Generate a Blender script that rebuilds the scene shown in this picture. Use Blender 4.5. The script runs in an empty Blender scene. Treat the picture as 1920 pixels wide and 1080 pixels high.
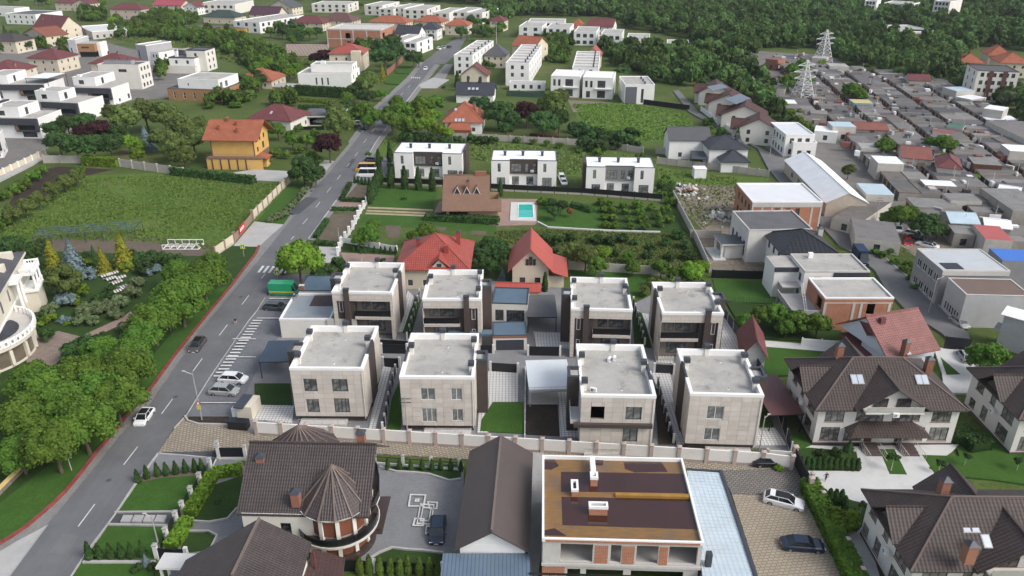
import bpy, math, random
import numpy as np
from mathutils import Vector, Matrix
random.seed(7)
C = bpy.context.scene.collection
SC = bpy.context.scene
# ------------------------------------------------------------------ camera, sky, sun, exposure
CAM_H, TILT, FPX = 66.0, math.radians(25.4), 1453.0
cd = bpy.data.cameras.new('camera'); cam = bpy.data.objects.new('camera', cd); C.objects.link(cam)
cam.location = (0, 0, CAM_H); cam.rotation_euler = (math.radians(90) - TILT, 0, 0)
cd.sensor_width = 36; cd.lens = 36 * FPX / 1920; cd.clip_end = 6000; cd.clip_start = 1
SC.camera = cam
SUN_EL, SUN_AZ = math.radians(42), math.radians(118)      # azimuth clockwise from +Y (the view direction)
w = bpy.data.worlds.new('World'); SC.world = w; w.use_nodes = True
nt = w.node_tree; sk = nt.nodes.new('ShaderNodeTexSky'); sk.sky_type = 'NISHITA'; sk.sun_disc = False
sk.sun_elevation = SUN_EL; sk.sun_rotation = SUN_AZ; sk.air_density = 1.0; sk.dust_density = 3.0; sk.ozone_density = 0.6
bg = nt.nodes['Background']; bg.inputs[1].default_value = 0.15
hsv = nt.nodes.new('ShaderNodeHueSaturation'); hsv.inputs['Saturation'].default_value = 0.6
nt.links.new(sk.outputs[0], hsv.inputs['Color']); nt.links.new(hsv.outputs[0], bg.inputs[0])
sl = bpy.data.lights.new('sun', 'SUN'); sl.energy = 1.4; sl.angle = math.radians(24); sl.color = (1, .985, .965)
so = bpy.data.objects.new('sun', sl); C.objects.link(so)
sd = Vector((math.sin(SUN_AZ) * math.cos(SUN_EL), math.cos(SUN_AZ) * math.cos(SUN_EL), math.sin(SUN_EL)))
so.rotation_euler = sd.to_track_quat('Z', 'Y').to_euler(); so.location = (60, -20, 120)
vs = SC.view_settings; vs.view_transform = 'Standard'; vs.look = 'None'; vs.gamma = 1; vs.use_curve_mapping = False
vs.exposure = 0.5
SC.render.film_transparent = False
try:
 SC.cycles.use_denoising = True; SC.cycles.max_bounces = 6; SC.cycles.volume_bounces = 0
 SC.cycles.diffuse_bounces = 3; SC.cycles.glossy_bounces = 2; SC.cycles.transparent_max_bounces = 6
except Exception: pass
def P(px, py, z=0.0):
 """the point at height z that stands under a pixel of the 1920x1080 photograph"""
 a = (px - 960) / FPX; b = (py - 540) / FPX
 dy = math.cos(TILT) - b * math.sin(TILT); dz = -math.sin(TILT) - b * math.cos(TILT)
 t = (z - CAM_H) / dz
 return Vector((a * t, dy * t, z))
def DEP(p): return p.y * math.cos(TILT) - (p.z - CAM_H) * math.sin(TILT)
# ------------------------------------------------------------------ materials
MATS = {}
def newmat(name):
 m = bpy.data.materials.new(name); m.use_nodes = True
 n = m.node_tree; return m, n, n.nodes['Principled BSDF']
def N(n, t, **k):
 x = n.nodes.new(t)
 for a, b in k.items():
  if hasattr(x, a): setattr(x, a, b)
  else: x.inputs[a.replace('_', ' ')].default_value = b
 return x
def rgba(c): return (c[0], c[1], c[2], 1)
def mixc(n, fac, a, b, mode='MIX'):
 x = n.nodes.new('ShaderNodeMix'); x.data_type = 'RGBA'; x.blend_type = mode
 for s, v in ((0, fac), (6, a), (7, b)):
  if hasattr(v, 'is_linked'): n.links.new(v, x.inputs[s])
  elif s == 0: x.inputs[0].default_value = v
  else: x.inputs[s].default_value = rgba(v)
 return x.outputs[2]
def ramp(n, src, a, b):
 x = n.nodes.new('ShaderNodeMapRange'); x.inputs[1].default_value = a; x.inputs[2].default_value = b
 n.links.new(src, x.inputs[0]); return x.outputs[0]
def math_(n, op, a, b=0.0, c=None):
 x = n.nodes.new('ShaderNodeMath'); x.operation = op
 for i, v in enumerate((a, b, c)):
  if v is None: continue
  if hasattr(v, 'is_linked'): n.links.new(v, x.inputs[i])
  else: x.inputs[i].default_value = v
 return x.outputs[0]
def noise(n, vec, scale, detail=3, rough=.6):
 x = N(n, 'ShaderNodeTexNoise', Scale=scale, Detail=detail, Roughness=rough); n.links.new(vec, x.inputs['Vector']); return x.outputs[0]
def bump(n, b, h, dist, strength=1.0):
 x = N(n, 'ShaderNodeBump', Distance=dist, Strength=strength); n.links.new(h, x.inputs['Height']); n.links.new(x.outputs[0], b.inputs['Normal'])
def mul(c, k): return tuple(min(1, v * k) for v in c)
def mat(name, col, rough=.8, var=.12, scale=.6, fine=True, metal=0.0, stain=0.0, spec=.3, uvc=False, bumpd=0.0):
 """plain surface: broad and fine tonal variation, optional darker stains"""
 if name in MATS: return MATS[name]
 m, n, b = newmat(name)
 if uvc: vec = n.nodes.new('ShaderNodeTexCoord').outputs['UV']
 else: vec = n.nodes.new('ShaderNodeNewGeometry').outputs['Position']
 c = mixc(n, ramp(n, noise(n, vec, scale), .3, .7), mul(col, 1 - var), mul(col, 1 + var))
 if fine: c = mixc(n, ramp(n, noise(n, vec, scale * 14, 2), .3, .7), c, mul(col, 1 - var * 1.2)) if False else mixc(n, math_(n, 'MULTIPLY', ramp(n, noise(n, vec, scale * 14, 2), .35, .75), .45), c, mul(col, 1 - var * 2))
 if stain:
  s = math_(n, 'MULTIPLY', ramp(n, noise(n, vec, .35, 6, .7), .55, .72), stain)
  c = mixc(n, s, c, mul(col, .45))
 n.links.new(c, b.inputs['Base Color']); b.inputs['Roughness'].default_value = rough; b.inputs['Metallic'].default_value = metal
 b.inputs['Specular IOR Level'].default_value = spec
 if bumpd: bump(n, b, noise(n, vec, scale * 10, 3), bumpd)
 MATS[name] = m; return m
def uvparts(n):
 uv = n.nodes.new('ShaderNodeTexCoord').outputs['UV']; s = n.nodes.new('ShaderNodeSeparateXYZ'); n.links.new(uv, s.inputs[0])
 return uv, s.outputs[0], s.outputs[1]
def wtile(name, col, du=.30, dv=.42, rough=.45, spec=.4, var=.16, uv=True, drop=.05, line=.62):
 """roof of pressed metal tiles: courses that step down the slope, waves across it"""
 if name in MATS: return MATS[name]
 m, n, b = newmat(name); uvv, u, v = uvparts(n)
 fv = math_(n, 'FRACT', math_(n, 'DIVIDE', v, dv)); su = math_(n, 'SINE', math_(n, 'MULTIPLY', u, 2 * math.pi / du))
 pos = n.nodes.new('ShaderNodeNewGeometry').outputs['Position']
 c = mixc(n, ramp(n, noise(n, pos, .5, 4), .3, .7), mul(col, 1 - var), mul(col, 1 + var))
 ln = math_(n, 'LESS_THAN', fv, .16)
 c = mixc(n, math_(n, 'MULTIPLY', ln, line), c, mul(col, .35))
 gr = math_(n, 'MULTIPLY', math_(n, 'LESS_THAN', su, -.75), line * .6)
 c = mixc(n, gr, c, mul(col, .4))
 cv = n.nodes.new('ShaderNodeCombineXYZ'); n.links.new(math_(n, 'FLOOR', math_(n, 'DIVIDE', u, du * 2)), cv.inputs[0]); n.links.new(math_(n, 'FLOOR', math_(n, 'DIVIDE', v, dv)), cv.inputs[1])
 wn = n.nodes.new('ShaderNodeTexWhiteNoise'); n.links.new(cv.outputs[0], wn.inputs[0]); c = mixc(n, math_(n, 'MULTIPLY', wn.outputs[0], .32), c, mul(col, .55)); c = mixc(n, math_(n, 'MULTIPLY', ramp(n, noise(n, pos, .9, 6, .75), .52, .75), .22), c, mul(col, 1.6))
 n.links.new(c, b.inputs['Base Color']); b.inputs['Roughness'].default_value = rough; b.inputs['Specular IOR Level'].default_value = spec
 h = math_(n, 'ADD', math_(n, 'MULTIPLY', su, .35), math_(n, 'SUBTRACT', 1.0, fv)); bump(n, b, h, drop)
 MATS[name] = m; return m
def seam(name, col, du=.5, rough=.4, width=.12, dark=.55, var=.08, metal=0.0, stain=0.0):
 """sheet metal with ribs that run up the slope"""
 if name in MATS: return MATS[name]
 m, n, b = newmat(name); uvv, u, v = uvparts(n)
 fu = math_(n, 'FRACT', math_(n, 'DIVIDE', u, du)); ln = math_(n, 'LESS_THAN', fu, width)
 pos = n.nodes.new('ShaderNodeNewGeometry').outputs['Position']
 c = mixc(n, ramp(n, noise(n, pos, .4, 4), .3, .7), mul(col, 1 - var), mul(col, 1 + var))
 if stain: c = mixc(n, math_(n, 'MULTIPLY', ramp(n, noise(n, pos, .5, 6, .7), .5, .7), stain), c, (.14, .07, .045))
 c = mixc(n, math_(n, 'MULTIPLY', ln, .8), c, mul(col, dark))
 n.links.new(c, b.inputs['Base Color']); b.inputs['Roughness'].default_value = rough; b.inputs['Metallic'].default_value = metal
 bump(n, b, ln, .05); MATS[name] = m; return m
def bricks(name, c1, c2, mortar, bw=.25, bh=.08, ms=.012, world=False, rough=.85, rot=0, off=.5, var=.15, scale=.5):
 if name in MATS: return MATS[name]
 m, n, b = newmat(name)
 if world:
  vec = n.nodes.new('ShaderNodeNewGeometry').outputs['Position']
  mp = N(n, 'ShaderNodeMapping'); mp.inputs['Rotation'].default_value = (0, 0, rot); n.links.new(vec, mp.inputs[0]); vv = mp.outputs[0]
 else:
  vv = n.nodes.new('ShaderNodeTexCoord').outputs['UV']; vec = n.nodes.new('ShaderNodeNewGeometry').outputs['Position']
 t = N(n, 'ShaderNodeTexBrick', offset=off); n.links.new(vv, t.inputs['Vector'])
 for k, v in (('Color1', rgba(c1)), ('Color2', rgba(c2)), ('Mortar', rgba(mortar)), ('Scale', 1), ('Mortar Size', ms), ('Brick Width', bw), ('Row Height', bh), ('Mortar Smooth', .1)):
  t.inputs[k].default_value = v
 c = mixc(n, math_(n, 'MULTIPLY', ramp(n, noise(n, vec, scale, 5), .4, .75), var * 3), t.outputs[0], mul(c1, .55))
 n.links.new(c, b.inputs['Base Color']); b.inputs['Roughness'].default_value = rough; b.inputs['Specular IOR Level'].default_value = .25
 bump(n, b, math_(n, 'SUBTRACT', 1.0, t.outputs[1]), .01); MATS[name] = m; return m
def glassmat(name, c1, c2):
 if name in MATS: return MATS[name]
 m, n, b = newmat(name); oi = n.nodes.new('ShaderNodeObjectInfo')
 vec = n.nodes.new('ShaderNodeTexCoord').outputs['Object']
 x = mixc(n, oi.outputs['Random'], c1, c2); x = mixc(n, math_(n, 'MULTIPLY', ramp(n, noise(n, vec, 1.3, 2), .45, .6), .6), x, mul(c2, 1.5))
 n.links.new(x, b.inputs['Base Color']); b.inputs['Roughness'].default_value = .08; b.inputs['Specular IOR Level'].default_value = .6
 MATS[name] = m; return m
def ground(name, cols, scale=.15, fine=3.0, rough=.95, bumpd=.05, mid=None, streak=None):
 """earth, grass: three colours blended by noises of several sizes"""
 if name in MATS: return MATS[name]
 m, n, b = newmat(name); pos = n.nodes.new('ShaderNodeNewGeometry').outputs['Position']
 c = mixc(n, ramp(n, noise(n, pos, scale, 5, .65), .38, .62), cols[0], cols[1])
 c = mixc(n, ramp(n, noise(n, pos, fine, 3, .7), .42, .66), c, cols[2])
 if len(cols) > 3: c = mixc(n, math_(n, 'MULTIPLY', ramp(n, noise(n, pos, scale * .6 if mid is None else mid, 5, .7), .55, .68), .85), c, cols[3])
 if streak:
  mp = N(n, 'ShaderNodeMapping'); mp.inputs['Rotation'].default_value = (0, 0, streak); mp.inputs['Scale'].default_value = (3.5, .12, 1); n.links.new(pos, mp.inputs[0])
  c = mixc(n, math_(n, 'MULTIPLY', ramp(n, noise(n, mp.outputs[0], 1, 3), .45, .6), .4), c, mul(cols[0], .5))
 n.links.new(c, b.inputs['Base Color']); b.inputs['Roughness'].default_value = rough; b.inputs['Specular IOR Level'].default_value = .15
 bump(n, b, noise(n, pos, fine * 1.5, 3, .7), bumpd); MATS[name] = m; return m
def leafmat(name, c1, c2, c3=None, tint=.35):
 if name in MATS: return MATS[name]
 m, n, b = newmat(name); g = n.nodes.new('ShaderNodeNewGeometry'); oi = n.nodes.new('ShaderNodeObjectInfo')
 c = mixc(n, g.outputs['Random Per Island'], c1, c2)
 c = mixc(n, math_(n, 'MULTIPLY', ramp(n, noise(n, g.outputs['Position'], .45, 2), .45, .65), .55), c, c3 or mul(c2, 1.25))
 v = ramp(n, oi.outputs['Random'], 0, 1); v.node.inputs[3].default_value = 1 - tint; v.node.inputs[4].default_value = 1 + tint * .6
 hs = n.nodes.new('ShaderNodeHueSaturation'); n.links.new(c, hs.inputs['Color']); n.links.new(v, hs.inputs['Value'])
 n.links.new(math_(n, 'ADD', math_(n, 'MULTIPLY', oi.outputs['Random'], .028), .488), hs.inputs['Hue'])
 n.links.new(hs.outputs[0], b.inputs['Base Color']); b.inputs['Roughness'].default_value = .75; b.inputs['Specular IOR Level'].default_value = .2
 tr = n.nodes.new('ShaderNodeBsdfTranslucent'); n.links.new(hs.outputs[0], tr.inputs[0]); ms = n.nodes.new('ShaderNodeMixShader'); ms.inputs[0].default_value = .25
 n.links.new(b.outputs[0], ms.inputs[1]); n.links.new(tr.outputs[0], ms.inputs[2]); n.links.new(ms.outputs[0], n.nodes['Material Output'].inputs[0])
 MATS[name] = m; return m
# ------------------------------------------------------------------ mesh building
class MB:
 def __init__(s): s.v = []; s.f = []; s.m = []; s.mats = []; s.M = None
 def mi(s, m):
  if m not in s.mats: s.mats.append(m)
  return s.mats.index(m)
 def face(s, pts, m):
  i = len(s.v)
  for p in pts: s.v.append(tuple(s.M @ Vector(p)) if s.M else tuple(p))
  s.f.append(list(range(i, i + len(pts)))); s.m.append(s.mi(m))
 def box(s, x0, y0, z0, x1, y1, z1, m, mt=None, skip=''):
  a, b, c, d = (x0, y0), (x1, y0), (x1, y1), (x0, y1)
  for k, (p, q) in zip('frbl', ((a, b), (b, c), (c, d), (d, a))):
   if k not in skip: s.face([(*p, z0), (*q, z0), (*q, z1), (*p, z1)], m)
  if 't' not in skip: s.face([(*a, z1), (*b, z1), (*c, z1), (*d, z1)], mt or m)
  if 'u' not in skip: s.face([(*d, z0), (*c, z0), (*b, z0), (*a, z0)], m)
  return s
 def prism(s, poly, z0, z1, m, mt=None, bottom=True):
  n = len(poly); ar = sum(poly[i][0] * poly[(i + 1) % n][1] - poly[(i + 1) % n][0] * poly[i][1] for i in range(n))
  if ar < 0: poly = poly[::-1]
  for i in range(n):
   a, b = poly[i], poly[(i + 1) % n]; s.face([(a[0], a[1], z0), (b[0], b[1], z0), (b[0], b[1], z1), (a[0], a[1], z1)], m)
  s.face([(p[0], p[1], z1) for p in poly], mt or m)
  if bottom: s.face([(p[0], p[1], z0) for p in poly[::-1]], m)
  return s
 def cyl(s, x, y, z0, z1, r0, r1, m, n=12, cap=True, a0=0, a1=2 * math.pi):
  pr = [(math.cos(a0 + (a1 - a0) * i / n), math.sin(a0 + (a1 - a0) * i / n)) for i in range(n + 1)]
  for (c, d), (e, g) in zip(pr, pr[1:]):
   s.face([(x + c * r0, y + d * r0, z0), (x + e * r0, y + g * r0, z0), (x + e * r1, y + g * r1, z1), (x + c * r1, y + d * r1, z1)], m)
  if cap: s.face([(x + c * r1, y + d * r1, z1) for c, d in pr[:-1]], m); s.face([(x + c * r0, y + d * r0, z0) for c, d in pr[:-1]][::-1], m)
  return s
 def bar(s, a, b, r, m, n=4, r2=None):
  a, b = Vector(a), Vector(b); d = (b - a); r2 = r if r2 is None else r2
  if d.length < 1e-6: return s
  d.normalize(); u = d.orthogonal().normalized(); v = d.cross(u)
  if n == 4 and abs(d.z) < .9: u = Vector((-d.y, d.x, 0)).normalized(); v = d.cross(u); k = [(1, 1), (-1, 1), (-1, -1), (1, -1)]
  else: k = [(math.cos(2 * math.pi * i / n), math.sin(2 * math.pi * i / n)) for i in range(n)]
  A = [a + u * (p * r) + v * (q * r) for p, q in k]; B = [b + u * (p * r2) + v * (q * r2) for p, q in k]
  for i in range(n): s.face([A[i], A[(i + 1) % n], B[(i + 1) % n], B[i]], m)
  s.face(A[::-1], m); s.face(B, m); return s
 def slab(s, pts, th, m, ms=None):
  """a roof plane with thickness: pts in order, seen from above"""
  pts = [Vector(p) for p in pts]; nrm = sum(((pts[i] - pts[0]).cross(pts[i + 1] - pts[0]) for i in range(1, len(pts) - 1)), Vector())
  if nrm.z < 0: pts = pts[::-1]
  lo = [p - Vector((0, 0, th)) for p in pts]; s.face(pts, m); s.face(lo[::-1], ms or m)
  for i in range(len(pts)): j = (i + 1) % len(pts); s.face([lo[i], lo[j], pts[j], pts[i]], ms or m)
  return s
 def mesh(s, name):
  me = bpy.data.meshes.new(name); me.from_pydata(s.v, [], s.f)
  for m in s.mats: me.materials.append(m)
  me.polygons.foreach_set('material_index', s.m)
  uv = me.uv_layers.new(name='UV'); dat = []
  V = s.v
  for f in s.f:
   a = Vector(V[f[0]]); nr = Vector()
   for i in range(1, len(f) - 1): nr += (Vector(V[f[i]]) - a).cross(Vector(V[f[i + 1]]) - a)
   if nr.length < 1e-9: nr = Vector((0, 0, 1))
   nr.normalize()
   if abs(nr.z) > .995: U = Vector((1, 0, 0)); W = Vector((0, 1, 0))
   else: U = Vector((-nr.y, nr.x, 0)).normalized(); W = nr.cross(U)
   for i in f: p = Vector(V[i]); dat += [p.dot(U), p.dot(W)]
  uv.data.foreach_set('uv', dat); me.update(); return me
 def build(s, name, parent=None, **k):
  if not s.f: return None
  return link(name, s.mesh(name), parent, **k)
def link(name, me, parent=None, loc=None, rz=None, smooth=False, **k):
 o = bpy.data.objects.new(name, me); C.objects.link(o)
 if parent is not None: o.parent = parent
 if loc is not None: o.location = loc
 if rz is not None: o.rotation_euler = (0, 0, rz)
 if smooth and me: me.polygons.foreach_set('use_smooth', [True] * len(me.polygons))
 for a, b in k.items(): o[a] = b
 return o
def thing(name, label, cat, loc=(0, 0, 0), rz=0, group=None):
 o = bpy.data.objects.new(name, None); C.objects.link(o); o.location = loc; o.rotation_euler = (0, 0, rz)
 o.empty_display_size = .5; o['label'] = label; o['category'] = cat
 if group: o['group'] = group
 return o
def tag(o, label, cat, group=None):
 o['label'] = label; o['category'] = cat
 if group: o['group'] = group
 return o
def copy_thing(src, label, loc, rz=0, scale=1, group=None):
 def cp(o, par):
  c = o.copy(); C.objects.link(c); c.parent = par
  for ch in kids.get(o, ()): cp(ch, c)
  return c
 kids = {}
 st = [src]
 while st:
  a = st.pop(); kids[a] = list(KIDS.get(a.name, ())); st += kids[a]
 r = cp(src, None); r.location = loc; r.rotation_euler = (0, 0, rz); r.scale = (scale,) * 3 if not hasattr(scale, '__len__') else scale
 r['label'] = label
 if group: r['group'] = group
 return r
KIDS = {}
def regkids(root): KIDS[root.name] = list(root.children)
def ordn(i):
 t = ['first', 'second', 'third', 'fourth', 'fifth', 'sixth', 'seventh', 'eighth', 'ninth', 'tenth', 'eleventh', 'twelfth', 'thirteenth', 'fourteenth', 'fifteenth', 'sixteenth', 'seventeenth', 'eighteenth', 'nineteenth']
 if i < 19: return t[i]
 if i == 19: return 'twentieth'
 te = ['twenty', 'thirty', 'forty', 'fifty', 'sixty']; k = (i + 1) // 10 - 2; r = (i + 1) % 10
 return te[k] + '-' + t[r - 1] if r else ['twentieth', 'thirtieth', 'fortieth', 'fiftieth', 'sixtieth'][k]
ZL = [0.0]
def patch(name, pix, m, z=None, world=False, th=0):
 """a sheet on the ground, each a few mm above the one before"""
 ZL[0] += .004; z = ZL[0] if z is None else z
 pts = [Vector((p[0], p[1], z)) for p in pix] if world else [P(x, y, 0) for x, y in pix]
 mb = MB(); mb.prism([(p.x, p.y) for p in pts], -.3 if th == 0 else z - th, z, m, bottom=False)
 return mb.build(name, None, kind='structure')
class FR:
 """a building's frame: front-left and front-right corner of its top edge at height z, and a pixel on its back edge"""
 def __init__(s, fl, fr, z, bk=None, d=None, zb=0.0):
  a, b = P(*fl, z), P(*fr, z); s.w = (b - a).xy.length; s.rz = math.atan2(b.y - a.y, b.x - a.x); s.o = Vector((a.x, a.y, zb)); s.z = z - zb
  if bk is not None:
   c = P(*bk, z); e = c - a; s.d = -math.sin(s.rz) * e.x + math.cos(s.rz) * e.y
  else: s.d = d
# ------------------------------------------------------------------ shared colours
WHITE = mat('white_render', (.78, .77, .74), .85, .05, .3)
OFFW = mat('warm_white_render', (.70, .67, .61), .85, .06, .3)
CREAM = mat('cream_render', (.62, .55, .43), .85, .07, .3)
COPING = mat('white_coping', (.82, .81, .79), .6, .03, .5)
ANTH = mat('anthracite_metal', (.045, .05, .062), .5, .1, .8, spec=.5)
BLACK = mat('black_metal', (.012, .013, .016), .4, .1, .8, spec=.5)
DBROWN = mat('dark_brown_cladding', (.075, .058, .052), .7, .1, .5)
CONC = mat('grey_concrete', (.36, .35, .34), .85, .12, .25, stain=.5)
CONCL = mat('pale_concrete', (.52, .50, .47), .85, .1, .3, stain=.3)
ROOFC = mat('villa_roof_screed', (.40, .385, .355), .8, .15, .3, stain=1.0)
DROOF = mat('dark_felt_roof', (.12, .12, .125), .8, .15, .3, stain=.3)
PVC = mat('white_window_frame', (.8, .8, .8), .4, .03, 1)
DFRAME = mat('dark_window_frame', (.05, .05, .055), .4, .05, 1)
BFRAME = mat('brown_window_frame', (.13, .06, .04), .5, .1, 1)
GLASS = glassmat('window_glass', (.012, .014, .018), (.07, .075, .08))
GLASSG = glassmat('curtained_glass', (.05, .055, .055), (.20, .21, .20))
REDB = bricks('red_hollow_brick', (.46, .17, .085), (.38, .13, .07), (.42, .32, .26), .45, .2, .025)
REDF = bricks('red_facing_brick', (.34, .13, .08), (.27, .10, .07), (.3, .25, .2), .25, .08, .01)
T_BROWN = wtile('brown_metal_tile', (.070, .055, .052), .30, .42)
T_DUPLEX = wtile('dark_brown_tile', (.066, .048, .042), .42, .42, .6)
T_RED = wtile('red_metal_tile', (.37, .08, .06), .42, .42, .5)
T_REDS = seam('red_plain_sheet', (.38, .075, .055), 1.0, .5, .05, .8)
T_ORANGE = wtile('orange_clay_tile', (.38, .13, .075), .3, .36, .75, .2)
T_MAROON = wtile('maroon_tile', (.17, .052, .052), .35, .4, .65)
T_PINK = wtile('red_brown_tile', (.27, .115, .10), .42, .42, .55)
T_BLACK = wtile('black_metal_tile', (.022, .023, .028), .9, .4, .4, line=.9)
T_NAVY = wtile('dark_slate_tile', (.05, .052, .065), .35, .4, .6)
T_GREY = wtile('grey_slate_tile', (.10, .10, .11), .35, .4, .6)
S_WHITE = seam('white_sheet_roof', (.80, .81, .82), .55, .6, .12, .82)
S_BLUE = seam('blue_grey_sheet_roof', (.12, .17, .23), .42, .4, .18, .55)
S_ANTH = seam('anthracite_seam_roof', (.05, .058, .07), .6, .45, .1, .5)
S_NAVY = seam('navy_seam_roof', (.035, .055, .085), .55, .4, .1, .55)
S_PALEBLUE = seam('pale_blue_sheet', (.45, .56, .62), .6, .4, .12, .8)
WCACHE = {}
def window_mesh(w, h, nx, nz, fm, sill):
 k = ('w', round(w, 2), round(h, 2), nx, nz, fm.name, sill)
 if k not in WCACHE:
  t = .075; mb = MB()
  for a in ((0, 0, w, t), (0, h - t, w, h)): mb.box(a[0], .06, a[1], a[2], .13, a[3], fm)
  for x in [0, w - t] + [w * i / nx - t / 2 for i in range(1, nx)]: mb.box(x, .062, t, x + t, .128, h - t, fm)
  for z in [h * i / nz for i in range(1, nz)]: mb.box(t, .064, z - t / 2, w - t, .126, z + t / 2, fm)
  if sill: mb.box(-.08, -.08, -.06, w + .08, .06, -.005, sill)
  WCACHE[k] = mb.mesh('window')
 return WCACHE[k]
def pane_mesh(w, h, gm):
 k = ('p', round(w, 2), round(h, 2), gm.name)
 if k not in WCACHE: WCACHE[k] = MB().box(.03, .1, .03, w - .03, .115, h - .03, gm).mesh('pane')
 return WCACHE[k]
def panel_mesh(w, h, m, t=.05, nm='panel', y=.05):
 k = (nm, round(w, 3), round(h, 3), m.name, t, y)
 if k not in WCACHE: WCACHE[k] = MB().box(0, y, 0, w, y + t, h, m).mesh(nm)
 return WCACHE[k]
class H:
 """a building: an Empty at its front-left ground corner, x along the front, y towards the back"""
 def __init__(s, name, label, fr, cat='house', group=None):
  s.fr = fr; s.w, s.d, s.z = fr.w, fr.d, fr.z; s.r = thing(name, label, cat, fr.o, fr.rz, group)
  s.fm = PVC; s.gm = GLASS
 def body(s, x0=0, y0=0, w=None, d=None, z0=0, z1=None, m=WHITE, ops=None, top=None, name='wall', fm=None, gm=None, sill=None, rev=.16, skip=''):
  w = s.w - x0 if w is None else w; d = s.d - y0 if d is None else d; z1 = s.z if z1 is None else z1; ops = ops or {}
  mb = MB(); fm = fm or s.fm; gm = gm or s.gm
  for k in 'frbl':
   if k in skip: continue
   L = w if k in 'fb' else d
   O, D, I = {'f': ((x0, y0), (1, 0), (0, 1)), 'r': ((x0 + w, y0), (0, 1), (-1, 0)), 'l': ((x0, y0), (0, 1), (1, 0)), 'b': ((x0, y0 + d), (1, 0), (0, -1))}[k]
   op = [o for o in ops.get(k, ()) if o[0] > .02 and o[0] + o[2] < L - .02 and o[1] >= z0 and o[1] + o[3] < z1 - .02]
   q = lambda u, i, z: (O[0] + D[0] * u + I[0] * i, O[1] + D[1] * u + I[1] * i, z)
   if not op: mb.face([q(0, 0, z0), q(L, 0, z0), q(L, 0, z1), q(0, 0, z1)], m); continue
   us = sorted({0, L} | {round(v, 4) for o in op for v in (o[0], o[0] + o[2])})
   # columns of cells, merged vertically
   for ua, ub in zip(us, us[1:]):
    uc = (ua + ub) / 2; zz = z0
    for o in sorted([o for o in op if o[0] < uc < o[0] + o[2]], key=lambda o: o[1]):
     if o[1] > zz + 1e-4: mb.face([q(ua, 0, zz), q(ub, 0, zz), q(ub, 0, o[1]), q(ua, 0, o[1])], m)
     zz = o[1] + o[3]
    mb.face([q(ua, 0, zz), q(ub, 0, zz), q(ub, 0, z1), q(ua, 0, z1)], m)
   for o in op:
    u, z, ow, oh = o[:4]; kind = o[4] if len(o) > 4 else 'w'; R = rev if kind != 'o' else .3
    for a, b in (((u, z), (u + ow, z)), ((u + ow, z), (u + ow, z + oh)), ((u + ow, z + oh), (u, z + oh)), ((u, z + oh), (u, z))):
     mb.face([q(a[0], 0, a[1]), q(b[0], 0, b[1]), q(b[0], R, b[1]), q(a[0], R, a[1])], m)
    s.opening(k, x0, y0, w, d, u, z, ow, oh, kind, fm, gm, sill, o[5] if len(o) > 5 else None)
  if top is not False: mb.face([(x0, y0, z1), (x0 + w, y0, z1), (x0 + w, y0 + d, z1), (x0, y0 + d, z1)], top or m)
  if z0 > .05: mb.face([(x0, y0, z0), (x0, y0 + d, z0), (x0 + w, y0 + d, z0), (x0 + w, y0, z0)], m)
  return mb.build(name, s.r)
 def opening(s, k, x0, y0, w, d, u, z, ow, oh, kind, fm, gm, sill, nx=None):
  loc, rz = {'f': ((x0 + u, y0, z), 0), 'r': ((x0 + w, y0 + u, z), math.pi / 2), 'l': ((x0, y0 + u + ow, z), -math.pi / 2), 'b': ((x0 + u + ow, y0 + d, z), math.pi)}[k]
  if kind == 'o': return
  if kind in 'dg':
   m = {'d': fm, 'g': ANTH}[kind]
   link('door' if kind == 'd' else 'garage_door', panel_mesh(ow, oh, m, .06, 'door', .08), s.r, loc, rz); return
  if nx is None: nx = max(1, round(ow / .95))
  f = link('window', window_mesh(ow, oh, nx, 1 if oh < 2.6 else 2, fm, sill), s.r, loc, rz)
  link('pane', pane_mesh(ow, oh, gm if kind == 'w' else GLASSG), f)
 def box(s, name, x0, y0, z0, x1, y1, z1, m, mt=None): return MB().box(x0, y0, z0, x1, y1, z1, m, mt).build(name, s.r)
 def parapet(s, x0=0, y0=0, w=None, d=None, z=None, t=.35, h=.4, m=COPING, ov=.04):
  w = s.w - x0 if w is None else w; d = s.d - y0 if d is None else d; z = s.z if z is None else z
  mb = MB(); a, b, c, e = x0 - ov, y0 - ov, x0 + w + ov, y0 + d + ov; z -= .004
  mb.box(a, b, z, c, b + t, z + h, m); mb.box(a, e - t, z, c, e, z + h, m)
  mb.box(a, b + t, z, a + t, e - t, z + h, m, skip='fb'); mb.box(c - t, b + t, z, c, e - t, z + h, m, skip='fb')
  return mb.build('parapet', s.r)
 def slabroof(s, x0, y0, w, d, z, m, ov=.15, th=.2): return MB().box(x0 - ov, y0 - ov, z, x0 + w + ov, y0 + d + ov, z + th, m).build('roof', s.r)
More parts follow.
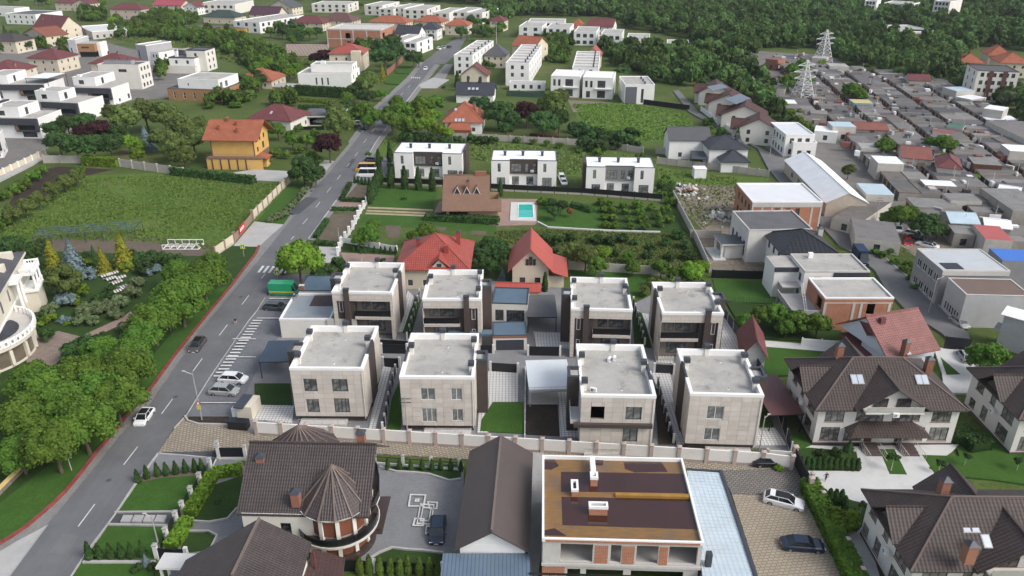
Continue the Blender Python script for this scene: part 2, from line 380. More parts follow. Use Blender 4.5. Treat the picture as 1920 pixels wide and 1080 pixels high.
 def gable(s, x0, y0, w, d, ze, zr, ov=.5, m=T_BROWN, axis='x', wm=WHITE, th=.16, ridge=True, name='roof', ovg=None, walls=True):
  g = ov if ovg is None else ovg; mb = MB()
  if axis == 'x':
   ym = y0 + d / 2; k = (zr - ze) / (d / 2); zo = ze - k * ov
   mb.slab([(x0 - g, y0 - ov, zo), (x0 + w + g, y0 - ov, zo), (x0 + w + g, ym, zr), (x0 - g, ym, zr)], th, m)
   mb.slab([(x0 - g, ym, zr), (x0 + w + g, ym, zr), (x0 + w + g, y0 + d + ov, zo), (x0 - g, y0 + d + ov, zo)], th, m)
   if ridge: mb.bar((x0 - g, ym, zr), (x0 + w + g, ym, zr), .1, m)
   tri = [[(x, y0, ze - th), (x, y0 + d, ze - th), (x, ym, zr - th)] for x in (x0 + .01, x0 + w - .01)]
  else:
   xm = x0 + w / 2; k = (zr - ze) / (w / 2); zo = ze - k * ov
   mb.slab([(x0 - ov, y0 - g, zo), (xm, y0 - g, zr), (xm, y0 + d + g, zr), (x0 - ov, y0 + d + g, zo)], th, m)
   mb.slab([(xm, y0 - g, zr), (x0 + w + ov, y0 - g, zo), (x0 + w + ov, y0 + d + g, zo), (xm, y0 + d + g, zr)], th, m)
   if ridge: mb.bar((xm, y0 - g, zr), (xm, y0 + d + g, zr), .1, m)
   tri = [[(x0, y, ze - th), (x0 + w, y, ze - th), (xm, y, zr - th)] for y in (y0 + .01, y0 + d - .01)]
  r = mb.build(name, s.r)
  if walls:
   for t in tri: tb = MB(); tb.face(t, wm); tb.build('gable_wall', s.r)
  return r
 def hip(s, x0, y0, w, d, ze, zr, ov=.5, m=T_BROWN, th=.16, ridge=None, name='roof', rc=None):
  run = min(w, d) / 2 + ov if ridge is None else ridge; a, b, c, e = x0 - ov, y0 - ov, x0 + w + ov, y0 + d + ov
  if w >= d: p, q = (a + run, (b + e) / 2, zr), (c - run, (b + e) / 2, zr)
  else: p, q = ((a + c) / 2, b + run, zr), ((a + c) / 2, e - run, zr)
  A, B, Cc, D = (a, b, ze), (c, b, ze), (c, e, ze), (a, e, ze); mb = MB()
  fs = [[A, B, q, p], [B, Cc, q], [Cc, D, p, q], [D, A, p]] if w >= d else [[A, B, p], [B, Cc, q, p], [Cc, D, q], [D, A, p, q]]
  for f in fs: mb.slab(f, th, m)
  rc = rc or m
  for u, v in ((p, q), (A, p), (D, p), (B, q), (Cc, q)) if w >= d else ((p, q), (A, p), (B, p), (Cc, q), (D, q)): mb.bar(u, v, .09, rc)
  return mb.build(name, s.r)
 def chimney(s, x, y, z0, z1, w=.7, d=.7, m=REDF, cap=None, nm='chimney'):
  mb = MB().box(x - w / 2, y - d / 2, z0, x + w / 2, y + d / 2, z1, m)
  o = mb.build(nm, s.r); cm = cap or ANTH
  c = MB(); c.box(x - w / 2 - .1, y - d / 2 - .1, z1 + .12, x + w / 2 + .1, y + d / 2 + .1, z1 + .2, cm)
  for a in (-1, 1):
   for b in (-1, 1): c.box(x + a * (w / 2 - .08) - .05, y + b * (d / 2 - .08) - .05, z1, x + a * (w / 2 - .08) + .05, y + b * (d / 2 - .08) + .05, z1 + .12, cm)
  c.build('chimney_cap', o); return o
 def pyrchim(s, x, y, z0, z1, w=.8, m=REDF, cap=ANTH):
  o = MB().box(x - w / 2, y - w / 2, z0, x + w / 2, y + w / 2, z1, m).build('chimney', s.r); c = MB(); e = w / 2 + .12
  b = [(x - e, y - e, z1), (x + e, y - e, z1), (x + e, y + e, z1), (x - e, y + e, z1)]
  for i in range(4): c.face([b[i], b[(i + 1) % 4], (x, y, z1 + .5)], cap)
  c.face(b[::-1], cap); c.build('chimney_cap', o)
 def skylight(s, x, y, z, w=.8, L=1.2, pitch=.6, face='f'):
  """pitch = rise per metre of run; on a slope that looks to the front / left / right"""
  k = 1 / math.sqrt(1 + pitch * pitch); fb = MB()
  sx = {'f': ((1, 0, 0), (0, k, pitch * k)), 'l': ((0, -1, 0), (k, 0, pitch * k)), 'r': ((0, 1, 0), (-k, 0, pitch * k)), 'b': ((-1, 0, 0), (0, -k, pitch * k))}[face]
  U, V = Vector(sx[0]), Vector(sx[1]); Nn = U.cross(V); M4 = Matrix((U, V, Nn)).transposed().to_4x4(); M4.translation = Vector((x, y, z))
  fb.M = M4; fb.box(-w / 2, -L / 2, -.05, w / 2, L / 2, .12, CONC); o = fb.build('skylight', s.r)
  g = MB(); g.M = M4; g.box(-w / 2 + .1, -L / 2 + .1, .11, w / 2 - .1, L / 2 - .1, .135, mat('skylight_glass', (.42, .47, .53), .15, .1, .4, fine=False, spec=.7)); g.build('pane', o)
 def ac(s, x, y, z, rz=0):
  k = 'ac'
  if k not in WCACHE: WCACHE[k] = MB().box(0, 0, 0, .85, .32, .6, PVC).cyl(0, 0, 0, 0, .0, .0, PVC, 3, False).mesh('air_conditioner'); WCACHE['acf'] = fan_mesh()
  o = link('air_conditioner', WCACHE[k], s.r, (x, y, z), rz); link('fan_grille', WCACHE['acf'], o); return o
 def rail(s, pts, z, h=1.0, m=None, step=.12, solid=None, name='railing'):
  m = m or BLACK; mb = MB()
  for a, b in zip(pts, pts[1:]):
   a3, b3 = Vector((*a, 0)), Vector((*b, 0)); L = (b3 - a3).length; mb.bar((*a, z + h), (*b, z + h), .03, m)
   if solid:
    mb.slab([(*a, z + h - .02), (*b, z + h - .02), (b[0], b[1] + .001, z + h - .02)], h, solid); n = (b3 - a3).normalized(); t = Vector((-n.y, n.x, 0)) * .02
    P4 = [a3 - t, b3 - t, b3 + t, a3 + t]; mb.prism([(p.x, p.y) for p in P4], z, z + h - .03, solid)
   else:
    mb.bar((*a, z + .08), (*b, z + .08), .02, m); k = max(1, int(L / step))
    for i in range(k + 1): p = a3.lerp(b3, i / k); mb.box(p.x - .012, p.y - .012, z, p.x + .012, p.y + .012, z + h, m)
  return mb.build(name, s.r)
def fan_mesh():
 mb = MB()
 for i in range(16):
  a, b = 2 * math.pi * i / 16, 2 * math.pi * (i + 1) / 16
  mb.face([(.3 + .2 * math.cos(a), -.01, .3 + .2 * math.sin(a)), (.3 + .2 * math.cos(b), -.01, .3 + .2 * math.sin(b)), (.3 + .09 * math.cos(b), -.01, .3 + .09 * math.sin(b)), (.3 + .09 * math.cos(a), -.01, .3 + .09 * math.sin(a))], BLACK)
 return mb.mesh('fan_grille')
# ------------------------------------------------------------------ fences, walls made of bays
def fence(name, label, pts, step, h, pm, qm=None, post=.4, ph=None, cap=None, base=0, bm=None, th=.12, kind='solid', cat='fence', group=None, zg=0.0, nopost=False, world=False):
 """pts: ground pixels (or world xy); one panel, one post per bay, shared meshes"""
 W = [Vector((p[0], p[1], zg)) if world else P(p[0], p[1], zg) for p in pts]; root = thing(name, label, cat, W[0], 0, group); ph = h + .2 if ph is None else ph; qm = qm or pm
 key = ('post', post, ph, qm.name, cap.name if cap else '')
 if key not in WCACHE:
  mb = MB().box(-post / 2, -post / 2, 0, post / 2, post / 2, ph, qm); WCACHE[key] = mb.mesh('post')
  if cap:
   c = MB(); e = post / 2 + .06; c.box(-e, -e, ph + .002, e, e, ph + .1, cap)
   for i in range(4):
    q = [(-e, -e), (e, -e), (e, e), (-e, e)]; c.face([(*q[i], ph + .1), (*q[(i + 1) % 4], ph + .1), (0, 0, ph + .22)], cap)
   WCACHE[key + ('cap',)] = c.mesh('post_cap')
 for j, (a, b) in enumerate(zip(W, W[1:])):
  L = (b - a).length; n = max(1, round(L / step)); s = L / n; rz = math.atan2(b.y - a.y, b.x - a.x); d = (b - a) / n
  pk = ('fp', round(s, 2), h, pm.name, kind, base, post, th)
  if pk not in WCACHE:
   g = post / 2 if not nopost else 0; mb = MB()
   if kind == 'solid': mb.box(g, -th / 2, base, s - g, th / 2, h, pm)
   elif kind == 'bars':
    mb.box(g, -.03, h - .12, s - g, .03, h - .06, pm); mb.box(g, -.03, base + .1, s - g, .03, base + .15, pm)
    for i in range(int((s - 2 * g) / .14)): x = g + .07 + i * .14; mb.box(x - .012, -.012, base, x + .012, .012, h, pm)
   elif kind == 'mesh':
    k = max(2, int(s / .5))
    for i in range(k + 1): mb.box(s * i / k - .02, -.02, 0, s * i / k + .02, .02, h, pm)
    for i in range(6): mb.box(0, -.012, .1 + h * i / 6, s, .012, .12 + h * i / 6, pm)
   elif kind == 'slats':
    k = max(3, int((h - base) / .3))
    for i in range(k): z = base + (h - base) * i / k; mb.box(g, -.03, z + .03, s - g, .03, z + (h - base) / k, pm)
   WCACHE[pk] = mb.mesh('panel')
   if base: WCACHE[pk + ('b',)] = MB().box(g, -th / 2 - .06, 0, s - g, th / 2 + .06, base - .003, bm or qm).mesh('plinth')
  for i in range(n):
   p = a + d * i - W[0]; link('panel', WCACHE[pk], root, p, rz)
   if base: link('plinth', WCACHE[pk + ('b',)], root, p, rz)
   if not nopost:
    o = link('post', WCACHE[key], root, p, rz)
    if cap: link('post_cap', WCACHE[key + ('cap',)], o)
 if not nopost:
  o = link('post', WCACHE[key], root, W[-1] - W[0], rz)
  if cap: link('post_cap', WCACHE[key + ('cap',)], o)
 return root
# ------------------------------------------------------------------ plants
def quads_mesh(name, cen, nor, size, m, rng, asp=1.0, core=None, mats=None):
 """one small quad per leaf clump"""
 n = len(cen); nor = nor / (np.linalg.norm(nor, axis=1, keepdims=True) + 1e-9); r = rng.normal(size=(n, 3)); u = np.cross(nor, r); u /= np.linalg.norm(u, axis=1, keepdims=True) + 1e-9; v = np.cross(nor, u)
 s = size if hasattr(size, '__len__') else np.full(n, size); s = s[:, None]; u = u * s * .5; v = v * s * .5 * asp
 V = np.stack([cen - u - v, cen + u - v, cen + u + v, cen - u + v], 1).reshape(-1, 3); nv = 4 * n
 F = np.arange(4 * n); ls = np.arange(0, 4 * n, 4); lt = np.full(n, 4)
 if core is not None:
  cv, cf = core; V = np.vstack([V, cv]); F = np.concatenate([F, cf.reshape(-1) + nv]); k = len(cf); ls = np.concatenate([ls, 4 * n + np.arange(0, 3 * k, 3)]); lt = np.concatenate([lt, np.full(k, 3)])
 me = bpy.data.meshes.new(name); me.vertices.add(len(V)); me.vertices.foreach_set('co', V.astype(np.float32).ravel()); me.loops.add(len(F)); me.loops.foreach_set('vertex_index', F.astype(np.int32))
 me.polygons.add(len(ls)); me.polygons.foreach_set('loop_start', ls.astype(np.int32)); me.polygons.foreach_set('loop_total', lt.astype(np.int32)); me.materials.append(m); me.update(calc_edges=True); me.validate(); return me
def ico():
 t = (1 + 5 ** .5) / 2; v = np.array([(-1, t, 0), (1, t, 0), (-1, -t, 0), (1, -t, 0), (0, -1, t), (0, 1, t), (0, -1, -t), (0, 1, -t), (t, 0, -1), (t, 0, 1), (-t, 0, -1), (-t, 0, 1)], float); v /= np.linalg.norm(v[0])
 f = np.array([(0, 11, 5), (0, 5, 1), (0, 1, 7), (0, 7, 10), (0, 10, 11), (1, 5, 9), (5, 11, 4), (11, 10, 2), (10, 7, 6), (7, 1, 8), (3, 9, 4), (3, 4, 2), (3, 2, 6), (3, 6, 8), (3, 8, 9), (4, 9, 5), (2, 4, 11), (6, 2, 10), (8, 6, 7), (9, 8, 1)]); return v, f
ICO = ico()
def lumps(cs, rs):
 V = []; F = []
 for i, (c, r) in enumerate(zip(cs, rs)): V.append(ICO[0] * r + c); F.append(ICO[1] + 12 * i)
 return np.vstack(V), np.vstack(F)
def crown(seed, R, ht, zc, nl, ls, m, nc=26, flat=1.0, name='crown'):
 """broadleaf crown: leaf clumps round many limb ends inside an uneven ellipsoid"""
 g = np.random.default_rng(seed); d = g.normal(size=(nc, 3)); d /= np.linalg.norm(d, axis=1, keepdims=True); d[:, 2] = np.abs(d[:, 2]) * 1.25 - .45
 rad = g.uniform(.45, .78, nc)[:, None]; cs = d * rad * np.array([R, R, ht / 2]) * g.uniform(.8, 1.12, nc)[:, None]; cr = g.uniform(.16, .40, nc) * R
 k = g.integers(0, nc, nl); q = g.normal(size=(nl, 3)); q[:, 2] += .35; q /= np.linalg.norm(q, axis=1, keepdims=True)
 pos = cs[k] + q * cr[k][:, None] * g.uniform(.78, 1.12, nl)[:, None] * np.array([1, 1, .8]); nn = q + g.normal(size=(nl, 3)) * .55; nn[:, 2] += .3
 pos[:, 2] += zc; c2 = cs.copy(); c2[:, 2] += zc
 return quads_mesh(name, pos, nn, g.uniform(.6, 1.4, nl) * ls, m, g, .75, lumps(c2, cr * .82))
def conifer(seed, R, h, nl, ls, m, tiers=9, z0=.4, pw=1.0):
 g = np.random.default_rng(seed); t = g.uniform(0, 1, nl) ** 1.25; fr = (t * tiers) % 1; rr = R * (1 - t) ** pw * (1.05 - .45 * fr) ; a = g.uniform(0, 2 * math.pi, nl)
 wob = 1 + .18 * np.sin(a * 7 + np.floor(t * tiers) * 2.1); r = rr * wob * g.uniform(.75, 1.05, nl)
 pos = np.stack([np.cos(a) * r, np.sin(a) * r, z0 + t * (h - z0) - .12 * rr], 1); nn = np.stack([np.cos(a), np.sin(a), np.full(nl, .9)], 1) + g.normal(size=(nl, 3)) * .4
 k = 8; V = []; F = []
 for j in range(tiers):
  ta = j / tiers; b = len(V)
  for i in range(k): an = 2 * math.pi * i / k; V.append((math.cos(an) * R * (1 - ta) ** pw * .8, math.sin(an) * R * (1 - ta) ** pw * .8, z0 + ta * (h - z0)))
  V.append((0, 0, z0 + min(1, (j + 1.6) / tiers) * (h - z0)))
  for i in range(k): F.append((b + i, b + (i + 1) % k, b + k))
 return quads_mesh('crown', pos, nn, g.uniform(.6, 1.4, nl) * ls, m, g, .6, (np.array(V), np.array(F)))
def column(seed, R, h, nl, ls, m, top=.12, z0=.05, belly=.35):
 """thuja: a narrow spindle of foliage"""
 g = np.random.default_rng(seed); t = g.uniform(0, 1, nl); a = g.uniform(0, 2 * math.pi, nl)
 pf = lambda t: np.where(t < belly, .75 + .25 * t / belly, top + (1 - top) * np.clip((1 - t) / (1 - belly), 0, 1) ** .8) * R
 r = pf(t) * g.uniform(.88, 1.06, nl); pos = np.stack([np.cos(a) * r, np.sin(a) * r, z0 + t * (h - z0)], 1); nn = np.stack([np.cos(a), np.sin(a), np.full(nl, .4)], 1) + g.normal(size=(nl, 3)) * .45
 k = 9; ts = np.linspace(0, 1, 7); V = []; F = []
 for tt in ts:
  rr = float(pf(np.array([tt]))[0]) * .93
  for i in range(k): V.append((math.cos(2 * math.pi * i / k) * rr, math.sin(2 * math.pi * i / k) * rr, z0 + tt * (h - z0)))
 for j in range(6):
  for i in range(k): p, q, r1, s1 = j * k + i, j * k + (i + 1) % k, (j + 1) * k + (i + 1) % k, (j + 1) * k + i; F += [(p, q, r1), (p, r1, s1)]
 V.append((0, 0, h)); F += [(6 * k + i, 6 * k + (i + 1) % k, len(V) - 1) for i in range(k)]
 return quads_mesh('foliage', pos, nn, g.uniform(.6, 1.4, nl) * ls, m, g, 1.2, (np.array(V), np.array(F)))
BARK = mat('bark', (.13, .10, .075), .95, .25, 1.5)
BARKW = mat('whitewashed_bark', (.6, .58, .52), .95, .2, 1.5)
def trunk(h, r, seed=1, m=BARK, limbs=5, spread=.5, zc=None):
 g = random.Random(seed); mb = MB(); zc = zc or h; p = Vector((0, 0, -.1)); q = Vector((g.uniform(-.1, .1) * h * .3, g.uniform(-.1, .1) * h * .3, h * .5)); mb.bar(p, q, r, m, 7, r * .75)
 t = Vector((q.x * .6, q.y * .6, h)); mb.bar(q, t, r * .75, m, 6, r * .35)
 for i in range(limbs):
  a = 2 * math.pi * (i + g.random() * .6) / limbs; s = q.lerp(t, g.uniform(0, .5)); e = s + Vector((math.cos(a) * spread * h, math.sin(a) * spread * h, h * g.uniform(.25, .45))); mb.bar(s, e, r * .42, m, 5, r * .15)
 return mb.mesh('trunk')
LM = {
 'leaf': leafmat('green_leaves', (.068, .135, .018), (.11, .20, .028), (.15, .25, .035), .18),
 'dark': leafmat('dark_green_leaves', (.038, .080, .024), (.060, .115, .030), (.075, .14, .036)),
 'lime': leafmat('bright_green_leaves', (.11, .20, .02), (.18, .29, .03), (.22, .33, .04)),
 'olive': leafmat('olive_green_leaves', (.085, .12, .03), (.13, .175, .045), (.16, .20, .055)),
 'purple': leafmat('dark_purple_leaves', (.028, .010, .014), (.055, .018, .022), (.07, .025, .03), .1),
 'blue': leafmat('blue_spruce_needles', (.11, .16, .16), (.20, .27, .28), (.24, .32, .33), .1),
 'gold': leafmat('golden_conifer', (.20, .22, .025), (.34, .33, .04), (.14, .19, .03), .1),
 'thuja': leafmat('thuja_green', (.028, .066, .018), (.052, .105, .026), (.07, .13, .03), .15),
 'rust': leafmat('rusty_leaves', (.20, .08, .04), (.30, .13, .07), (.25, .12, .06), .1),
 'pale': leafmat('grey_green_leaves', (.10, .145, .06), (.17, .21, .10), (.19, .23, .11), .2),
}
PROTO = {}
def proto(kind):
 """(list of (crown mesh, trunk mesh), nominal radius, crown centre height)"""
 if kind in PROTO: return PROTO[kind]
 k, _, size = kind.partition(':'); big = size == 'big'; L = []
 if k in ('leaf', 'dark', 'lime', 'olive', 'purple', 'rust', 'pale'):
  for s in range(2 if big else 3): L.append((crown(10 * s + sum(map(ord, kind)) % 97, 4, 6.6, 5.0, 11000 if big else 3400, .30 if big else .40, LM[k], 64 if big else 38), trunk(4.6, .26, s)))
  r = (L, 4.1, 5.0)
 elif k in ('bush', 'limebush', 'darkbush', 'palebush', 'olivebush'):
  mm = LM[{'bush': 'leaf', 'limebush': 'lime', 'darkbush': 'dark', 'palebush': 'pale', 'olivebush': 'olive'}[k]]
  for s in range(3): L.append((crown(s + 40, 1.5, 2.4, 1.0, 700, .28, mm, 12), trunk(.8, .08, s, limbs=3)))
  r = (L, 1.5, 1.0)
 elif k == 'spruce': L = [(conifer(3 + s, 2.2, 7.5, 2600, .36, LM['blue'], 9), trunk(3, .16, s, limbs=0)) for s in range(2)]; r = (L, 2.2, 3.2)
 elif k == 'goldcone': L = [(conifer(13 + s, 1.7, 6.8, 2400, .34, LM['gold'], 8, pw=.8), trunk(2, .12, s, limbs=0)) for s in range(2)]; r = (L, 1.7, 3.0)
 elif k == 'greencone': L = [(conifer(23 + s, 2.3, 8, 2400, .4, LM['dark'], 9), trunk(3, .16, s, limbs=0)) for s in range(2)]; r = (L, 2.3, 3.6)
 elif k == 'thuja': L = [(column(33 + s, .62, 4.2, 700, .2, LM['thuja']), trunk(.6, .07, s, limbs=0)) for s in range(2)]; r = (L, .62, 2.0)
 elif k == 'smallthuja': L = [(column(43 + s, .42, 2.0, 300, .15, LM['thuja'], .05), trunk(.4, .05, s, limbs=0)) for s in range(2)]; r = (L, .42, .9)
 elif k == 'brightthuja': L = [(column(53 + s, .6, 3.4, 700, .19, leafmat('bright_thuja', (.06, .10, .018), (.12, .17, .03), (.14, .19, .035), .15), .1), trunk(.6, .07, s, limbs=0)) for s in range(2)]; r = (L, .6, 1.6)
 elif k == 'ball': L = [(crown(61, .85, 1.4, 2.2, 500, .15, LM['dark'], 14), trunk(1.8, .06, 1, BARKW, 0))]; r = (L, .85, 2.2)
 elif k == 'mound': L = [(crown(71 + s, 1.2, 1.5, .55, 600, .2, LM['blue'], 14), trunk(.5, .06, s, limbs=2)) for s in range(2)]; r = (L, 1.2, .6)
 PROTO[kind] = r; return r
PLANT_N = {'leaf': ('broadleaf_tree', 'tree', 'green broadleaf tree'), 'dark': ('broadleaf_tree', 'tree', 'dark green tree'), 'lime': ('broadleaf_tree', 'tree', 'bright green tree'), 'olive': ('broadleaf_tree', 'tree', 'olive green tree'),
 'purple': ('purple_leaved_tree', 'tree', 'dark purple-leaved tree'), 'rust': ('rusty_tree', 'tree', 'rust-coloured dying tree'), 'pale': ('grey_green_tree', 'tree', 'pale grey-green tree'), 'bush': ('bush', 'bush', 'green bush'), 'limebush': ('bush', 'bush', 'bright green bush'),
 'darkbush': ('bush', 'bush', 'dark green bush'), 'palebush': ('bush', 'bush', 'pale green bush'), 'olivebush': ('bush', 'bush', 'olive green bush'), 'spruce': ('blue_spruce', 'spruce', 'blue-grey spruce'), 'goldcone': ('golden_conifer', 'conifer', 'golden yellow conifer'),
 'greencone': ('conifer', 'conifer', 'dark green conifer'), 'thuja': ('thuja', 'thuja', 'tall columnar thuja'), 'smallthuja': ('thuja', 'thuja', 'small pointed thuja'), 'brightthuja': ('thuja', 'thuja', 'yellow-green columnar thuja'), 'ball': ('ball_tree', 'tree', 'ball-shaped tree on a thin pale trunk'), 'mound': ('juniper', 'juniper', 'low blue-grey juniper mound')}
PC = [0]
def plant(kind, px, py, rpx, label, group=None, sz=1.0, xy=None, scale=None):
 """px, py: pixel of the crown's middle, rpx its radius in photo pixels"""
 L, R, zc = proto(kind); s = 1.0 if scale is None else scale
 if xy is None:
  if scale is None:
   for _ in range(4): s = rpx * DEP(P(px, py, zc * s * sz)) / FPX / R
  p = P(px, py, zc * s * sz); p.z = 0
 else: p = Vector((xy[0], xy[1], 0))
 PC[0] += 1; cr, tr = L[PC[0] % len(L)]; nm, cat, _ = PLANT_N[kind.partition(':')[0]]
 r = thing(nm, label, cat, p, (PC[0] * 2.399) % 6.283, group); r.scale = (s, s, s * sz)
 link('foliage' if 'foliage' in cr.name else 'crown', cr, r); link('trunk', tr, r); return r
def plants(kind, pix, where, side='left', group=None, sz=1.0):
 """a counted set: labelled by its order across the photo"""
 pix = sorted(pix, key=lambda p: {'left': p[0], 'right': -p[0], 'front': -p[1], 'back': p[1]}[side]); d = PLANT_N[kind.partition(':')[0]][2]
 kf = 1.35 if 'bush' in kind or kind == 'mound' else 1.2 if kind in 'leaf dark olive lime purple' else 1; sz = sz * {'spruce': .8, 'goldcone': .9}.get(kind, 1)
 for i, p in enumerate(pix):
  lab = f'{d} {where}' if len(pix) == 1 else f'{ordn(i)} {d} from the {side} {where}'
  plant(kind, p[0], p[1], p[2] * kf, lab, group or (f'{d}s {where}' if len(pix) > 1 else None), sz)
def hedge(name, label, pts, wd, h, m, ls=.22, dens=26, seed=5, group=None, cat='hedge', parent=None, world=False):
 W = [Vector((p[0], p[1], 0)) if world else P(*p) for p in pts]; g = np.random.default_rng(seed); PO = []; NO = []; V = []; F = []; o0 = W[0]
 for a, b in zip(W, W[1:]):
  d = b - a; L = d.length; d = d / L; n = Vector((-d.y, d.x, 0)); a = a - o0
  ar = L * (2 * h + wd) + wd * h * 2; k = int(ar * dens); s = g.uniform(0, 1, k) * (L * (2 * h + wd)) / L; t = g.uniform(-.02, 1.02, k) * L
  si = np.where(s < h, -wd / 2, np.where(s < h + wd, s - h - wd / 2, wd / 2)); zz = np.where(s < h, s, np.where(s < h + wd, h, h - (s - h - wd)))
  si = si + g.normal(size=k) * .05; zz = np.clip(zz + g.normal(size=k) * .05, .02, 9)
  A, Dv, Nv = np.array(a), np.array(d), np.array(n); PO.append(A + Dv * t[:, None] + Nv * si[:, None] + np.array([0, 0, 1]) * zz[:, None])
  NO.append(Nv * np.sign(si)[:, None] * (zz < h - .1)[:, None] + np.array([0, 0, 1.]) * (zz >= h - .1)[:, None] + g.normal(size=(k, 3)) * .5)
  b0 = len(V) ; e = wd / 2 * .93; hh = h * .96
  for q in (a, a + d * L):
   for sg in (-1, 1):
    for z in (0, hh): V.append(tuple(q + n * sg * e + Vector((0, 0, z))))
  for f in ((0, 1, 5, 4), (2, 3, 7, 6), (1, 3, 7, 5), (0, 1, 3, 2), (4, 5, 7, 6)): F += [(b0 + f[0], b0 + f[1], b0 + f[2]), (b0 + f[0], b0 + f[2], b0 + f[3])]
 PO = np.vstack(PO); me = quads_mesh('hedge', PO, np.vstack(NO), g.uniform(.6, 1.4, len(PO)) * ls, m, g, 1, (np.array(V, float), np.array(F)))
 o = link(name, me, parent, o0)
 if parent is None: tag(o, label, cat, group)
 return o
# ------------------------------------------------------------------ vehicles
TYRE = mat('tyre_rubber', (.015, .015, .016), .85, .1, 2); RIM = mat('alloy_rim', (.35, .36, .37), .3, .05, 2, metal=.8)
CGLASS = glassmat('car_glass', (.01, .012, .015), (.02, .025, .03)); LAMP = mat('headlight', (.7, .72, .75), .15, .02, 2, spec=.8); TAIL = mat('tail_light', (.35, .02, .02), .2, .02, 2, spec=.8)
def paint(name, col): return mat(name, col, .22, .02, .5, fine=False, spec=.6)
def loft(sec, m, mb, close=True):
 """sec: stations (x, half width at base, half width at shoulder, z low, z shoulder, z top, half width at top)"""
 R = []
 for x, wb, ws, zl, zs, zt, wt in sec: R.append([(x, -wb, zl), (x, -ws, zl + (zs - zl) * .35), (x, -ws, zs), (x, -wt, zt), (x, 0, zt + .015), (x, wt, zt), (x, ws, zs), (x, ws, zl + (zs - zl) * .35), (x, wb, zl)])
 for a, b in zip(R, R[1:]):
  for i in range(8): mb.face([a[i], a[i + 1], b[i + 1], b[i]], m)
 if close: mb.face(R[0], m); mb.face(R[-1][::-1], m)
def car_meshes(kind, pm, key):
 k = ('car', kind, key)
 if k in WCACHE: return WCACHE[k]
 L, W, hood, roofz, h0, spec = {'suv': (4.5, 1.86, 1.02, 1.66, .28, (.75, 1.55, 3.6, 4.3)), 'hatch': (4.1, 1.76, .92, 1.5, .22, (.8, 1.55, 3.2, 3.85)), 'sedan': (4.85, 1.86, .92, 1.45, .2, (1.15, 1.95, 3.45, 4.25)), 'wagon': (4.9, 1.88, .95, 1.5, .22, (1.15, 1.95, 4.1, 4.7)), 'van': (6.0, 2.05, 1.25, 2.6, .3, (.55, 1.25, 5.8, 5.95))}[kind]
 w = W / 2; a, b, c, d = spec; mb = MB(); z = hood
 loft([(.0, w * .72, w * .80, h0 + .12, z * .62, z * .70, w * .62), (.12, w * .86, w * .93, h0 + .02, z * .74, z * .80, w * .74), (.45, w * .93, w, h0, z * .84, z * .93, w * .80), (a, w * .94, w, h0, z * .90, z * 1.0, w * .84), (b, w * .95, w, h0, z * .93, z * 1.02, w * .88), ((b + c) / 2, w * .95, w, h0, z * .94, z * 1.03, w * .88), (c, w * .95, w, h0, z * .95, z * 1.04, w * .88), (L - .45, w * .94, w * .99, h0, z * .95, z * 1.04, w * .84), (L - .1, w * .88, w * .95, h0 + .05, z * .86, z * .98, w * .78), (L, w * .78, w * .86, h0 + .15, z * .72, z * .82, w * .70)], pm, mb)
 body = mb.mesh('body'); g = MB(); zb = z * 1.0; rt = roofz - .05; i = w * .86; j = w * .70
 ring = lambda x, hw, zz: [(x, -hw, zz), (x, hw, zz)]
 A, B_, Cc, D = ring(a, i, zb), ring(b, j, rt), ring(c, j, rt), ring(d, i, zb)
 g.face([A[0], A[1], B_[1], B_[0]], CGLASS); g.face([D[0], D[1], Cc[1], Cc[0]], CGLASS)
 for s in (0, 1): g.face([A[s], B_[s], Cc[s], D[s]], CGLASS)
 gl = g.mesh('glazing'); r = MB(); e = .05
 pts = [(b - .04, -j - .01), (b - .04, j + .01), (c + .05, j + .01), (c + .05, -j - .01)]
 r.prism(pts, rt - .02, roofz, pm); rr = w * .03
 for s in (-1, 1):
  r.bar((a, s * i, zb), (b, s * j, rt), .035, pm); r.bar((d, s * i, zb), (c, s * j, rt), .05, pm); mx = (b + c) / 2 + .05; r.bar((mx, s * i, zb), (mx, s * (j + .01), rt), .03, pm)
 roof = r.mesh('roof')
 tb = MB(); tb.M = Matrix.Rotation(math.pi / 2, 4, 'X'); tb.cyl(0, 0, -.12, .12, .33, .33, TYRE, 16); ty = tb.mesh('tyre')
 rb = MB(); rb.M = Matrix.Rotation(math.pi / 2, 4, 'X'); rb.cyl(0, 0, .118, .13, .21, .19, RIM, 12); rb.cyl(0, 0, -.13, -.118, .19, .21, RIM, 12); ri = rb.mesh('rim')
 hl = MB().box(-.01, -.2, 0, .16, .2, .13, LAMP).mesh('headlight'); tl = MB().box(-.1, -.16, 0, .02, .16, .16, TAIL).mesh('tail_light')
 mi = MB().box(-.08, 0, 0, .08, .2, .14, pm).mesh('mirror'); pl = MB().box(-.02, -.26, 0, .01, .26, .11, PVC).mesh('number_plate')
 WCACHE[k] = (body, gl, roof, ty, ri, hl, tl, mi, pl, L, W, z, a); return WCACHE[k]
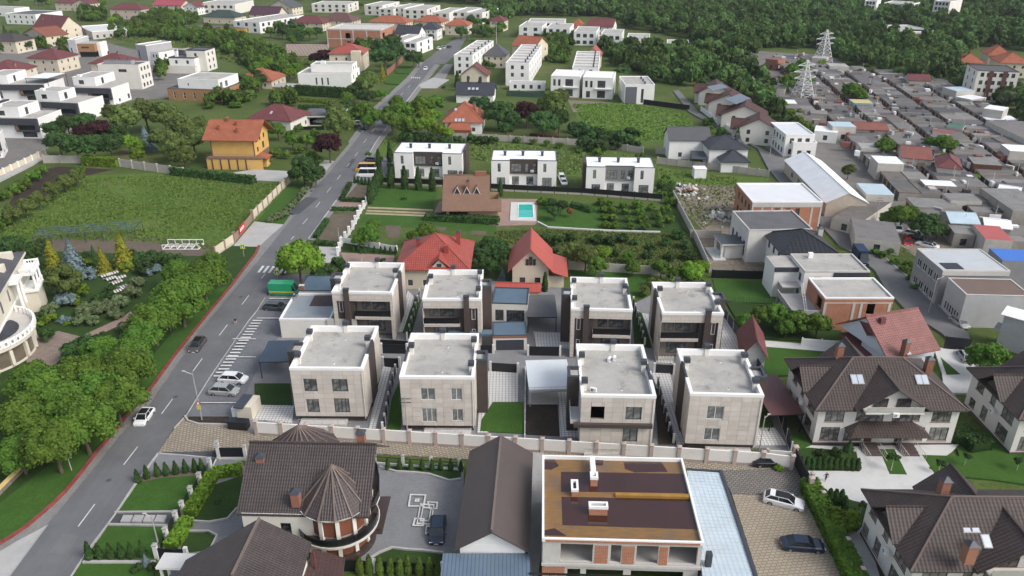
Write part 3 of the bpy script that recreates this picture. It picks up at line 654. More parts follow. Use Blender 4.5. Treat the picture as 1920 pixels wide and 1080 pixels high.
def car(kind, pm, px, py, head, label, name='parked_car', cat='car', group=None, key=None, z=.02, roofm=None, xy=None):
 """px, py: pixel of the middle of the car on the ground; head: (dx, dy) pixel direction of its nose"""
 body, gl, roof, ty, ri, hl, tl, mi, pl, L, W, zz, a = car_meshes(kind, pm, key or pm.name); p = P(px, py); q = P(px + head[0], py + head[1]); rz = math.atan2(q.y - p.y, q.x - p.x) + math.pi
 r = thing(name, label, cat, Vector((p.x, p.y, z)), rz, group); of = Vector((-L / 2, 0, 0))
 bo = link('body', body, r, of); link('glazing', gl, r, of); ro = link('roof', roof, r, of)
 if roofm: MB().box(L * .38 - L / 2, -W * .33, 0, L * .72 - L / 2, W * .33, .012, roofm).build('glass_roof', ro).location = (L / 2, 0, {'suv': 1.66, 'hatch': 1.5, 'sedan': 1.45, 'wagon': 1.5, 'van': 2.6}[kind])
 for x in (.85, L - .9):
  for s in (-1, 1):
   t = link('wheel', ty, r, of + Vector((x, s * (W / 2 - .1), .33))); link('rim', ri, t)
 for s in (-1, 1):
  link('headlight', hl, r, of + Vector((.02, s * W * .33, zz * .62))); link('tail_light', tl, r, of + Vector((L - .02, s * W * .36, zz * .68))); link('mirror', mi, r, of + Vector((a + .35, s * W * .5 - (.2 if s < 0 else 0), zz * .98)))
 link('number_plate', pl, r, of + Vector((.0, 0, .45))); link('number_plate', pl, r, of + Vector((L, 0, .55)))
 return r
# ------------------------------------------------------------------ ground, roads, yards
G_WILD = ground('wild_grass', [(.065, .10, .024), (.10, .135, .036), (.055, .08, .022), (.15, .13, .07)], .06, 1.6)
G_FIELD = ground('field_grass', [(.075, .135, .024), (.115, .175, .036), (.06, .10, .022), (.16, .13, .07)], .05, 1.3, mid=.03, bumpd=.12)
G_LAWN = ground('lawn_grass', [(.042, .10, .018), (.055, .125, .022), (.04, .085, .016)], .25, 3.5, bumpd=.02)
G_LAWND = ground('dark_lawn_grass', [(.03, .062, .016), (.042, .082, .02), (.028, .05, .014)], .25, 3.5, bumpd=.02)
G_MEADOW = ground('meadow_grass', [(.085, .14, .028), (.11, .17, .035), (.065, .11, .022), (.14, .12, .06)], .05, 1.2, bumpd=.1)
G_SOIL = ground('bare_soil', [(.13, .105, .08), (.16, .13, .10), (.10, .085, .062)], .3, 3)
G_DARKSOIL = ground('dark_soil', [(.045, .035, .028), (.06, .045, .035), (.035, .028, .022)], .4, 3)
G_DIRT = ground('construction_dirt', [(.20, .17, .135), (.27, .23, .18), (.15, .125, .10), (.08, .10, .04)], .12, 1.5)
G_GRAVEL = ground('yard_gravel', [(.17, .16, .15), (.22, .21, .195), (.14, .13, .125)], .2, 3)
def asphalt(name, col):
 m, n, b = newmat(name); pos = n.nodes.new('ShaderNodeNewGeometry').outputs['Position']
 mp = N(n, 'ShaderNodeMapping'); mp.inputs['Scale'].default_value = (1.2, .05, 1); n.links.new(pos, mp.inputs[0])
 c = mixc(n, ramp(n, noise(n, pos, .12, 5, .7), .35, .65), mul(col, .86), mul(col, 1.12))
 c = mixc(n, math_(n, 'MULTIPLY', ramp(n, noise(n, mp.outputs[0], 1, 4), .5, .7), .3), c, mul(col, 1.25))
 c = mixc(n, math_(n, 'MULTIPLY', ramp(n, noise(n, pos, 8, 2), .5, .7), .3), c, mul(col, .7))
 c = mixc(n, math_(n, 'MULTIPLY', ramp(n, noise(n, pos, .5, 6, .8), .64, .68), .35), c, mul(col, .55))
 n.links.new(c, b.inputs['Base Color']); b.inputs['Roughness'].default_value = .85; b.inputs['Specular IOR Level'].default_value = .3; MATS[name] = m; return m
ASPH = asphalt('asphalt', (.135, .137, .142)); ASPH2 = asphalt('old_asphalt', (.15, .15, .15)); ASPHD = asphalt('dark_asphalt', (.075, .078, .085))
SIDEW = bricks('sidewalk_pavers', (.26, .25, .24), (.225, .22, .21), (.16, .155, .15), .4, .2, .012, True, rot=.7)
PARKP = bricks('parking_pavers', (.20, .205, .22), (.165, .17, .185), (.10, .10, .11), .4, .2, .014, True, rot=.1, scale=.3)
COBB = bricks('cobble_lane', (.40, .345, .26), (.30, .26, .20), (.17, .145, .115), .55, .42, .07, True, rot=.3, var=.2)
COBG = bricks('grey_cobble_lane', (.25, .23, .205), (.19, .175, .155), (.09, .085, .08), .5, .4, .06, True, rot=.2)
YARDP = bricks('beige_yard_pavers', (.38, .325, .245), (.33, .28, .21), (.20, .17, .13), .62, .42, .05, True, rot=-.1, var=.1)
GREYP = bricks('grey_yard_pavers', (.25, .255, .265), (.215, .22, .23), (.12, .125, .13), .3, .15, .01, True, rot=.1, var=.1)
def dotted(name, a, b_, s=.5):
 m, n, b = newmat(name); pos = n.nodes.new('ShaderNodeNewGeometry').outputs['Position']
 t = N(n, 'ShaderNodeTexBrick', offset=0.0); n.links.new(pos, t.inputs['Vector'])
 for k, v in (('Color1', rgba(a)), ('Color2', rgba(mul(a, .93))), ('Mortar', rgba(b_)), ('Scale', 1), ('Mortar Size', .05), ('Brick Width', s), ('Row Height', s), ('Mortar Smooth', .05)): t.inputs[k].default_value = v
 n.links.new(t.outputs[0], b.inputs['Base Color']); b.inputs['Roughness'].default_value = .85; MATS[name] = m; return m
WPAV = dotted('white_grid_pavers', (.64, .63, .61), (.30, .29, .27), .5)
LGREY = mat('light_concrete_paving', (.40, .395, .38), .85, .1, .3, stain=.3)
PALEP = mat('pale_stone_paving', (.56, .56, .54), .7, .06, .4, stain=.2)
PINKP = bricks('pink_pavers', (.36, .25, .21), (.31, .215, .185), (.22, .17, .15), .3, .15, .01, True)
LINE = mat('road_paint', (.62, .62, .60), .7, .18, 1.2); KERBR = mat('red_painted_kerb', (.24, .062, .05), .85, .3, 1.0); KERBG = mat('grey_kerb', (.42, .41, .40), .85, .1, 1.0)
g = MB(); g.face([(-1500, -100, 0), (1500, -100, 0), (1500, 2400, 0), (-1500, 2400, 0)], G_WILD); g.build('ground', kind='structure')
PT = patch
PT('garage_yard_ground', [(1380, 92), (1560, 106), (1650, 160), (1800, 185), (1960, 270), (1960, 640), (1770, 520), (1660, 440), (1560, 385), (1490, 330), (1400, 240), (1440, 190), (1370, 120)], G_GRAVEL)
PT('housing_ground', [(-40, 90), (120, 60), (300, 105), (400, 170), (330, 182), (240, 190), (120, 255), (60, 300), (-60, 345)], G_GRAVEL)
PT('field', [(-40, 535), (-40, 402), (60, 372), (110, 345), (160, 330), (330, 322), (545, 343), (505, 395), (402, 470), (250, 462), (20, 452)], G_FIELD)
PT('soil_bed', [(30, 362), (70, 320), (110, 312), (215, 318), (150, 332), (120, 345), (60, 385), (10, 392)], G_DARKSOIL)
PT('soil_strip', [(60, 440), (250, 437), (420, 462), (400, 480), (200, 478), (70, 470)], G_SOIL)
PT('meadow', [(1075, 195), (1180, 192), (1290, 214), (1312, 252), (1215, 268), (1120, 262), (1085, 235)], G_MEADOW)
PT('dirt_patch', [(1065, 188), (1150, 192), (1110, 212), (1075, 210)], G_DIRT)
PT('meadow', [(725, 258), (860, 262), (1140, 282), (1232, 300), (1226, 345), (1060, 330), (880, 300), (700, 292)], G_MEADOW)
PT('meadow', [(1232, 312), (1300, 325), (1445, 335), (1400, 362), (1300, 352), (1235, 340)], G_MEADOW)
PT('building_site_dirt', [(1270, 345), (1385, 350), (1400, 445), (1318, 432), (1285, 398), (1262, 362)], G_DIRT)
PT('building_site_dirt', [(1300, 445), (1390, 446), (1420, 484), (1465, 490), (1470, 516), (1335, 512), (1312, 470)], G_DIRT)
PT('garden_ground', [(640, 420), (930, 432), (1290, 440), (1330, 505), (1060, 500), (1060, 530), (820, 520), (640, 500)], G_WILD)
PT('lawn', [(1008, 378), (1130, 384), (1140, 432), (1012, 424)], G_LAWN)
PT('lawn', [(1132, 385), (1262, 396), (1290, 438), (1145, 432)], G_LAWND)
PT('lawn', [(702, 352), (822, 354), (813, 391), (690, 388)], G_LAWN)
PT('lawn', [(682, 402), (812, 404), (930, 414), (930, 436), (672, 422)], G_LAWN)
PT('vegetable_bed', [(722, 423), (752, 424), (748, 446), (728, 446)], G_SOIL)
PT('vegetable_bed', [(812, 425), (838, 426), (836, 432), (811, 431)], G_SOIL)
PT('vegetable_bed', [(884, 433), (912, 434), (912, 441), (882, 440)], G_SOIL)
for i, y in enumerate((389, 395, 400)): PT('wheel_track', [(690 - i * 2, y - 1), (812, y + 4), (812, y + 7), (689 - i * 2, y + 2)], mat('sandy_track', (.36, .30, .20), .9, .15, .5))
PT('soil_plot', [(655, 348), (692, 348), (686, 377), (640, 375)], G_SOIL)
PT('soil_plot', [(615, 402), (674, 401), (662, 428), (640, 456), (592, 452)], G_SOIL)
PT('driveway', [(637, 378), (690, 380), (676, 399), (616, 397)], PINKP)
PT('driveway', [(598, 463), (632, 464), (630, 494), (600, 493)], LGREY)
PT('driveway', [(636, 474), (740, 479), (736, 500), (650, 494)], PINKP)
PT('lawn', [(636, 454), (745, 472), (742, 480), (640, 474)], G_LAWND)
PT('terrace', [(808, 410), (824, 378), (862, 372), (1008, 374), (1006, 418), (1002, 422), (934, 424)], PINKP)
PT('lawn', [(1068, 505), (1222, 512), (1226, 560), (1180, 560), (1072, 535)], G_LAWN)
PT('lawn', [(1336, 524), (1452, 532), (1458, 571), (1346, 566)], G_LAWN)
PT('lawn', [(483, 414), (543, 345), (588, 346), (536, 420), (528, 424)], G_LAWN)
PT('driveway', [(437, 463), (477, 416), (534, 422), (490, 464)], LGREY)
PT('driveway', [(395, 330), (480, 318), (545, 322), (538, 342), (470, 338)], LGREY)
PT('driveway', [(600, 300), (632, 303), (606, 328), (597, 322)], LGREY)
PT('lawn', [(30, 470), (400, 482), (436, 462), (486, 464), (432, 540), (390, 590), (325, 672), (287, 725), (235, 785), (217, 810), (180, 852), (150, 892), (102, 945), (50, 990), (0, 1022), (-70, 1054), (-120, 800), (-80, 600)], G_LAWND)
PT('lawn', [(310, 640), (396, 545), (428, 538), (387, 588), (322, 670), (285, 720), (230, 782), (175, 850), (146, 890), (98, 943), (46, 988), (-4, 1020), (-20, 960), (110, 860), (230, 740)], G_LAWN)
PT('timber_terrace', [(40, 660), (60, 632), (110, 622), (150, 632), (130, 655), (100, 690), (62, 700)], bricks('timber_terrace_boards', (.30, .24, .20), (.25, .20, .165), (.12, .09, .08), 3.0, .35, .04, True, rot=.2))
PT('garden_path', [(160, 628), (232, 595), (245, 585), (252, 592), (236, 606), (180, 632)], PINKP)
PT('pavement', [(486, 464), (480, 477), (432, 540), (390, 590), (325, 672), (287, 725), (235, 785), (217, 810), (180, 852), (150, 892), (102, 945), (50, 990), (0, 1022), (-80, 1064), (-60, 1110), (25, 1080), (97, 982), (136, 935), (200, 857), (237, 810), (285, 760), (332, 690), (382, 617), (445, 540), (480, 497), (537, 425), (597, 347), (616, 327), (664, 270), (656, 268), (606, 328), (585, 346), (531, 423), (500, 450)], SIDEW)
PT('pavement', [(-60, 1110), (-40, 1060), (30, 1018), (97, 982), (40, 1062), (0, 1110)], LGREY)
PT('pavement', [(577, 450), (610, 405), (637, 367), (660, 342), (702, 270), (732, 230), (785, 160), (815, 120), (825, 122), (795, 160), (742, 232), (712, 272), (700, 292), (672, 343), (648, 372), (622, 402), (590, 452)], SIDEW)
PT('pavement', [(664, 270), (710, 202), (775, 147), (797, 115), (790, 113), (762, 147), (700, 202), (652, 268)], SIDEW)
PT('forecourt', [(800, 160), (835, 121), (850, 121), (828, 160)], SIDEW)
PT('forecourt', [(785, 160), (812, 146), (842, 150), (818, 166), (790, 166)], LGREY)
PT('parking_lot', [(497, 522), (560, 515), (640, 520), (560, 600), (530, 640), (480, 700), (452, 760), (440, 786), (347, 784), (392, 712), (467, 602), (481, 585)], PARKP)
PT('parking_lot', [(690, 292), (720, 296), (745, 300), (735, 320), (700, 345), (668, 345), (690, 315)], PARKP)
PT('compound_paving', [(440, 800), (452, 760), (480, 700), (545, 600), (620, 520), (760, 525), (1000, 530), (1070, 545), (1180, 575), (1220, 555), (1345, 570), (1365, 600), (1395, 655), (1440, 720), (1475, 800), (1480, 850), (1440, 843), (470, 812)], mat('compound_concrete', (.22, .22, .225), .85, .12, .2, stain=.3))
PT('cobbled_lane', [(297, 851), (327, 806), (350, 782), (440, 797), (470, 812), (1440, 872), (1505, 876), (1510, 930), (1375, 926), (1350, 888), (1282, 880), (1000, 872), (865, 862), (700, 852), (412, 848)], COBB)
PT('cobbled_lane', [(1350, 884), (1500, 880), (1512, 932), (1372, 928)], COBG)
PT('planting_bed', [(352, 783), (430, 783), (436, 797), (372, 796), (355, 792)], G_DARKSOIL)
PT('yard', [(1372, 929), (1512, 933), (1560, 1000), (1606, 1110), (1430, 1110)], YARDP)
PT('driveway', [(262, 905), (298, 854), (400, 861), (452, 866), (470, 895), (420, 905), (372, 884), (300, 888)], GREYP)
PT('dark_kerb_strip', [(299, 850), (412, 848), (412, 862), (385, 860)], ASPHD)
PT('lawn', [(221, 964), (257, 909), (300, 899), (376, 893), (326, 963)], G_LAWN)
PT('planting_bed', [(257, 908), (263, 898), (310, 888), (374, 884), (376, 893), (300, 899)], G_SOIL)
PT('gravel_bed', [(202, 987), (216, 964), (327, 963), (314, 989)], ASPHD)
PT('lawn', [(163, 1050), (203, 989), (313, 990), (294, 1052)], G_LAWN)
PT('planting_bed', [(157, 1057), (163, 1049), (293, 1051), (292, 1058)], G_SOIL)
PT('lawn', [(120, 1110), (152, 1060), (292, 1060), (285, 1110)], G_LAWN)
PT('garden_ground', [(330, 1110), (300, 1040), (340, 985), (385, 905), (410, 880), (470, 880), (470, 960), (450, 1000), (420, 1110)], GREYP)
PT('lawn', [(362, 981), (392, 915), (458, 893), (445, 955), (425, 975), (392, 982)], G_LAWND)
PT('lawn', [(338, 1036), (350, 1001), (392, 1000), (408, 1008), (395, 1034), (352, 1040)], G_LAWND)
PT('courtyard', [(690, 872), (870, 872), (868, 1040), (690, 1062), (600, 1010), (640, 900)], GREYP)
PT('lawn', [(712, 878), (866, 872), (864, 902), (842, 905), (824, 899), (805, 893), (778, 890), (742, 888)], G_LAWND)
PT('lawn', [(693, 1052), (712, 1040), (735, 1031), (760, 1034), (792, 1036), (832, 1041), (836, 1066), (696, 1068)], G_LAWND)
PT('concrete_yard', [(990, 850), (1020, 852), (1018, 1010), (1006, 1110), (990, 1110)], CONC)
PT('lawn', [(1478, 815), (1505, 815), (1535, 850), (1500, 892), (1488, 850)], G_LAWN)
PT('driveway', [(1500, 892), (1495, 850), (1520, 838), (1610, 840), (1660, 838), (1800, 836), (1740, 880), (1760, 893), (1760, 930), (1640, 950), (1590, 940), (1522, 916)], PALEP)
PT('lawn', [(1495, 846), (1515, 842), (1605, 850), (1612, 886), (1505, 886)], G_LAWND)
PT('lawn', [(1648, 845), (1676, 845), (1700, 893), (1667, 892)], G_LAWN)
PT('lawn', [(1728, 856), (1798, 858), (1792, 840), (1850, 812), (1950, 842), (1950, 915), (1860, 902), (1752, 892)], G_LAWN)
PT('garden_ground', [(1512, 918), (1588, 938), (1626, 952), (1620, 1030), (1610, 1110), (1590, 1080)], G_LAWND)
PT('terrace', [(1590, 995), (1622, 992), (1650, 1090), (1600, 1110), (1585, 1040)], LGREY)
PT('lawn', [(1395, 640), (1440, 652), (1585, 655), (1590, 702), (1430, 708), (1405, 675)], G_LAWN)
PT('garden_path', [(1398, 628), (1420, 640), (1560, 652), (1575, 664), (1425, 652), (1432, 672), (1408, 674)], PALEP)
PT('lawn', [(1360, 566), (1470, 580), (1575, 610), (1580, 645), (1400, 635)], G_LAWND)
PT('driveway', [(1750, 655), (1830, 655), (1850, 690), (1815, 740), (1770, 740), (1765, 700)], PALEP)
PT('lawn', [(1762, 672), (1800, 705), (1774, 706)], G_LAWN)
# villa yards
for nm, pts, m in (('lawn', [(478, 722), (545, 722), (549, 762), (478, 761)], G_LAWND), ('yard_pavers', [(468, 762), (552, 764), (548, 797), (466, 788)], WPAV),
 ('walkway', [(718, 690), (733, 692), (704, 812), (690, 812)], WPAV), ('lawn', [(735, 750), (757, 700), (751, 812), (725, 812)], G_LAWN), ('yard_pavers', [(903, 698), (972, 700), (971, 757), (925, 757), (915, 815), (895, 815)], WPAV),
 ('lawn', [(903, 790), (924, 757), (981, 757), (982, 816), (900, 812)], G_LAWN), ('soil_bed', [(987, 762), (1045, 762), (1049, 820), (985, 817)], G_DARKSOIL), ('yard_pavers', [(1046, 738), (1080, 738), (1095, 824), (1050, 822)], WPAV),
 ('yard_pavers', [(990, 736), (1046, 738), (1046, 762), (990, 761)], LGREY), ('yard_pavers', [(1000, 625), (1070, 628), (1072, 655), (1006, 655)], WPAV), ('walkway', [(1220, 700), (1255, 700), (1285, 836), (1268, 836)], WPAV), ('soil_bed', [(1226, 730), (1240, 735), (1268, 836), (1235, 836)], G_DARKSOIL),
 ('walkway', [(1203, 590), (1215, 592), (1250, 662), (1228, 662)], WPAV), ('yard_pavers', [(1225, 660), (1265, 660), (1262, 685), (1230, 682)], WPAV), ('lawn', [(1184, 585), (1203, 590), (1222, 655), (1190, 650)], G_LAWND),
 ('yard_pavers', [(1355, 600), (1372, 605), (1388, 660), (1350, 660)], WPAV), ('lawn', [(1418, 750), (1436, 752), (1450, 806), (1420, 806)], G_LAWN), ('yard_pavers', [(1415, 806), (1452, 806), (1474, 838), (1412, 838)], WPAV),
 ('walkway', [(765, 548), (777, 560), (762, 625), (740, 625)], WPAV), ('lawn', [(777, 565), (790, 565), (772, 626), (755, 626)], G_LAWN)):
 PT(nm, pts, m)
# the main street, its lane lines and crossings
road = PT('road', [(-10, 1130), (25, 1080), (97, 982), (136, 935), (200, 857), (237, 810), (285, 760), (332, 690), (382, 617), (445, 540), (480, 497), (537, 425), (597, 347), (616, 327), (664, 270), (710, 202), (775, 147), (797, 115), (838, 84), (858, 72), (874, 72), (858, 100), (835, 121), (815, 121), (785, 160), (732, 230), (700, 272), (677, 315), (660, 342), (637, 367), (610, 405), (577, 450), (522, 522), (481, 585), (467, 602), (392, 712), (347, 780), (322, 810), (297, 852), (255, 907), (214, 970), (160, 1042), (105, 1130)], ASPH)
ZR = ZL[0]
for q in ([(575, 372), (598, 374), (560, 405), (536, 402)], [(232, 842), (252, 846), (240, 862), (219, 858)], [(660, 300), (668, 300), (655, 318), (647, 317)], [(402, 640), (418, 642), (412, 651), (396, 649)], [(120, 1004), (150, 1010), (126, 1046), (94, 1040)]): MB().prism([tuple(P(*p).xy) for p in q], ZR - .1, ZR + .001, ASPHD if q[0][0] > 560 else ASPH2, bottom=False).build('asphalt_patch', road)
for x, y in ((585, 360), (330, 748), (452, 560), (205, 905), (690, 238), (620, 345)): q = P(x, y); MB().cyl(q.x, q.y, 0, ZR + .003, .36, .36, ASPHD, 14).build('manhole_cover', road)
def quad_mark(name, pts, m=LINE, z=None, parent=None):
 z = ZR + .004 if z is None else z; q = [P(*p) for p in pts]
 o = MB().prism([(p.x, p.y) for p in q], z - .002, z, m, bottom=False).build(name, parent);
 if parent is None: o['kind'] = 'structure'
 return o
dash = [(148, 992, 179, 950), (233, 876, 259, 842), (304, 780, 324.5, 752), (362.5, 700, 380, 676), (411.7, 632.5, 427, 612.5), (454.2, 574.5, 467, 557.5), (490.7, 525, 497.5, 517), (546, 452, 552, 445.7), (568, 423, 577, 412.5), (592.5, 391.7, 600, 381.7), (613, 364, 620.7, 354), (632.5, 339, 639, 330.5), (650, 315.5, 656, 308), (665.5, 295, 671, 288), (682, 270, 688, 262), (697, 250, 702, 243), (711, 231, 716, 224), (724, 213, 729, 206), (737, 196, 741, 190), (752, 180, 756, 175), (765, 166, 769, 161)]
for a in dash:
 p, q = P(a[0], a[1]), P(a[2], a[3]); n = (q - p).normalized(); n = Vector((-n.y, n.x, 0)) * .07
 MB().prism([(v.x, v.y) for v in (p - n, p + n, q + n, q - n)], ZR, ZR + .004, LINE, bottom=False).build('lane_dash', road)
def bars(p0, p1, n, length, wdt, name='crossing_bar', par=road, z=None):
 """n painted bars side by side from ground point p0 to p1, each reaching along the given vector"""
 z = ZR + .004 if z is None else z; d = (p1 - p0) / n; u = d.normalized()
 for i in range(n):
  c = p0 + d * (i + .5); a = c - u * (wdt / 2); b = c + u * (wdt / 2); MB().prism([(v.x, v.y) for v in (a, b, b + length, a + length)], z - .004, z, LINE, bottom=False).build(name, par)
rd = (P(454, 574) - P(304, 780)).normalized()
bars(P(480, 514), P(540, 516), 6, rd * 3.4, .55)
bars(P(399, 712), P(476, 602), 19, Vector((1.75, 0, 0)), .42, 'hatch_bar', z=ZR + .008)
bars(P(769, 148), P(788, 149), 5, rd * 3.2, .5); bars(P(709, 214), P(722, 215), 3, rd * 3, .5)
for a, b in (((437, 639), (480, 639)), ((425, 673), (480, 673)), ((377, 759), (443, 759)), ((505, 563), (560, 563)), ((482, 600), (530, 600))):
 quad_mark('bay_line', [(a[0], a[1] - .7), (b[0], b[1] - .7), (b[0], b[1] + .7), (a[0], a[1] + .7)], LINE, ZR + .006, road)
def strip(name, pix, wd, h, m, z0=0.0, world=False, **k):
 """a kerb: a raised band along a line"""
 W = [Vector((p[0], p[1], 0)) if world else P(*p) for p in pix]; mb = MB(); L = []; R_ = []
 for i, p in enumerate(W):
  d = (W[min(i + 1, len(W) - 1)] - W[max(i - 1, 0)]).normalized(); n = Vector((-d.y, d.x, 0)) * wd / 2; L.append(p + n); R_.append(p - n)
 for i in range(len(W) - 1):
  a, b, c, d = R_[i], R_[i + 1], L[i + 1], L[i]
  mb.face([(a.x, a.y, h), (b.x, b.y, h), (c.x, c.y, h), (d.x, d.y, h)], m)
  for s, e in ((a, b), (c, d)): mb.face([(s.x, s.y, z0), (e.x, e.y, z0), (e.x, e.y, h), (s.x, s.y, h)], m)
 for s, e in ((R_[0], L[0]), (L[-1], R_[-1])): mb.face([(s.x, s.y, z0), (e.x, e.y, z0), (e.x, e.y, h), (s.x, s.y, h)], m)
 k.setdefault('kind', 'structure'); return mb.build(name, None, **k)
strip('red_kerb', [(486, 462), (480, 477), (456, 508), (432, 540), (390, 590), (325, 672), (287, 725), (235, 785), (217, 810), (180, 852), (150, 892), (125, 922), (102, 945), (76, 968), (50, 990), (25, 1007), (0, 1022), (-60, 1052)], .5, .36, KERBR)
strip('kerb', [(105, 1130), (160, 1042), (214, 970), (257, 908), (297, 853)], .28, .38, KERBG)
strip('kerb', [(327, 806), (350, 781), (392, 713), (434, 650), (467, 603), (482, 585), (497, 560)], .12, .33, KERBG)
strip('kerb', [(347, 783), (353, 792), (372, 798), (440, 800)], .22, .45, KERBG)
strip('kerb', [(299, 854), (350, 858), (412, 864)], .2, .42, KERBG)
strip('kerb', [(157, 1057), (292, 1058)], .35, .42, KERBG); strip('kerb', [(203, 987), (314, 989)], .3, .42, CONC); strip('kerb', [(216, 964), (327, 963)], .25, .42, CONC)
strip('kerb', [(578, 450), (611, 405), (638, 367), (661, 342), (678, 315), (703, 270), (733, 230), (786, 160)], .2, .36, KERBG)
strip('kerb', [(480, 497), (537, 425), (597, 347), (616, 327), (664, 270), (710, 202), (775, 147)], .18, .36, KERBG)
strip('kerb', [(712, 879), (742, 888), (778, 890), (805, 893), (824, 899), (842, 905), (864, 902)], .25, .5, KERBG); strip('kerb', [(693, 1052), (712, 1040), (735, 1031), (760, 1034), (792, 1036), (832, 1041)], .25, .5, KERBG)
strip('kerb', [(345, 1000), (392, 1000), (408, 1008), (395, 1034)], .2, .5, KERBG); strip('kerb', [(362, 981), (392, 983), (427, 977), (445, 957)], .2, .5, KERBG)
# right-hand lane
PT('lane', [(1262, 172), (1272, 170), (1310, 212), (1358, 245), (1450, 292), (1492, 330), (1552, 390), (1580, 420), (1629, 460), (1677, 502), (1732, 547), (1815, 630), (1830, 690), (1765, 628), (1700, 587), (1657, 540), (1640, 510), (1600, 477), (1572, 462), (1525, 410), (1485, 372), (1440, 318), (1420, 280), (1340, 238), (1292, 212)], ASPH2)
strip('kerb', [(1553, 392), (1580, 420), (1629, 460), (1677, 502), (1732, 547), (1782, 600)], .2, .5, KERBG)
PT('verge', [(1572, 402), (1640, 436), (1720, 470), (1738, 545), (1716, 532), (1630, 460)], G_WILD)
PT('yard_dirt', [(1655, 430), (1780, 440), (1790, 475), (1722, 490), (1690, 465)], G_DIRT)
PT('side_street', [(-40, 345), (0, 328), (80, 286), (92, 292), (60, 312), (0, 342), (-40, 362)], LGREY)
PT('lawn', [(700, 178), (738, 166), (730, 178), (706, 182)], G_LAWN); PT('lawn', [(720, 145), (762, 140), (748, 160), (722, 158)], G_LAWN); PT('lawn', [(742, 128), (776, 128), (768, 140), (740, 138)], G_LAWN)
# ------------------------------------------------------------------ the eight stone-clad villas
CLAD = mat('stone_cladding_panel', (.60, .545, .485), .75, .09, .7, stain=.12)
n_ = CLAD.node_tree; oi_ = n_.nodes.new('ShaderNodeObjectInfo'); b_ = n_.nodes['Principled BSDF']; src_ = b_.inputs['Base Color'].links[0].from_socket
r_ = ramp(n_, oi_.outputs['Random'], 0, 1); r_.node.inputs[3].default_value = .9; r_.node.inputs[4].default_value = 1.07; hs_ = n_.nodes.new('ShaderNodeHueSaturation'); n_.links.new(src_, hs_.inputs['Color']); n_.links.new(r_, hs_.inputs['Value']); n_.links.new(hs_.outputs[0], b_.inputs['Base Color'])
JOINT = mat('cladding_joint', (.24, .21, .185), .9, .08, .8)
CLADW = bricks('stone_clad_wall', (.60, .545, .485), (.55, .50, .44), (.36, .32, .28), 1.45, .72, .022, var=.06)
def clad(h, x0, x1, z0, z1, ops, y=0, pw=1.48, phh=.735):
 nx = max(1, round((x1 - x0) / pw)); nz = max(1, round((z1 - z0) / phh)); dx, dz = (x1 - x0) / nx, (z1 - z0) / nz
 for j in range(nz):
  for i in range(nx):
   cells = [(x0 + i * dx, z0 + j * dz, x0 + (i + 1) * dx, z0 + (j + 1) * dz)]
   for o in ops:
    a, b, c, d = o[0], o[1], o[0] + o[2], o[1] + o[3]; new = []
    for (p, q, r, s) in cells:
     if c <= p or a >= r or d <= q or b >= s: new.append((p, q, r, s)); continue
     if a > p: new.append((p, q, a, s)); p = a
     if c < r: new.append((c, q, r, s)); r = c
     if b > q: new.append((p, q, r, b))
     if d < s: new.append((p, d, r, s))
    cells = new
   for (p, q, r, s) in cells:
    if r - p < .12 or s - q < .12: continue
    k = ('clad', round(r - p, 2), round(s - q, 2))
    if k not in WCACHE: WCACHE[k] = MB().box(.014, -.03, .014, r - p - .014, .0, s - q - .014, CLAD, skip='b').mesh('cladding_panel')
    link('cladding_panel', WCACHE[k], h.r, (p, y, q))
BAL = mat('dark_balcony_glass', (.012, .012, .014), .12, .1, .5, spec=.6)
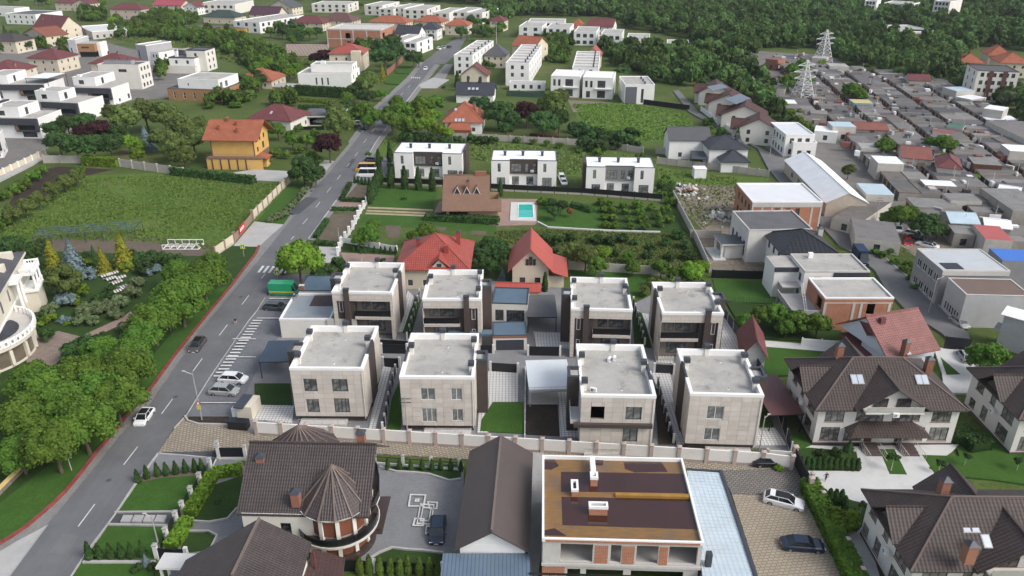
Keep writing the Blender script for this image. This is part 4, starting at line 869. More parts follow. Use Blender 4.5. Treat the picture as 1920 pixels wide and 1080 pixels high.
def villa(label, fl, fr, bk, mir, side, ops=None, extra=None):
 h = H('villa', label, FR(fl, fr, 9.0, bk, zb=0), 'house', 'stone-clad villas behind the white wall'); w, d = h.w, h.d; h.fm = PVC if mir and side == 'rear' else DFRAME; h.gm = GLASSG
 X = lambda a, b: (w - b, w - a) if mir else (a, b)          # as drawn: stair bump on the left, dark panel on the right
 sl = 'l' if mir else 'r'
 if side == 'rear':
  h.body(m=JOINT, z0=1.3, ops={'f': ops}, top=False, skip='rl'); clad(h, 0, w, 1.3, 9.0, ops);
 else:
  a, b = X(3.6, 9.8); y0 = 1.9
  h.body(y0=y0, d=d - y0, m=JOINT, z0=.3, z1=8.4, top=False, skip='rl', ops={'f': [(a + .9, 5.1, 1.5, 2.4, 'w', 2), (a + 2.7, 5.1, 2.4, 2.4, 'w', 3), (a + 1.5, .9, 3.2, 2.5, 'w', 4)]})
  p, q = X(9.8, w); mb = MB(); mb.box(p, 0, .3, q, .3, 9.0, CLADW); mb.box(p, .3, .3, q, y0, 8.4, CLADW); mb.box(a, 0, 7.6, b, .3, 9.0, CLADW); mb.box(a, .3, 7.6, b, y0, 8.4, CLADW); mb.box(a, 0, 4.1, b, y0, 4.65, CLADW); p2, q2 = X(0, .62); mb.box(p2, 0, .3, q2, .3, 9, CLADW); mb.box(p2, .3, .3, q2, y0, 8.4, CLADW); mb.box(X(.62, 3.6)[0], 0, 7.6, X(.62, 3.6)[1], .3, 9, CLADW); mb.box(X(.62, 3.6)[0], .3, 7.6, X(.62, 3.6)[1], y0, 8.4, CLADW); mb.build('portico', h.r)
  tb = MB(); u, v = X(.62, 3.6); tb.box(u, .35, .3, v, y0, 7.6, DBROWN); tb.build('stair_tower', h.r)
  u, v = X(2.0, 2.9); tb = MB(); tb.box(u, -.28, .3, v, .33, 9.75, DBROWN, ANTH); tb.build('chimney', h.r); MB().box(u - .06, -.34, 9.75, v + .06, .39, 9.95, ANTH).build('chimney_cap', h.r)
  u, v = X(.95, 1.65)
  for zz, hh in ((5.3, 2.1), (1.6, 1.9)):
   f = link('window', window_mesh(.62, hh, 1, 1, PVC, None), h.r, (min(u, v) + .02, .26, zz)); link('pane', pane_mesh(.62, hh, GLASS), f)
  h.rail([(a + .05, .12), (b - .05, .12)], 4.65, 1.05, BLACK, solid=BAL, name='balustrade'); h.rail([(a + .05, .12), (b - .05, .12)], .5, .9, BLACK, step=.5)
 # side walls, dark panel, stair bump
 for s in (0, 1):
  x = 0 if s == 0 else w; dk = (s == 1) != mir; yb = 1.9 if side == 'rear' else 1.9
  ya, yc = (4.0, 8.4) if side == 'rear' else (5.6, 9.2); y1 = 0 if side == 'rear' else 1.9; zz = 1.3 if side == 'rear' else .3
  mb = MB()
  if dk:
   for y_a, y_b in ((y1, ya), (yc, d)): q = MB(); q.face([(x, y_a, zz), (x, y_b, zz), (x, y_b, 9), (x, y_a, 9)], CLADW); q.build('side_wall', h.r)
   o = .04 if s else -.04
   MB().box(min(x - o * 3, x + o), ya, .1, max(x - o * 3, x + o), yc, 9.05, DBROWN).build('dark_panel', h.r)
   MB().box(min(x, x - 7 * o), ya, 9.0, max(x, x - 7 * o), yc - .3, 9.5, ANTH).build('parapet_cap', h.r)
  else:
   mb.face([(x, y1, zz), (x, d, zz), (x, d, 9), (x, y1, 9)], CLADW); mb.build('side_wall', h.r); bx0, bx1 = (w, w + 1.55) if s else (-1.55, 0); by0, by1 = (4.6, 7.4) if side == 'rear' else (5.0, 7.8); bz = 8.9
   MB().box(bx0, by0, .1, bx1, by1, bz, DBROWN, ROOFC).build('stair_bay', h.r); c = MB(); t = .35
   c.box(bx0 - .05, by0 - .05, bz, bx1 + .05, by0 + t, bz + .45, ANTH); c.box(bx0 - .05, by1 - t, bz, bx1 + .05, by1 + .05, bz + .45, ANTH)
   e = (bx1 - t, bx1 + .05) if s else (bx0 - .05, bx0 + t); c.box(e[0], by0 + t, bz, e[1], by1 - t, bz + .45, ANTH, skip='fb'); c.build('parapet_cap', h.r)
 # parapet in runs, interrupted where the dark cap and the bay stand
 t = .42; z = 8.996; hh = .38; o = .04; h.box('parapet_core', .03, .03, 8.3, w - .03, t, 8.99, COPING); h.box('parapet_core', .03, d - t, 8.3, w - .03, d - .03, 8.99, COPING)
 for a, b in ((.03, t), (w - t, w - .03)): h.box('parapet_core', a, t, 8.3, b, d - t, 8.99, COPING)
 h.box('parapet', -o, -o, z, w + o, t, z + hh, COPING); h.box('parapet', -o, d - t, z, w + o, d + o, z + hh, COPING)
 dkr = (4.0, 8.1) if side == 'rear' else (5.6, 8.9); byr = (4.6, 7.4) if side == 'rear' else (5.0, 7.8)
 for s in (0, 1):
  x0, x1 = (w - t, w + o) if s else (-o, t); g = dkr if (s == 1) != mir else byr
  h.box('parapet', x0, t, z, x1, g[0], z + hh, COPING); h.box('parapet', x0, g[1], z, x1, d - t, z + hh, COPING)
 MB().box(.05, .05, 8.3, w - .05, d - .05, 8.5, ROOFC).build('roof', h.r)
 for (cx, cy) in ((.55, 2.6), (.55, 9.4), (5.4, d - .3), (w - .7, 7.6)):
  a, _ = X(cx, cx); ch = MB().box(a - .3, cy - .3, 8.5, a + .3, cy + .3, 9.95, OFFW).build('chimney', h.r); MB().box(a - .42, cy - .42, 9.75, a + .42, cy + .42, 10.35, ANTH).build('chimney_cap', ch)
 for (vx, vy) in ((5.6, 2.6), (5.8, 9.6)): MB().cyl(vx, vy, 8.5, 8.56, .16, .16, COPING, 10).cyl(vx, vy, 8.56, 8.7, .05, .05, BLACK, 6).build('roof_vent', h.r)
 if side == 'rear':
  h.body(.25, .5, w - .5, d - .8, 0, 1.3, DBROWN, name='plinth', top=False); a, b = X(.6, w - 3)
  MB().box(a, -1.2, 0, b, .5, .55, CLADW, PALEP).build('terrace', h.r); h.rail([(a, -1.15), (b, -1.15)], .55, .95, mat('rail_pinkish', (.42, .33, .29), .6, .05, 1), step=1.1)
  link('downpipe', MB().bar((w - .25, -.1, 1.0), (w - .25, -.1, 8.8), .05, OFFW, 6).mesh('downpipe'), h.r)
 else:
  h.body(.05, 2.0, w - .1, d - 2.1, 0, .3, DBROWN, name='plinth', top=False)
 if extra: extra(h)
 return h
A = villa('stone-clad villa with two storeys of windows, nearest the parked white cars', (543, 694), (681, 695), (712, 615), False, 'rear',
  [(1.75, 5.55, 1.85, 2.05, 'w', 2), (5.75, 5.55, 2.2, 2.05, 'w', 2), (1.8, 2.0, 1.75, 2.2, 'w', 2), (5.75, 2.0, 2.15, 2.3, 'w', 4)])
B = villa('stone-clad villa with dark chimney tower on its right, beside the fresh green lawn', (749, 710.5), (889, 711.5), (895, 629), True, 'rear',
  [(2.8, 5.6, 2.0, 1.95, 'w', 2), (7.0, 5.6, 1.55, 1.95, 'w', 2), (2.8, 1.9, 2.1, 2.3, 'w', 3), (7.05, 2.1, 1.55, 2.0, 'w', 2)])
def exC(h):
 h.box('brown_band', -.9, -.55, 4.5, h.w - .2, -.03, 5.05, DBROWN)
 h.box('side_terrace', -1.3, .4, 4.5, 0, 3.8, 5.0, PALEP); MB().box(-1.32, .4, 5.0, -1.27, 3.8, 6.1, mat('frosted_glass', (.5, .58, .64), .2, .05, .5)).build('glass_screen', h.r)
 for (x, y, a) in ((4.6, 9.8, 1.2), (5.4, 10.1, 1.3), (9.3, 6.3, .2), (1.3, 2.2, -.4)): h.ac(x, y, 8.52, a)
Cv = villa('stone-clad villa with a brown band and air conditioners on its roof', (1090, 745), (1230, 747), (1204, 650), False, 'rear',
  [(1.35, 5.6, 1.8, 2.0, 'o'), (6.0, 5.6, 2.1, 2.0, 'w', 2), (5.8, 2.0, 2.0, 2.2, 'w', 2)], exC)
D = villa('stone-clad villa with one column of windows and oil-stained roof, rightmost of the nearer row', (1294, 742), (1432, 745.5), (1392, 660), True, 'rear',
  [(2.45, 5.35, 2.25, 2.1, 'w', 2), (2.45, 1.9, 2.1, 2.0, 'w', 2)])
E_ = villa('stone-clad villa with dark balcony, right behind the wet grey annexe roof', (622, 550), (735, 552), (756, 496), False, 'front')
F_ = villa('stone-clad villa with a dark balcony, between the hipped red roof and the blue-grey annexe', (792, 564), (902, 564), (911, 509), True, 'front')
G_ = villa('stone-clad villa with a dark balcony, standing right of the small dark-roofed carport', (1071, 582), (1186, 585), (1175, 525), False, 'front')
H_ = villa('stone-clad villa with a dark balcony beside the black boundary fence, rightmost of the farther row', (1242, 590), (1357, 591), (1331, 533), True, 'front')
# annexes and carports between the villas
GREYR = mat('grey_membrane_roof', (.28, .31, .33), .5, .12, .3, stain=.4); BLUER = mat('blue_grey_membrane_roof', (.10, .15, .20), .45, .12, .3, stain=.3)
h = H('garage_annexe', 'low pale annexe with a wet grey flat roof left of the first balcony villa', FR((524, 601), (620, 601), 3.6, (567, 553)), 'annexe'); h.fm = DFRAME
h.body(m=OFFW, top=GREYR, ops={}); h.parapet(t=.3, h=.35); h.box('side_wing', h.w - .6, -.3, 0, h.w + 4.5, .1, 4.0, CONCL); h.box('courtyard_well', h.w - 5.0, h.d - 4.6, 3.62, h.w + 1.5, h.d - .2, 3.66, DBROWN)
for i, (x, y) in enumerate(((.6, 8), (.7, 9.3))): h.chimney(x, y, 3.6, 4.3, .5, .5, CONC)
h = H('flat_annexe', 'low annexe with a dark blue-grey flat roof beside the leafy roadside tree', FR((560, 546), (624, 546), 3.6, (580, 517)), 'annexe'); h.body(m=OFFW, top=BLUER); h.parapet(t=.2, h=.15, m=ANTH); h.chimney(.5, .6, 3.6, 4.4, .8, .6, REDF, CONCL)
def carport(name, label, fl, fr, z, bk, m, pm=ANTH, wall=None, cat='carport', group=None, th=.18, rails=False):
 h = H(name, label, FR(fl, fr, z, bk), cat, group); w, d = h.w, h.d; MB().box(-.1, -.1, z - th, w + .1, d + .1, z, pm, m).build('roof', h.r)
 for x in (.1, w - .1):
  for y in (.1, d - .1): link('post', MB().box(-.07, -.07, 0, .07, .07, z - th - .003, pm).mesh('post'), h.r, (x, y, 0))
 if wall: MB().box(0.2, d - .15, 0, w - .2, d - .02, z - th - .01, wall).build('back_wall', h.r)
 if rails: h.rail([(-.1, -.15), (w + .1, -.15)], z - .5, .9, CONCL, step=.8)
 return h
carport('carport', 'navy ribbed carport roof by the street villa with a ladder beneath', (485, 678), (543, 677), 3.3, (512, 639), S_NAVY, wall=ANTH)
carport('carport', 'large white-roofed carport between the villas with light steel posts', (993, 730), (1073, 728), 3.4, (1074, 674), mat('white_roof_sheet', (.66, .70, .72), .5, .06, .3), CONCL, th=.3, rails=True)
carport('carport', 'small dark-roofed carport with a bare block wall behind, next to the blue-grey annexe', (989, 594), (1044, 594), 3.4, (1042, 553), DROOF, BLACK, CONC)
h = H('blue_roofed_annexe', 'pale annexe with a blue-grey flat roof behind the black gates', FR((922, 569), (989, 571), 4.6, (921, 539)), 'annexe'); h.fm = DFRAME
h.body(m=OFFW, top=BLUER, ops={'f': [(.6, 1.2, 1.5, 2.2), (2.6, 1.0, 3.2, 2.4, 'w', 3)]}); h.parapet(t=.2, h=.15, m=ANTH)
h = H('gatehouse', 'low garage with blue-grey roof and red brick edge above a wide black gate', FR((924, 630), (988, 629), 3.0, (987, 603)), 'garage'); h.body(m=OFFW, top=BLUER, ops={'f': [(.5, 0, h.w - 1.0, 2.2, 'g')]}); h.box('brick_edge', -.05, -.06, 2.55, h.w + .05, -.004, 2.95, REDF)
h.box('roof_strip', -7.5, .6, 2.8, -.1, 2.2, 3.05, BLUER); h.parapet(t=.2, h=.1, m=ANTH)
WPOST = mat('white_gate_post', (.66, .65, .62), .8, .06, .6)
def gate(label, a, b, hgt=1.9, m=BLACK): return fence('gate', label, [a, b], 30, hgt, m, WPOST, .35, hgt + .25, None, cat='gate')
gate('black sheet gate between the first two balcony villas', (716, 664), (764, 665)); gate('black sheet gate left of the white carport, under the brick-edged garage', (920, 699), (971, 702)); gate('black sheet gate behind the white carport', (990, 668), (1050, 669))
gate('black sheet gate at the end of the long pale walkway', (1226, 702), (1263, 704)); gate('narrow black gate between the near villas left of the second', (719, 690), (750, 691)); gate('narrow black gate behind the second villa', (899, 663), (925, 664), 1.6)
gate('wide black gate across the lane behind the nearest villa', (712, 652), (768, 655), 1.6)
fence('side_fence', 'dark panel fence with white posts right of the nearest villa', [(742, 702), (733, 735), (722, 795), (718, 812)], 2.6, 1.5, BLACK, WPOST, .3, 1.9)
fence('side_fence', 'dark panel fence with white posts behind the first balcony villa', [(787, 558), (776, 595), (764, 640)], 2.6, 1.4, BLACK, WPOST, .3, 1.8)
fence('side_fence', 'dark panel fence with white posts between the villa with air conditioners and the stained-roof villa', [(1233, 725), (1241, 762), (1254, 812), (1262, 834)], 2.6, 1.5, BLACK, WPOST, .3, 1.9)
fence('side_fence', 'dark panel fence with white posts between the two rightmost balcony villas', [(1187, 572), (1198, 612), (1208, 650)], 2.6, 1.4, BLACK, WPOST, .3, 1.8)
fence('side_fence', 'low white-capped wall beside the dark planting bed', [(985, 695), (984, 822)], 3.0, .7, WPOST, WPOST, .22, .75)
fence('boundary_fence', 'tall black sheet fence along the right side of the villas', [(1354, 592), (1396, 655), (1446, 742), (1482, 850)], 3.0, 2.1, BLACK, CONCL, .2, 2.0, base=.25)
fence('mesh_fence', 'thin mesh fence across the small lawn behind the last villa', [(1352, 568), (1456, 571)], 2.5, 1.4, mat('green_mesh', (.06, .09, .07), .6, .1, 1), kind='mesh', nopost=True)
# long white wall with pinkish posts along the cobbled lane
WPANEL = mat('white_wall_panel', (.74, .71, .67), .85, .05, .4, stain=.15); PPOST = mat('pinkish_wall_post', (.46, .37, .33), .85, .06, .6); PBASE = mat('pinkish_wall_plinth', (.36, .30, .27), .9, .1, .5)
a, b = P(478, 787.5, 2.6), P(1433, 845, 2.6); c = P(1488, 852, 2.6)
fence('perimeter_wall', 'long white wall with pinkish posts between the villas and the cobbled lane', [(a.x, a.y), (b.x, b.y), (c.x, c.y)], 3.58, 2.25, WPANEL, PPOST, .5, 2.4, PPOST, base=.55, bm=PBASE, cat='wall', world=True, th=.22)
h = H('gate_pillar_block', 'cream entrance wall with a slanted dark canopy and meter boxes by the parked cars', FR((441, 762), (470, 764), 2.4, d=3.2), 'wall'); h.body(m=mat('cream_wall', (.66, .60, .50), .85, .05, .5), ops={}); h.box('canopy', -.1, -.6, 2.45, h.w * .6, 3.0, 2.6, ANTH); h.box('meter_box', -.9, .3, .3, -.1, 1.1, 1.7, PVC)
h.box('bin_box', -.2, -2.6, 0, 2.6, -1.4, 1.5, BLACK)
# ------------------------------------------------------------------ foreground houses
# brown-roofed mansion with the conical turret
h = H('turret_mansion', 'brown-roofed mansion with a conical turret and brown roller shutters', FR((452, 962), (585, 965), 6.3, d=11.5), 'house'); w, d = h.w, h.d; h.fm = BFRAME
h.body(m=OFFW, ops={'f': [(1.0, 3.4, 1.2, 1.6), (4.2, 3.4, 1.2, 1.6)], 'r': [(1.5, 3.4, 1.4, 1.8)]}, w=w + 2.2)
c_, s_ = math.cos(-h.fr.rz), math.sin(-h.fr.rz)
L2 = lambda p: (p.x * c_ - p.y * s_, p.x * s_ + p.y * c_)
def LOC(h, px, py, z): q = P(px, py, z) - h.fr.o; c, s = math.cos(-h.fr.rz), math.sin(-h.fr.rz); return Vector((q.x * c - q.y * s, q.x * s + q.y * c, z))
ra, rb = LOC(h, 470, 829, 11.2), LOC(h, 708, 829, 11.2); ea, eb = LOC(h, 443, 964, 6.2), LOC(h, 660, 966, 6.2); mb = MB(); yb = ra.y + (ra.y - ea.y)
xl, xr = ea.x, rb.x
mb.slab([(xl, ea.y, 6.2), (xr, ea.y, 6.2), (xr, ra.y, 11.2), (xl, ra.y, 11.2)], .22, T_BROWN); mb.slab([(xl, ra.y, 11.2), (xr, ra.y, 11.2), (xr, yb, 6.2), (xl, yb, 6.2)], .22, T_BROWN); mb.bar((xl, ra.y, 11.22), (xr, ra.y, 11.22), .14, T_BROWN); mb.build('roof', h.r)
for x in (xl + .8, xr - 2.2): mb = MB(); mb.face([(x, ea.y + .8, 5.9), (x, yb - .8, 5.9), (x, ra.y, 10.9)], OFFW); mb.build('gable_wall', h.r)
h.pyrchim(*LOC(h, 490, 868, 9.4).xy, 8.6, 10.4, .9); h.pyrchim(*LOC(h, 555, 935, 7.8).xy, 6.9, 8.8, .9); h.pyrchim(*LOC(h, 678, 826, 11).xy, 10, 12.2, .9)
# turret
tc = LOC(h, 628, 935, 6.4); tx, ty = tc.x, tc.y + .3; R = 3.5
mb = MB(); n = 14
for i in range(n):
 a0, a1 = 2 * math.pi * i / n, 2 * math.pi * (i + 1) / n; p, q = (tx + math.cos(a0) * (R + .75), ty + math.sin(a0) * (R + .75), 6.5), (tx + math.cos(a1) * (R + .75), ty + math.sin(a1) * (R + .75), 6.5)
 mb.face([p, q, (tx, ty, 10.9)], T_BROWN)
mb.build('turret_roof', h.r)
rib = mat('brown_ridge_cap', (.17, .13, .115), .6, .08, 1); hip_ = MB()
for i in range(n): a0 = 2 * math.pi * i / n; hip_.bar((tx + math.cos(a0) * (R + .8), ty + math.sin(a0) * (R + .8), 6.52), (tx, ty, 10.98), .08, rib)
hip_.build('ridge_cap', h.r)
MB().cyl(tx, ty, 6.15, 6.5, R + .5, R + .75, OFFW, 28).build('turret_eave', h.r)
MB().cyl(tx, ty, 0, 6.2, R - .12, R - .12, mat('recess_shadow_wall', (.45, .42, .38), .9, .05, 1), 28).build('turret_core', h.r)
pil = MB().box(-.22, -.25, .9, .22, .25, 6.15, OFFW).mesh('pilaster'); SH = seam('brown_roller_shutter', (.21, .075, .04), 30, .5, 0, .8); shm = MB()
kz = bricks('shutter_slats', (.23, .085, .045), (.20, .07, .04), (.10, .035, .02), 9, .12, .012)
for i in range(12):
 a0 = math.radians(-165 + i * 30); link('pilaster', pil, h.r, (tx + math.cos(a0) * (R + .02), ty + math.sin(a0) * (R + .02), 0), a0 + math.pi / 2)
 am = a0 + math.radians(15); hw = (R) * math.sin(math.radians(15)) - .2
 for z0, z1 in ((.9, 2.75), (3.65, 5.95)): link('shutter', panel_mesh(round(hw * 2, 2), z1 - z0, kz, .06, 'shutter', -.03), h.r, (tx + math.cos(am) * (R - .04) - math.cos(am + math.pi / 2) * hw, ty + math.sin(am) * (R - .04) - math.sin(am + math.pi / 2) * hw, z0), am + math.pi / 2)
GR = mat('granite_terrace', (.06, .042, .038), .25, .15, .8, spec=.6)
MB().cyl(tx, ty, 2.85, 3.25, R + 1.2, R + 1.3, OFFW, 36).build('balcony_slab', h.r); MB().cyl(tx, ty, 3.25, 3.27, R + 1.2, R + 1.2, GR, 36).build('balcony_floor', h.r)
mb = MB(); k = 40
for i in range(k):
 a0, a1 = math.radians(-190 + 200 * i / k), math.radians(-190 + 200 * (i + 1) / k); rr = R + 1.15; p, q = (tx + math.cos(a0) * rr, ty + math.sin(a0) * rr), (tx + math.cos(a1) * rr, ty + math.sin(a1) * rr)
 mb.face([(*p, 3.3), (*q, 3.3), (*q, 4.15), (*p, 4.15)], BAL); mb.bar((*p, 4.2), (*q, 4.2), .035, BLACK)
mb.build('balustrade', h.r)
MB().cyl(tx, ty, 0, .75, R + .7, R + .7, GR, 36).build('terrace', h.r)
# right-hand curved balcony and granite entrance stairs
q0 = LOC(h, 690, 965, 3.0); mb = MB(); pts = [LOC(h, *p, 3.2).xy for p in ((700, 868), (708, 882), (712, 905), (712, 930), (703, 952), (690, 968), (682, 955), (684, 900))]; mb.prism([tuple(p) for p in pts], 2.9, 3.25, OFFW, GR); mb.build('side_balcony', h.r)
h.rail([tuple(p) for p in pts[:6]], 3.25, .95, BLACK, solid=BAL, name='balustrade')
h.box('hall_wing', xr - 5.5, ea.y + 2.2, 0, xr - 2.2, ra.y + 2.5, 5.6, OFFW)
base = [P(*p, 0) - h.fr.o for p in ((690, 930), (741, 929), (722, 1013), (686, 1013))]; base = [(p.x * c_ - p.y * s_, p.x * s_ + p.y * c_) for p in base]; cx = sum(p[0] for p in base) / 4; cy = sum(p[1] for p in base) / 4
MB().prism(base, 0, .06, COPING).build('step_edge', h.r)
for i in range(4): k = .95 - .12 * i; MB().prism([(cx - 1.2 + (p[0] - cx + 1.2) * k, cy + .4 + (p[1] - cy - .4) * k) for p in base], .06, .22 + .17 * i, GR).build('step', h.r)
# its second turret behind
h2 = thing('rear_turret', 'brown conical turret roof rising behind the mansion ridge', 'turret', P(566, 860, 0)); q = P(566, 840, 7.2); h2.location = (q.x, q.y, 0)
MB().cyl(0, 0, 0, 7.0, 3.6, 3.6, OFFW, 20).build('wall', h2); mb = MB(); mb.cyl(0, 0, 6.9, 10.6, 4.6, .05, T_BROWN, 16, False); mb.build('roof', h2); mb = MB(); [mb.bar((4.6 * math.cos(2 * math.pi * i / 16), 4.6 * math.sin(2 * math.pi * i / 16), 6.93), (0, 0, 10.65), .07, rib) for i in range(16)]; mb.build('ridge_cap', h2)
# house at the bottom edge, left
h = H('brown_gabled_house', 'brown-roofed house cut by the bottom edge, left of the courtyard', FR((365, 1086), (560, 1092), 5.2, d=3), 'house'); w = h.w
h.body(m=OFFW); ap = LOC(h, 486, 972, 9.0); re = LOC(h, 585, 1018, 6.2)
mb = MB(); al = LOC(h, 348, 1050, 5.6); ar = LOC(h, 584, 1017, 5.6)
mb.slab([(al.x, -3, 5.6), (ap.x, -3, 9.0), (ap.x, ap.y, 9.0), (al.x, al.y, 5.6)], .2, T_BROWN); mb.slab([(ap.x, -3, 9.0), (ar.x + .5, -3, 5.6), (ar.x, ar.y, 5.6), (ap.x, ap.y, 9.0)], .2, T_BROWN); mb.bar((ap.x, -3, 9.03), (ap.x, ap.y, 9.03), .12, rib); mb.build('roof', h.r)
MB().slab([LOC(h, 345, 1090, 5.1), LOC(h, 352, 1052, 5.1), LOC(h, 435, 1052, 6.6), LOC(h, 400, 1092, 6.6)], .2, T_BROWN).build('front_roof', h.r)
g_ = LOC(h, 600, 1060, 4.4); MB().slab([LOC(h, 562, 1110, 4.6), LOC(h, 586, 1028, 4.6), LOC(h, 647, 1046, 3.6), LOC(h, 640, 1110, 3.6)], .2, wtile('plum_brown_tile', (.085, .048, .044))).build('porch_roof', h.r); MB().bar((g_.x - .3, g_.y - .5, 4.2), (g_.x - .4, g_.y - .3, 6.6), .12, mat('rust_pipe', (.14, .04, .035), .6, .1, 1), 8).build('flue_pipe', h.r)
h = H('garage_canopy', 'white flat canopy roof above the pavers beside the blue spruce', FR((291, 1064), (352, 1066), 2.9, (307, 1036)), 'canopy'); MB().box(0, 0, 2.6, h.w, h.d, 2.9, COPING, PALEP).build('roof', h.r)
for x in (.3, h.w - .5):
 for y in (.4, h.d - .5): link('post', MB().box(-.12, -.12, 0, .12, .12, 2.6, COPING).mesh('post'), h.r, (x, y, 0))
# long gabled barn
h = H('long_garage', 'long brown gable-roofed garage right of the mosaic courtyard', FR((862, 1020), (984, 1024), 4.6, (996, 850)), 'garage'); w, d = h.w, h.d
h.body(m=WHITE, ops={}); h.gable(0, 0, w, d, 4.6, 6.9, .55, seam('brown_sheet_roof', (.085, .066, .060), .38, .5, .1, .6), 'y', WHITE)
mb = MB(); mb.bar((w / 2, -.3, 6.95), (w / 2, d + .5, 6.95), .12, rib); mb.build('ridge_cap', h.r)
h = H('blue_shed', 'shed with a blue-grey ribbed roof below the long garage', FR((826, 1112), (992, 1112), 3.6, (838, 1040)), 'shed'); h.body(m=WHITE, top=S_BLUE, z1=3.45); h.slabroof(0, 0, h.w, h.d, 3.46, S_BLUE, .2, .14)
# unfinished building with the flooded rusty roof
h = H('unfinished_house', 'unfinished brick house with rusty water standing on its flat roof', FR((1018, 1013), (1318, 1021), 7.0, (1019, 858)), 'house'); w, d = h.w, h.d
RUST = MATS.get('x'); m, n, b = newmat('rusty_roof'); pos = n.nodes.new('ShaderNodeTexCoord').outputs['Object']; mp = N(n, 'ShaderNodeMapping'); mp.inputs['Scale'].default_value = (.5, 3, 1); n.links.new(pos, mp.inputs[0])
c = mixc(n, ramp(n, noise(n, mp.outputs[0], 1.5, 4), .35, .65), (.25, .13, .035), (.16, .10, .05)); c = mixc(n, ramp(n, noise(n, pos, .25, 4), .5, .7), c, (.14, .10, .07)); n.links.new(c, b.inputs['Base Color']); b.inputs['Roughness'].default_value = .45; RUST = m
WATER = mat('rusty_water', (.045, .018, .014), .06, .12, .3, fine=False, spec=.8)
h.body(m=CONCL, z0=3.9, z1=6.9, top=RUST, ops={'f': [(1.9, 4.1, 3.4, 2.5, 'o'), (7.2, 4.1, 1.1, 2.5, 'o'), (9.9, 4.1, 2.3, 2.5, 'o'), (13.3, 4.1, 3.0, 2.5, 'o')], 'r': [(1.0, 4.1, 3, 2.4, 'o')]}, rev=.3)
h.body(.1, .1, w - .2, d - .2, 0, 3.5, CONCL, ops={'f': [(2.6, .2, 1.4, 2.8, 'o'), (4.6, .2, 4.0, 2.8, 'o'), (9.4, .2, 5.6, 2.8, 'o')]}, top=False, name='ground_floor_wall'); h.box('floor_slab', -.1, -.1, 3.5, w + .1, d, 3.88, CONCL); h.box('yard_slab', -1, -5, 0, w + .1, -.1, .12, CONC)
for (x0, x1, z0, z1) in ((5.5, 6.9, 4.0, 6.5), (8.4, 9.7, 4.0, 6.5), (12.3, 13.2, 4.0, 6.5), (-.02, 2.4, .2, 3.2)): h.box('brick_infill', x0, -.03, z0, x1, .25, z1, REDB)
h.box('brick_infill', w - .02, .5, 4.0, w + .03, 5, 6.6, REDB); h.box('brick_infill', w - .1, .5, .2, w + .03, 6, 3.3, REDB)
mb = MB(); t = .14; z = 6.9
for a in ((-.1, -.1, w + .1, t), (-.1, d - t, w + .1, d + .1)): mb.box(a[0], a[1], z, a[2], a[3], z + .45, COPING)
mb.box(-.1, t, z, t, d - t, z + .45, COPING, skip='fb'); mb.box(w - t, t, z, w + .1, d - t, z + .45, COPING, skip='fb'); mb.build('parapet', h.r)
h.box('brick_band', .3, -.13, 6.93, w - .3, -.105, 7.2, REDB)
for i, q in enumerate(([(1052, 884), (1284, 888), (1297, 924), (1052, 921)], [(1053, 931), (1296, 936), (1311, 992), (1055, 984)], [(1170, 866), (1240, 866), (1252, 884), (1190, 885), (1172, 878)], [(1020, 862), (1040, 862), (1048, 873), (1034, 880), (1020, 879)], [(1020, 994), (1040, 990), (1062, 1004), (1020, 1003)], [(1112, 862), (1132, 862), (1130, 872), (1114, 872)])):
 MB().prism([tuple(LOC(h, *p, 6.95).xy) for p in q], 6.89, 6.925 + .002 * i, WATER).build('rusty_puddle', h.r)
a, b_2 = LOC(h, 1154, 929, 7), LOC(h, 1296, 933, 7); h.box('rusty_beam', a.x, a.y - .25, 6.9, b_2.x, a.y + .25, 7.25, mat('yellow_rust_beam', (.33, .18, .04), .7, .2, 1))
def shaft(px, py, sx, sy, hz):
 q = LOC(h, px, py, 6.9); x, y = q.x, q.y; mb = MB().box(x - sx, y - sy, 6.9, x + sx, y + sy, 6.9 + hz, REDB); o = mb.build('brick_shaft', h.r); z = 6.9 + hz; t = .18
 c = MB(); e = .06; c.box(x - sx - e, y - sy - e, z, x + sx + e, y - sy + t, z + .35, COPING); c.box(x - sx - e, y + sy - t, z, x + sx + e, y + sy + e, z + .35, COPING); c.box(x - sx - e, y - sy + t, z, x - sx + t, y + sy - t, z + .35, COPING, skip='fb'); c.box(x + sx - t, y - sy + t, z, x + sx + e, y + sy - t, z + .35, COPING, skip='fb'); c.box(x - sx + t, y - sy + t, z - .01, x + sx - t, y + sy - t, z + .02, BLACK); c.build('shaft_rim', o)
shaft(1077, 922, .36, .85, .7); shaft(1121, 962, 1.0, .4, .9); shaft(1113, 907, .4, .5, 1.0)
q0, q1 = LOC(h, 1113, 900, 7.4), LOC(h, 1106, 846, 8.3); h.box('vent_duct', q0.x - .3, q0.y, 7.3, q0.x + .3, q0.y + 3.6, 8.1, COPING)
mb = MB(); fx = LOC(h, 998, 1040, 3.9)
for i in range(7): x = -1.0 + i * 1.75; mb.bar((x, -1.5, 3.7), (x + .6, -4.6, 3.2), .04, BLACK);
mb.bar((-1.4, -1.45, 3.75), (9.8, -1.45, 3.75), .08, BLACK); mb.build('steel_frame', h.r)
h = H('lean_to', 'long lean-to with white ribbed roof right of the flooded roof', FR((1322, 1110), (1428, 1110), 3.6, (1288, 882)), 'shed'); w, d = h.w, h.d
SW2 = seam('white_ribbed_roof', (.50, .58, .63), .55, .35, .14, .72); q = [LOC(h, *p, 3.6) for p in ((1322, 1110), (1424, 1110), (1350, 886), (1288, 882))]; mb = MB(); mb.prism([tuple(v.xy) for v in q], 3.4, 3.6, SW2); mb.build('roof', h.r)
mb = MB(); q4 = [Vector(v) for v in q]; nb = 34
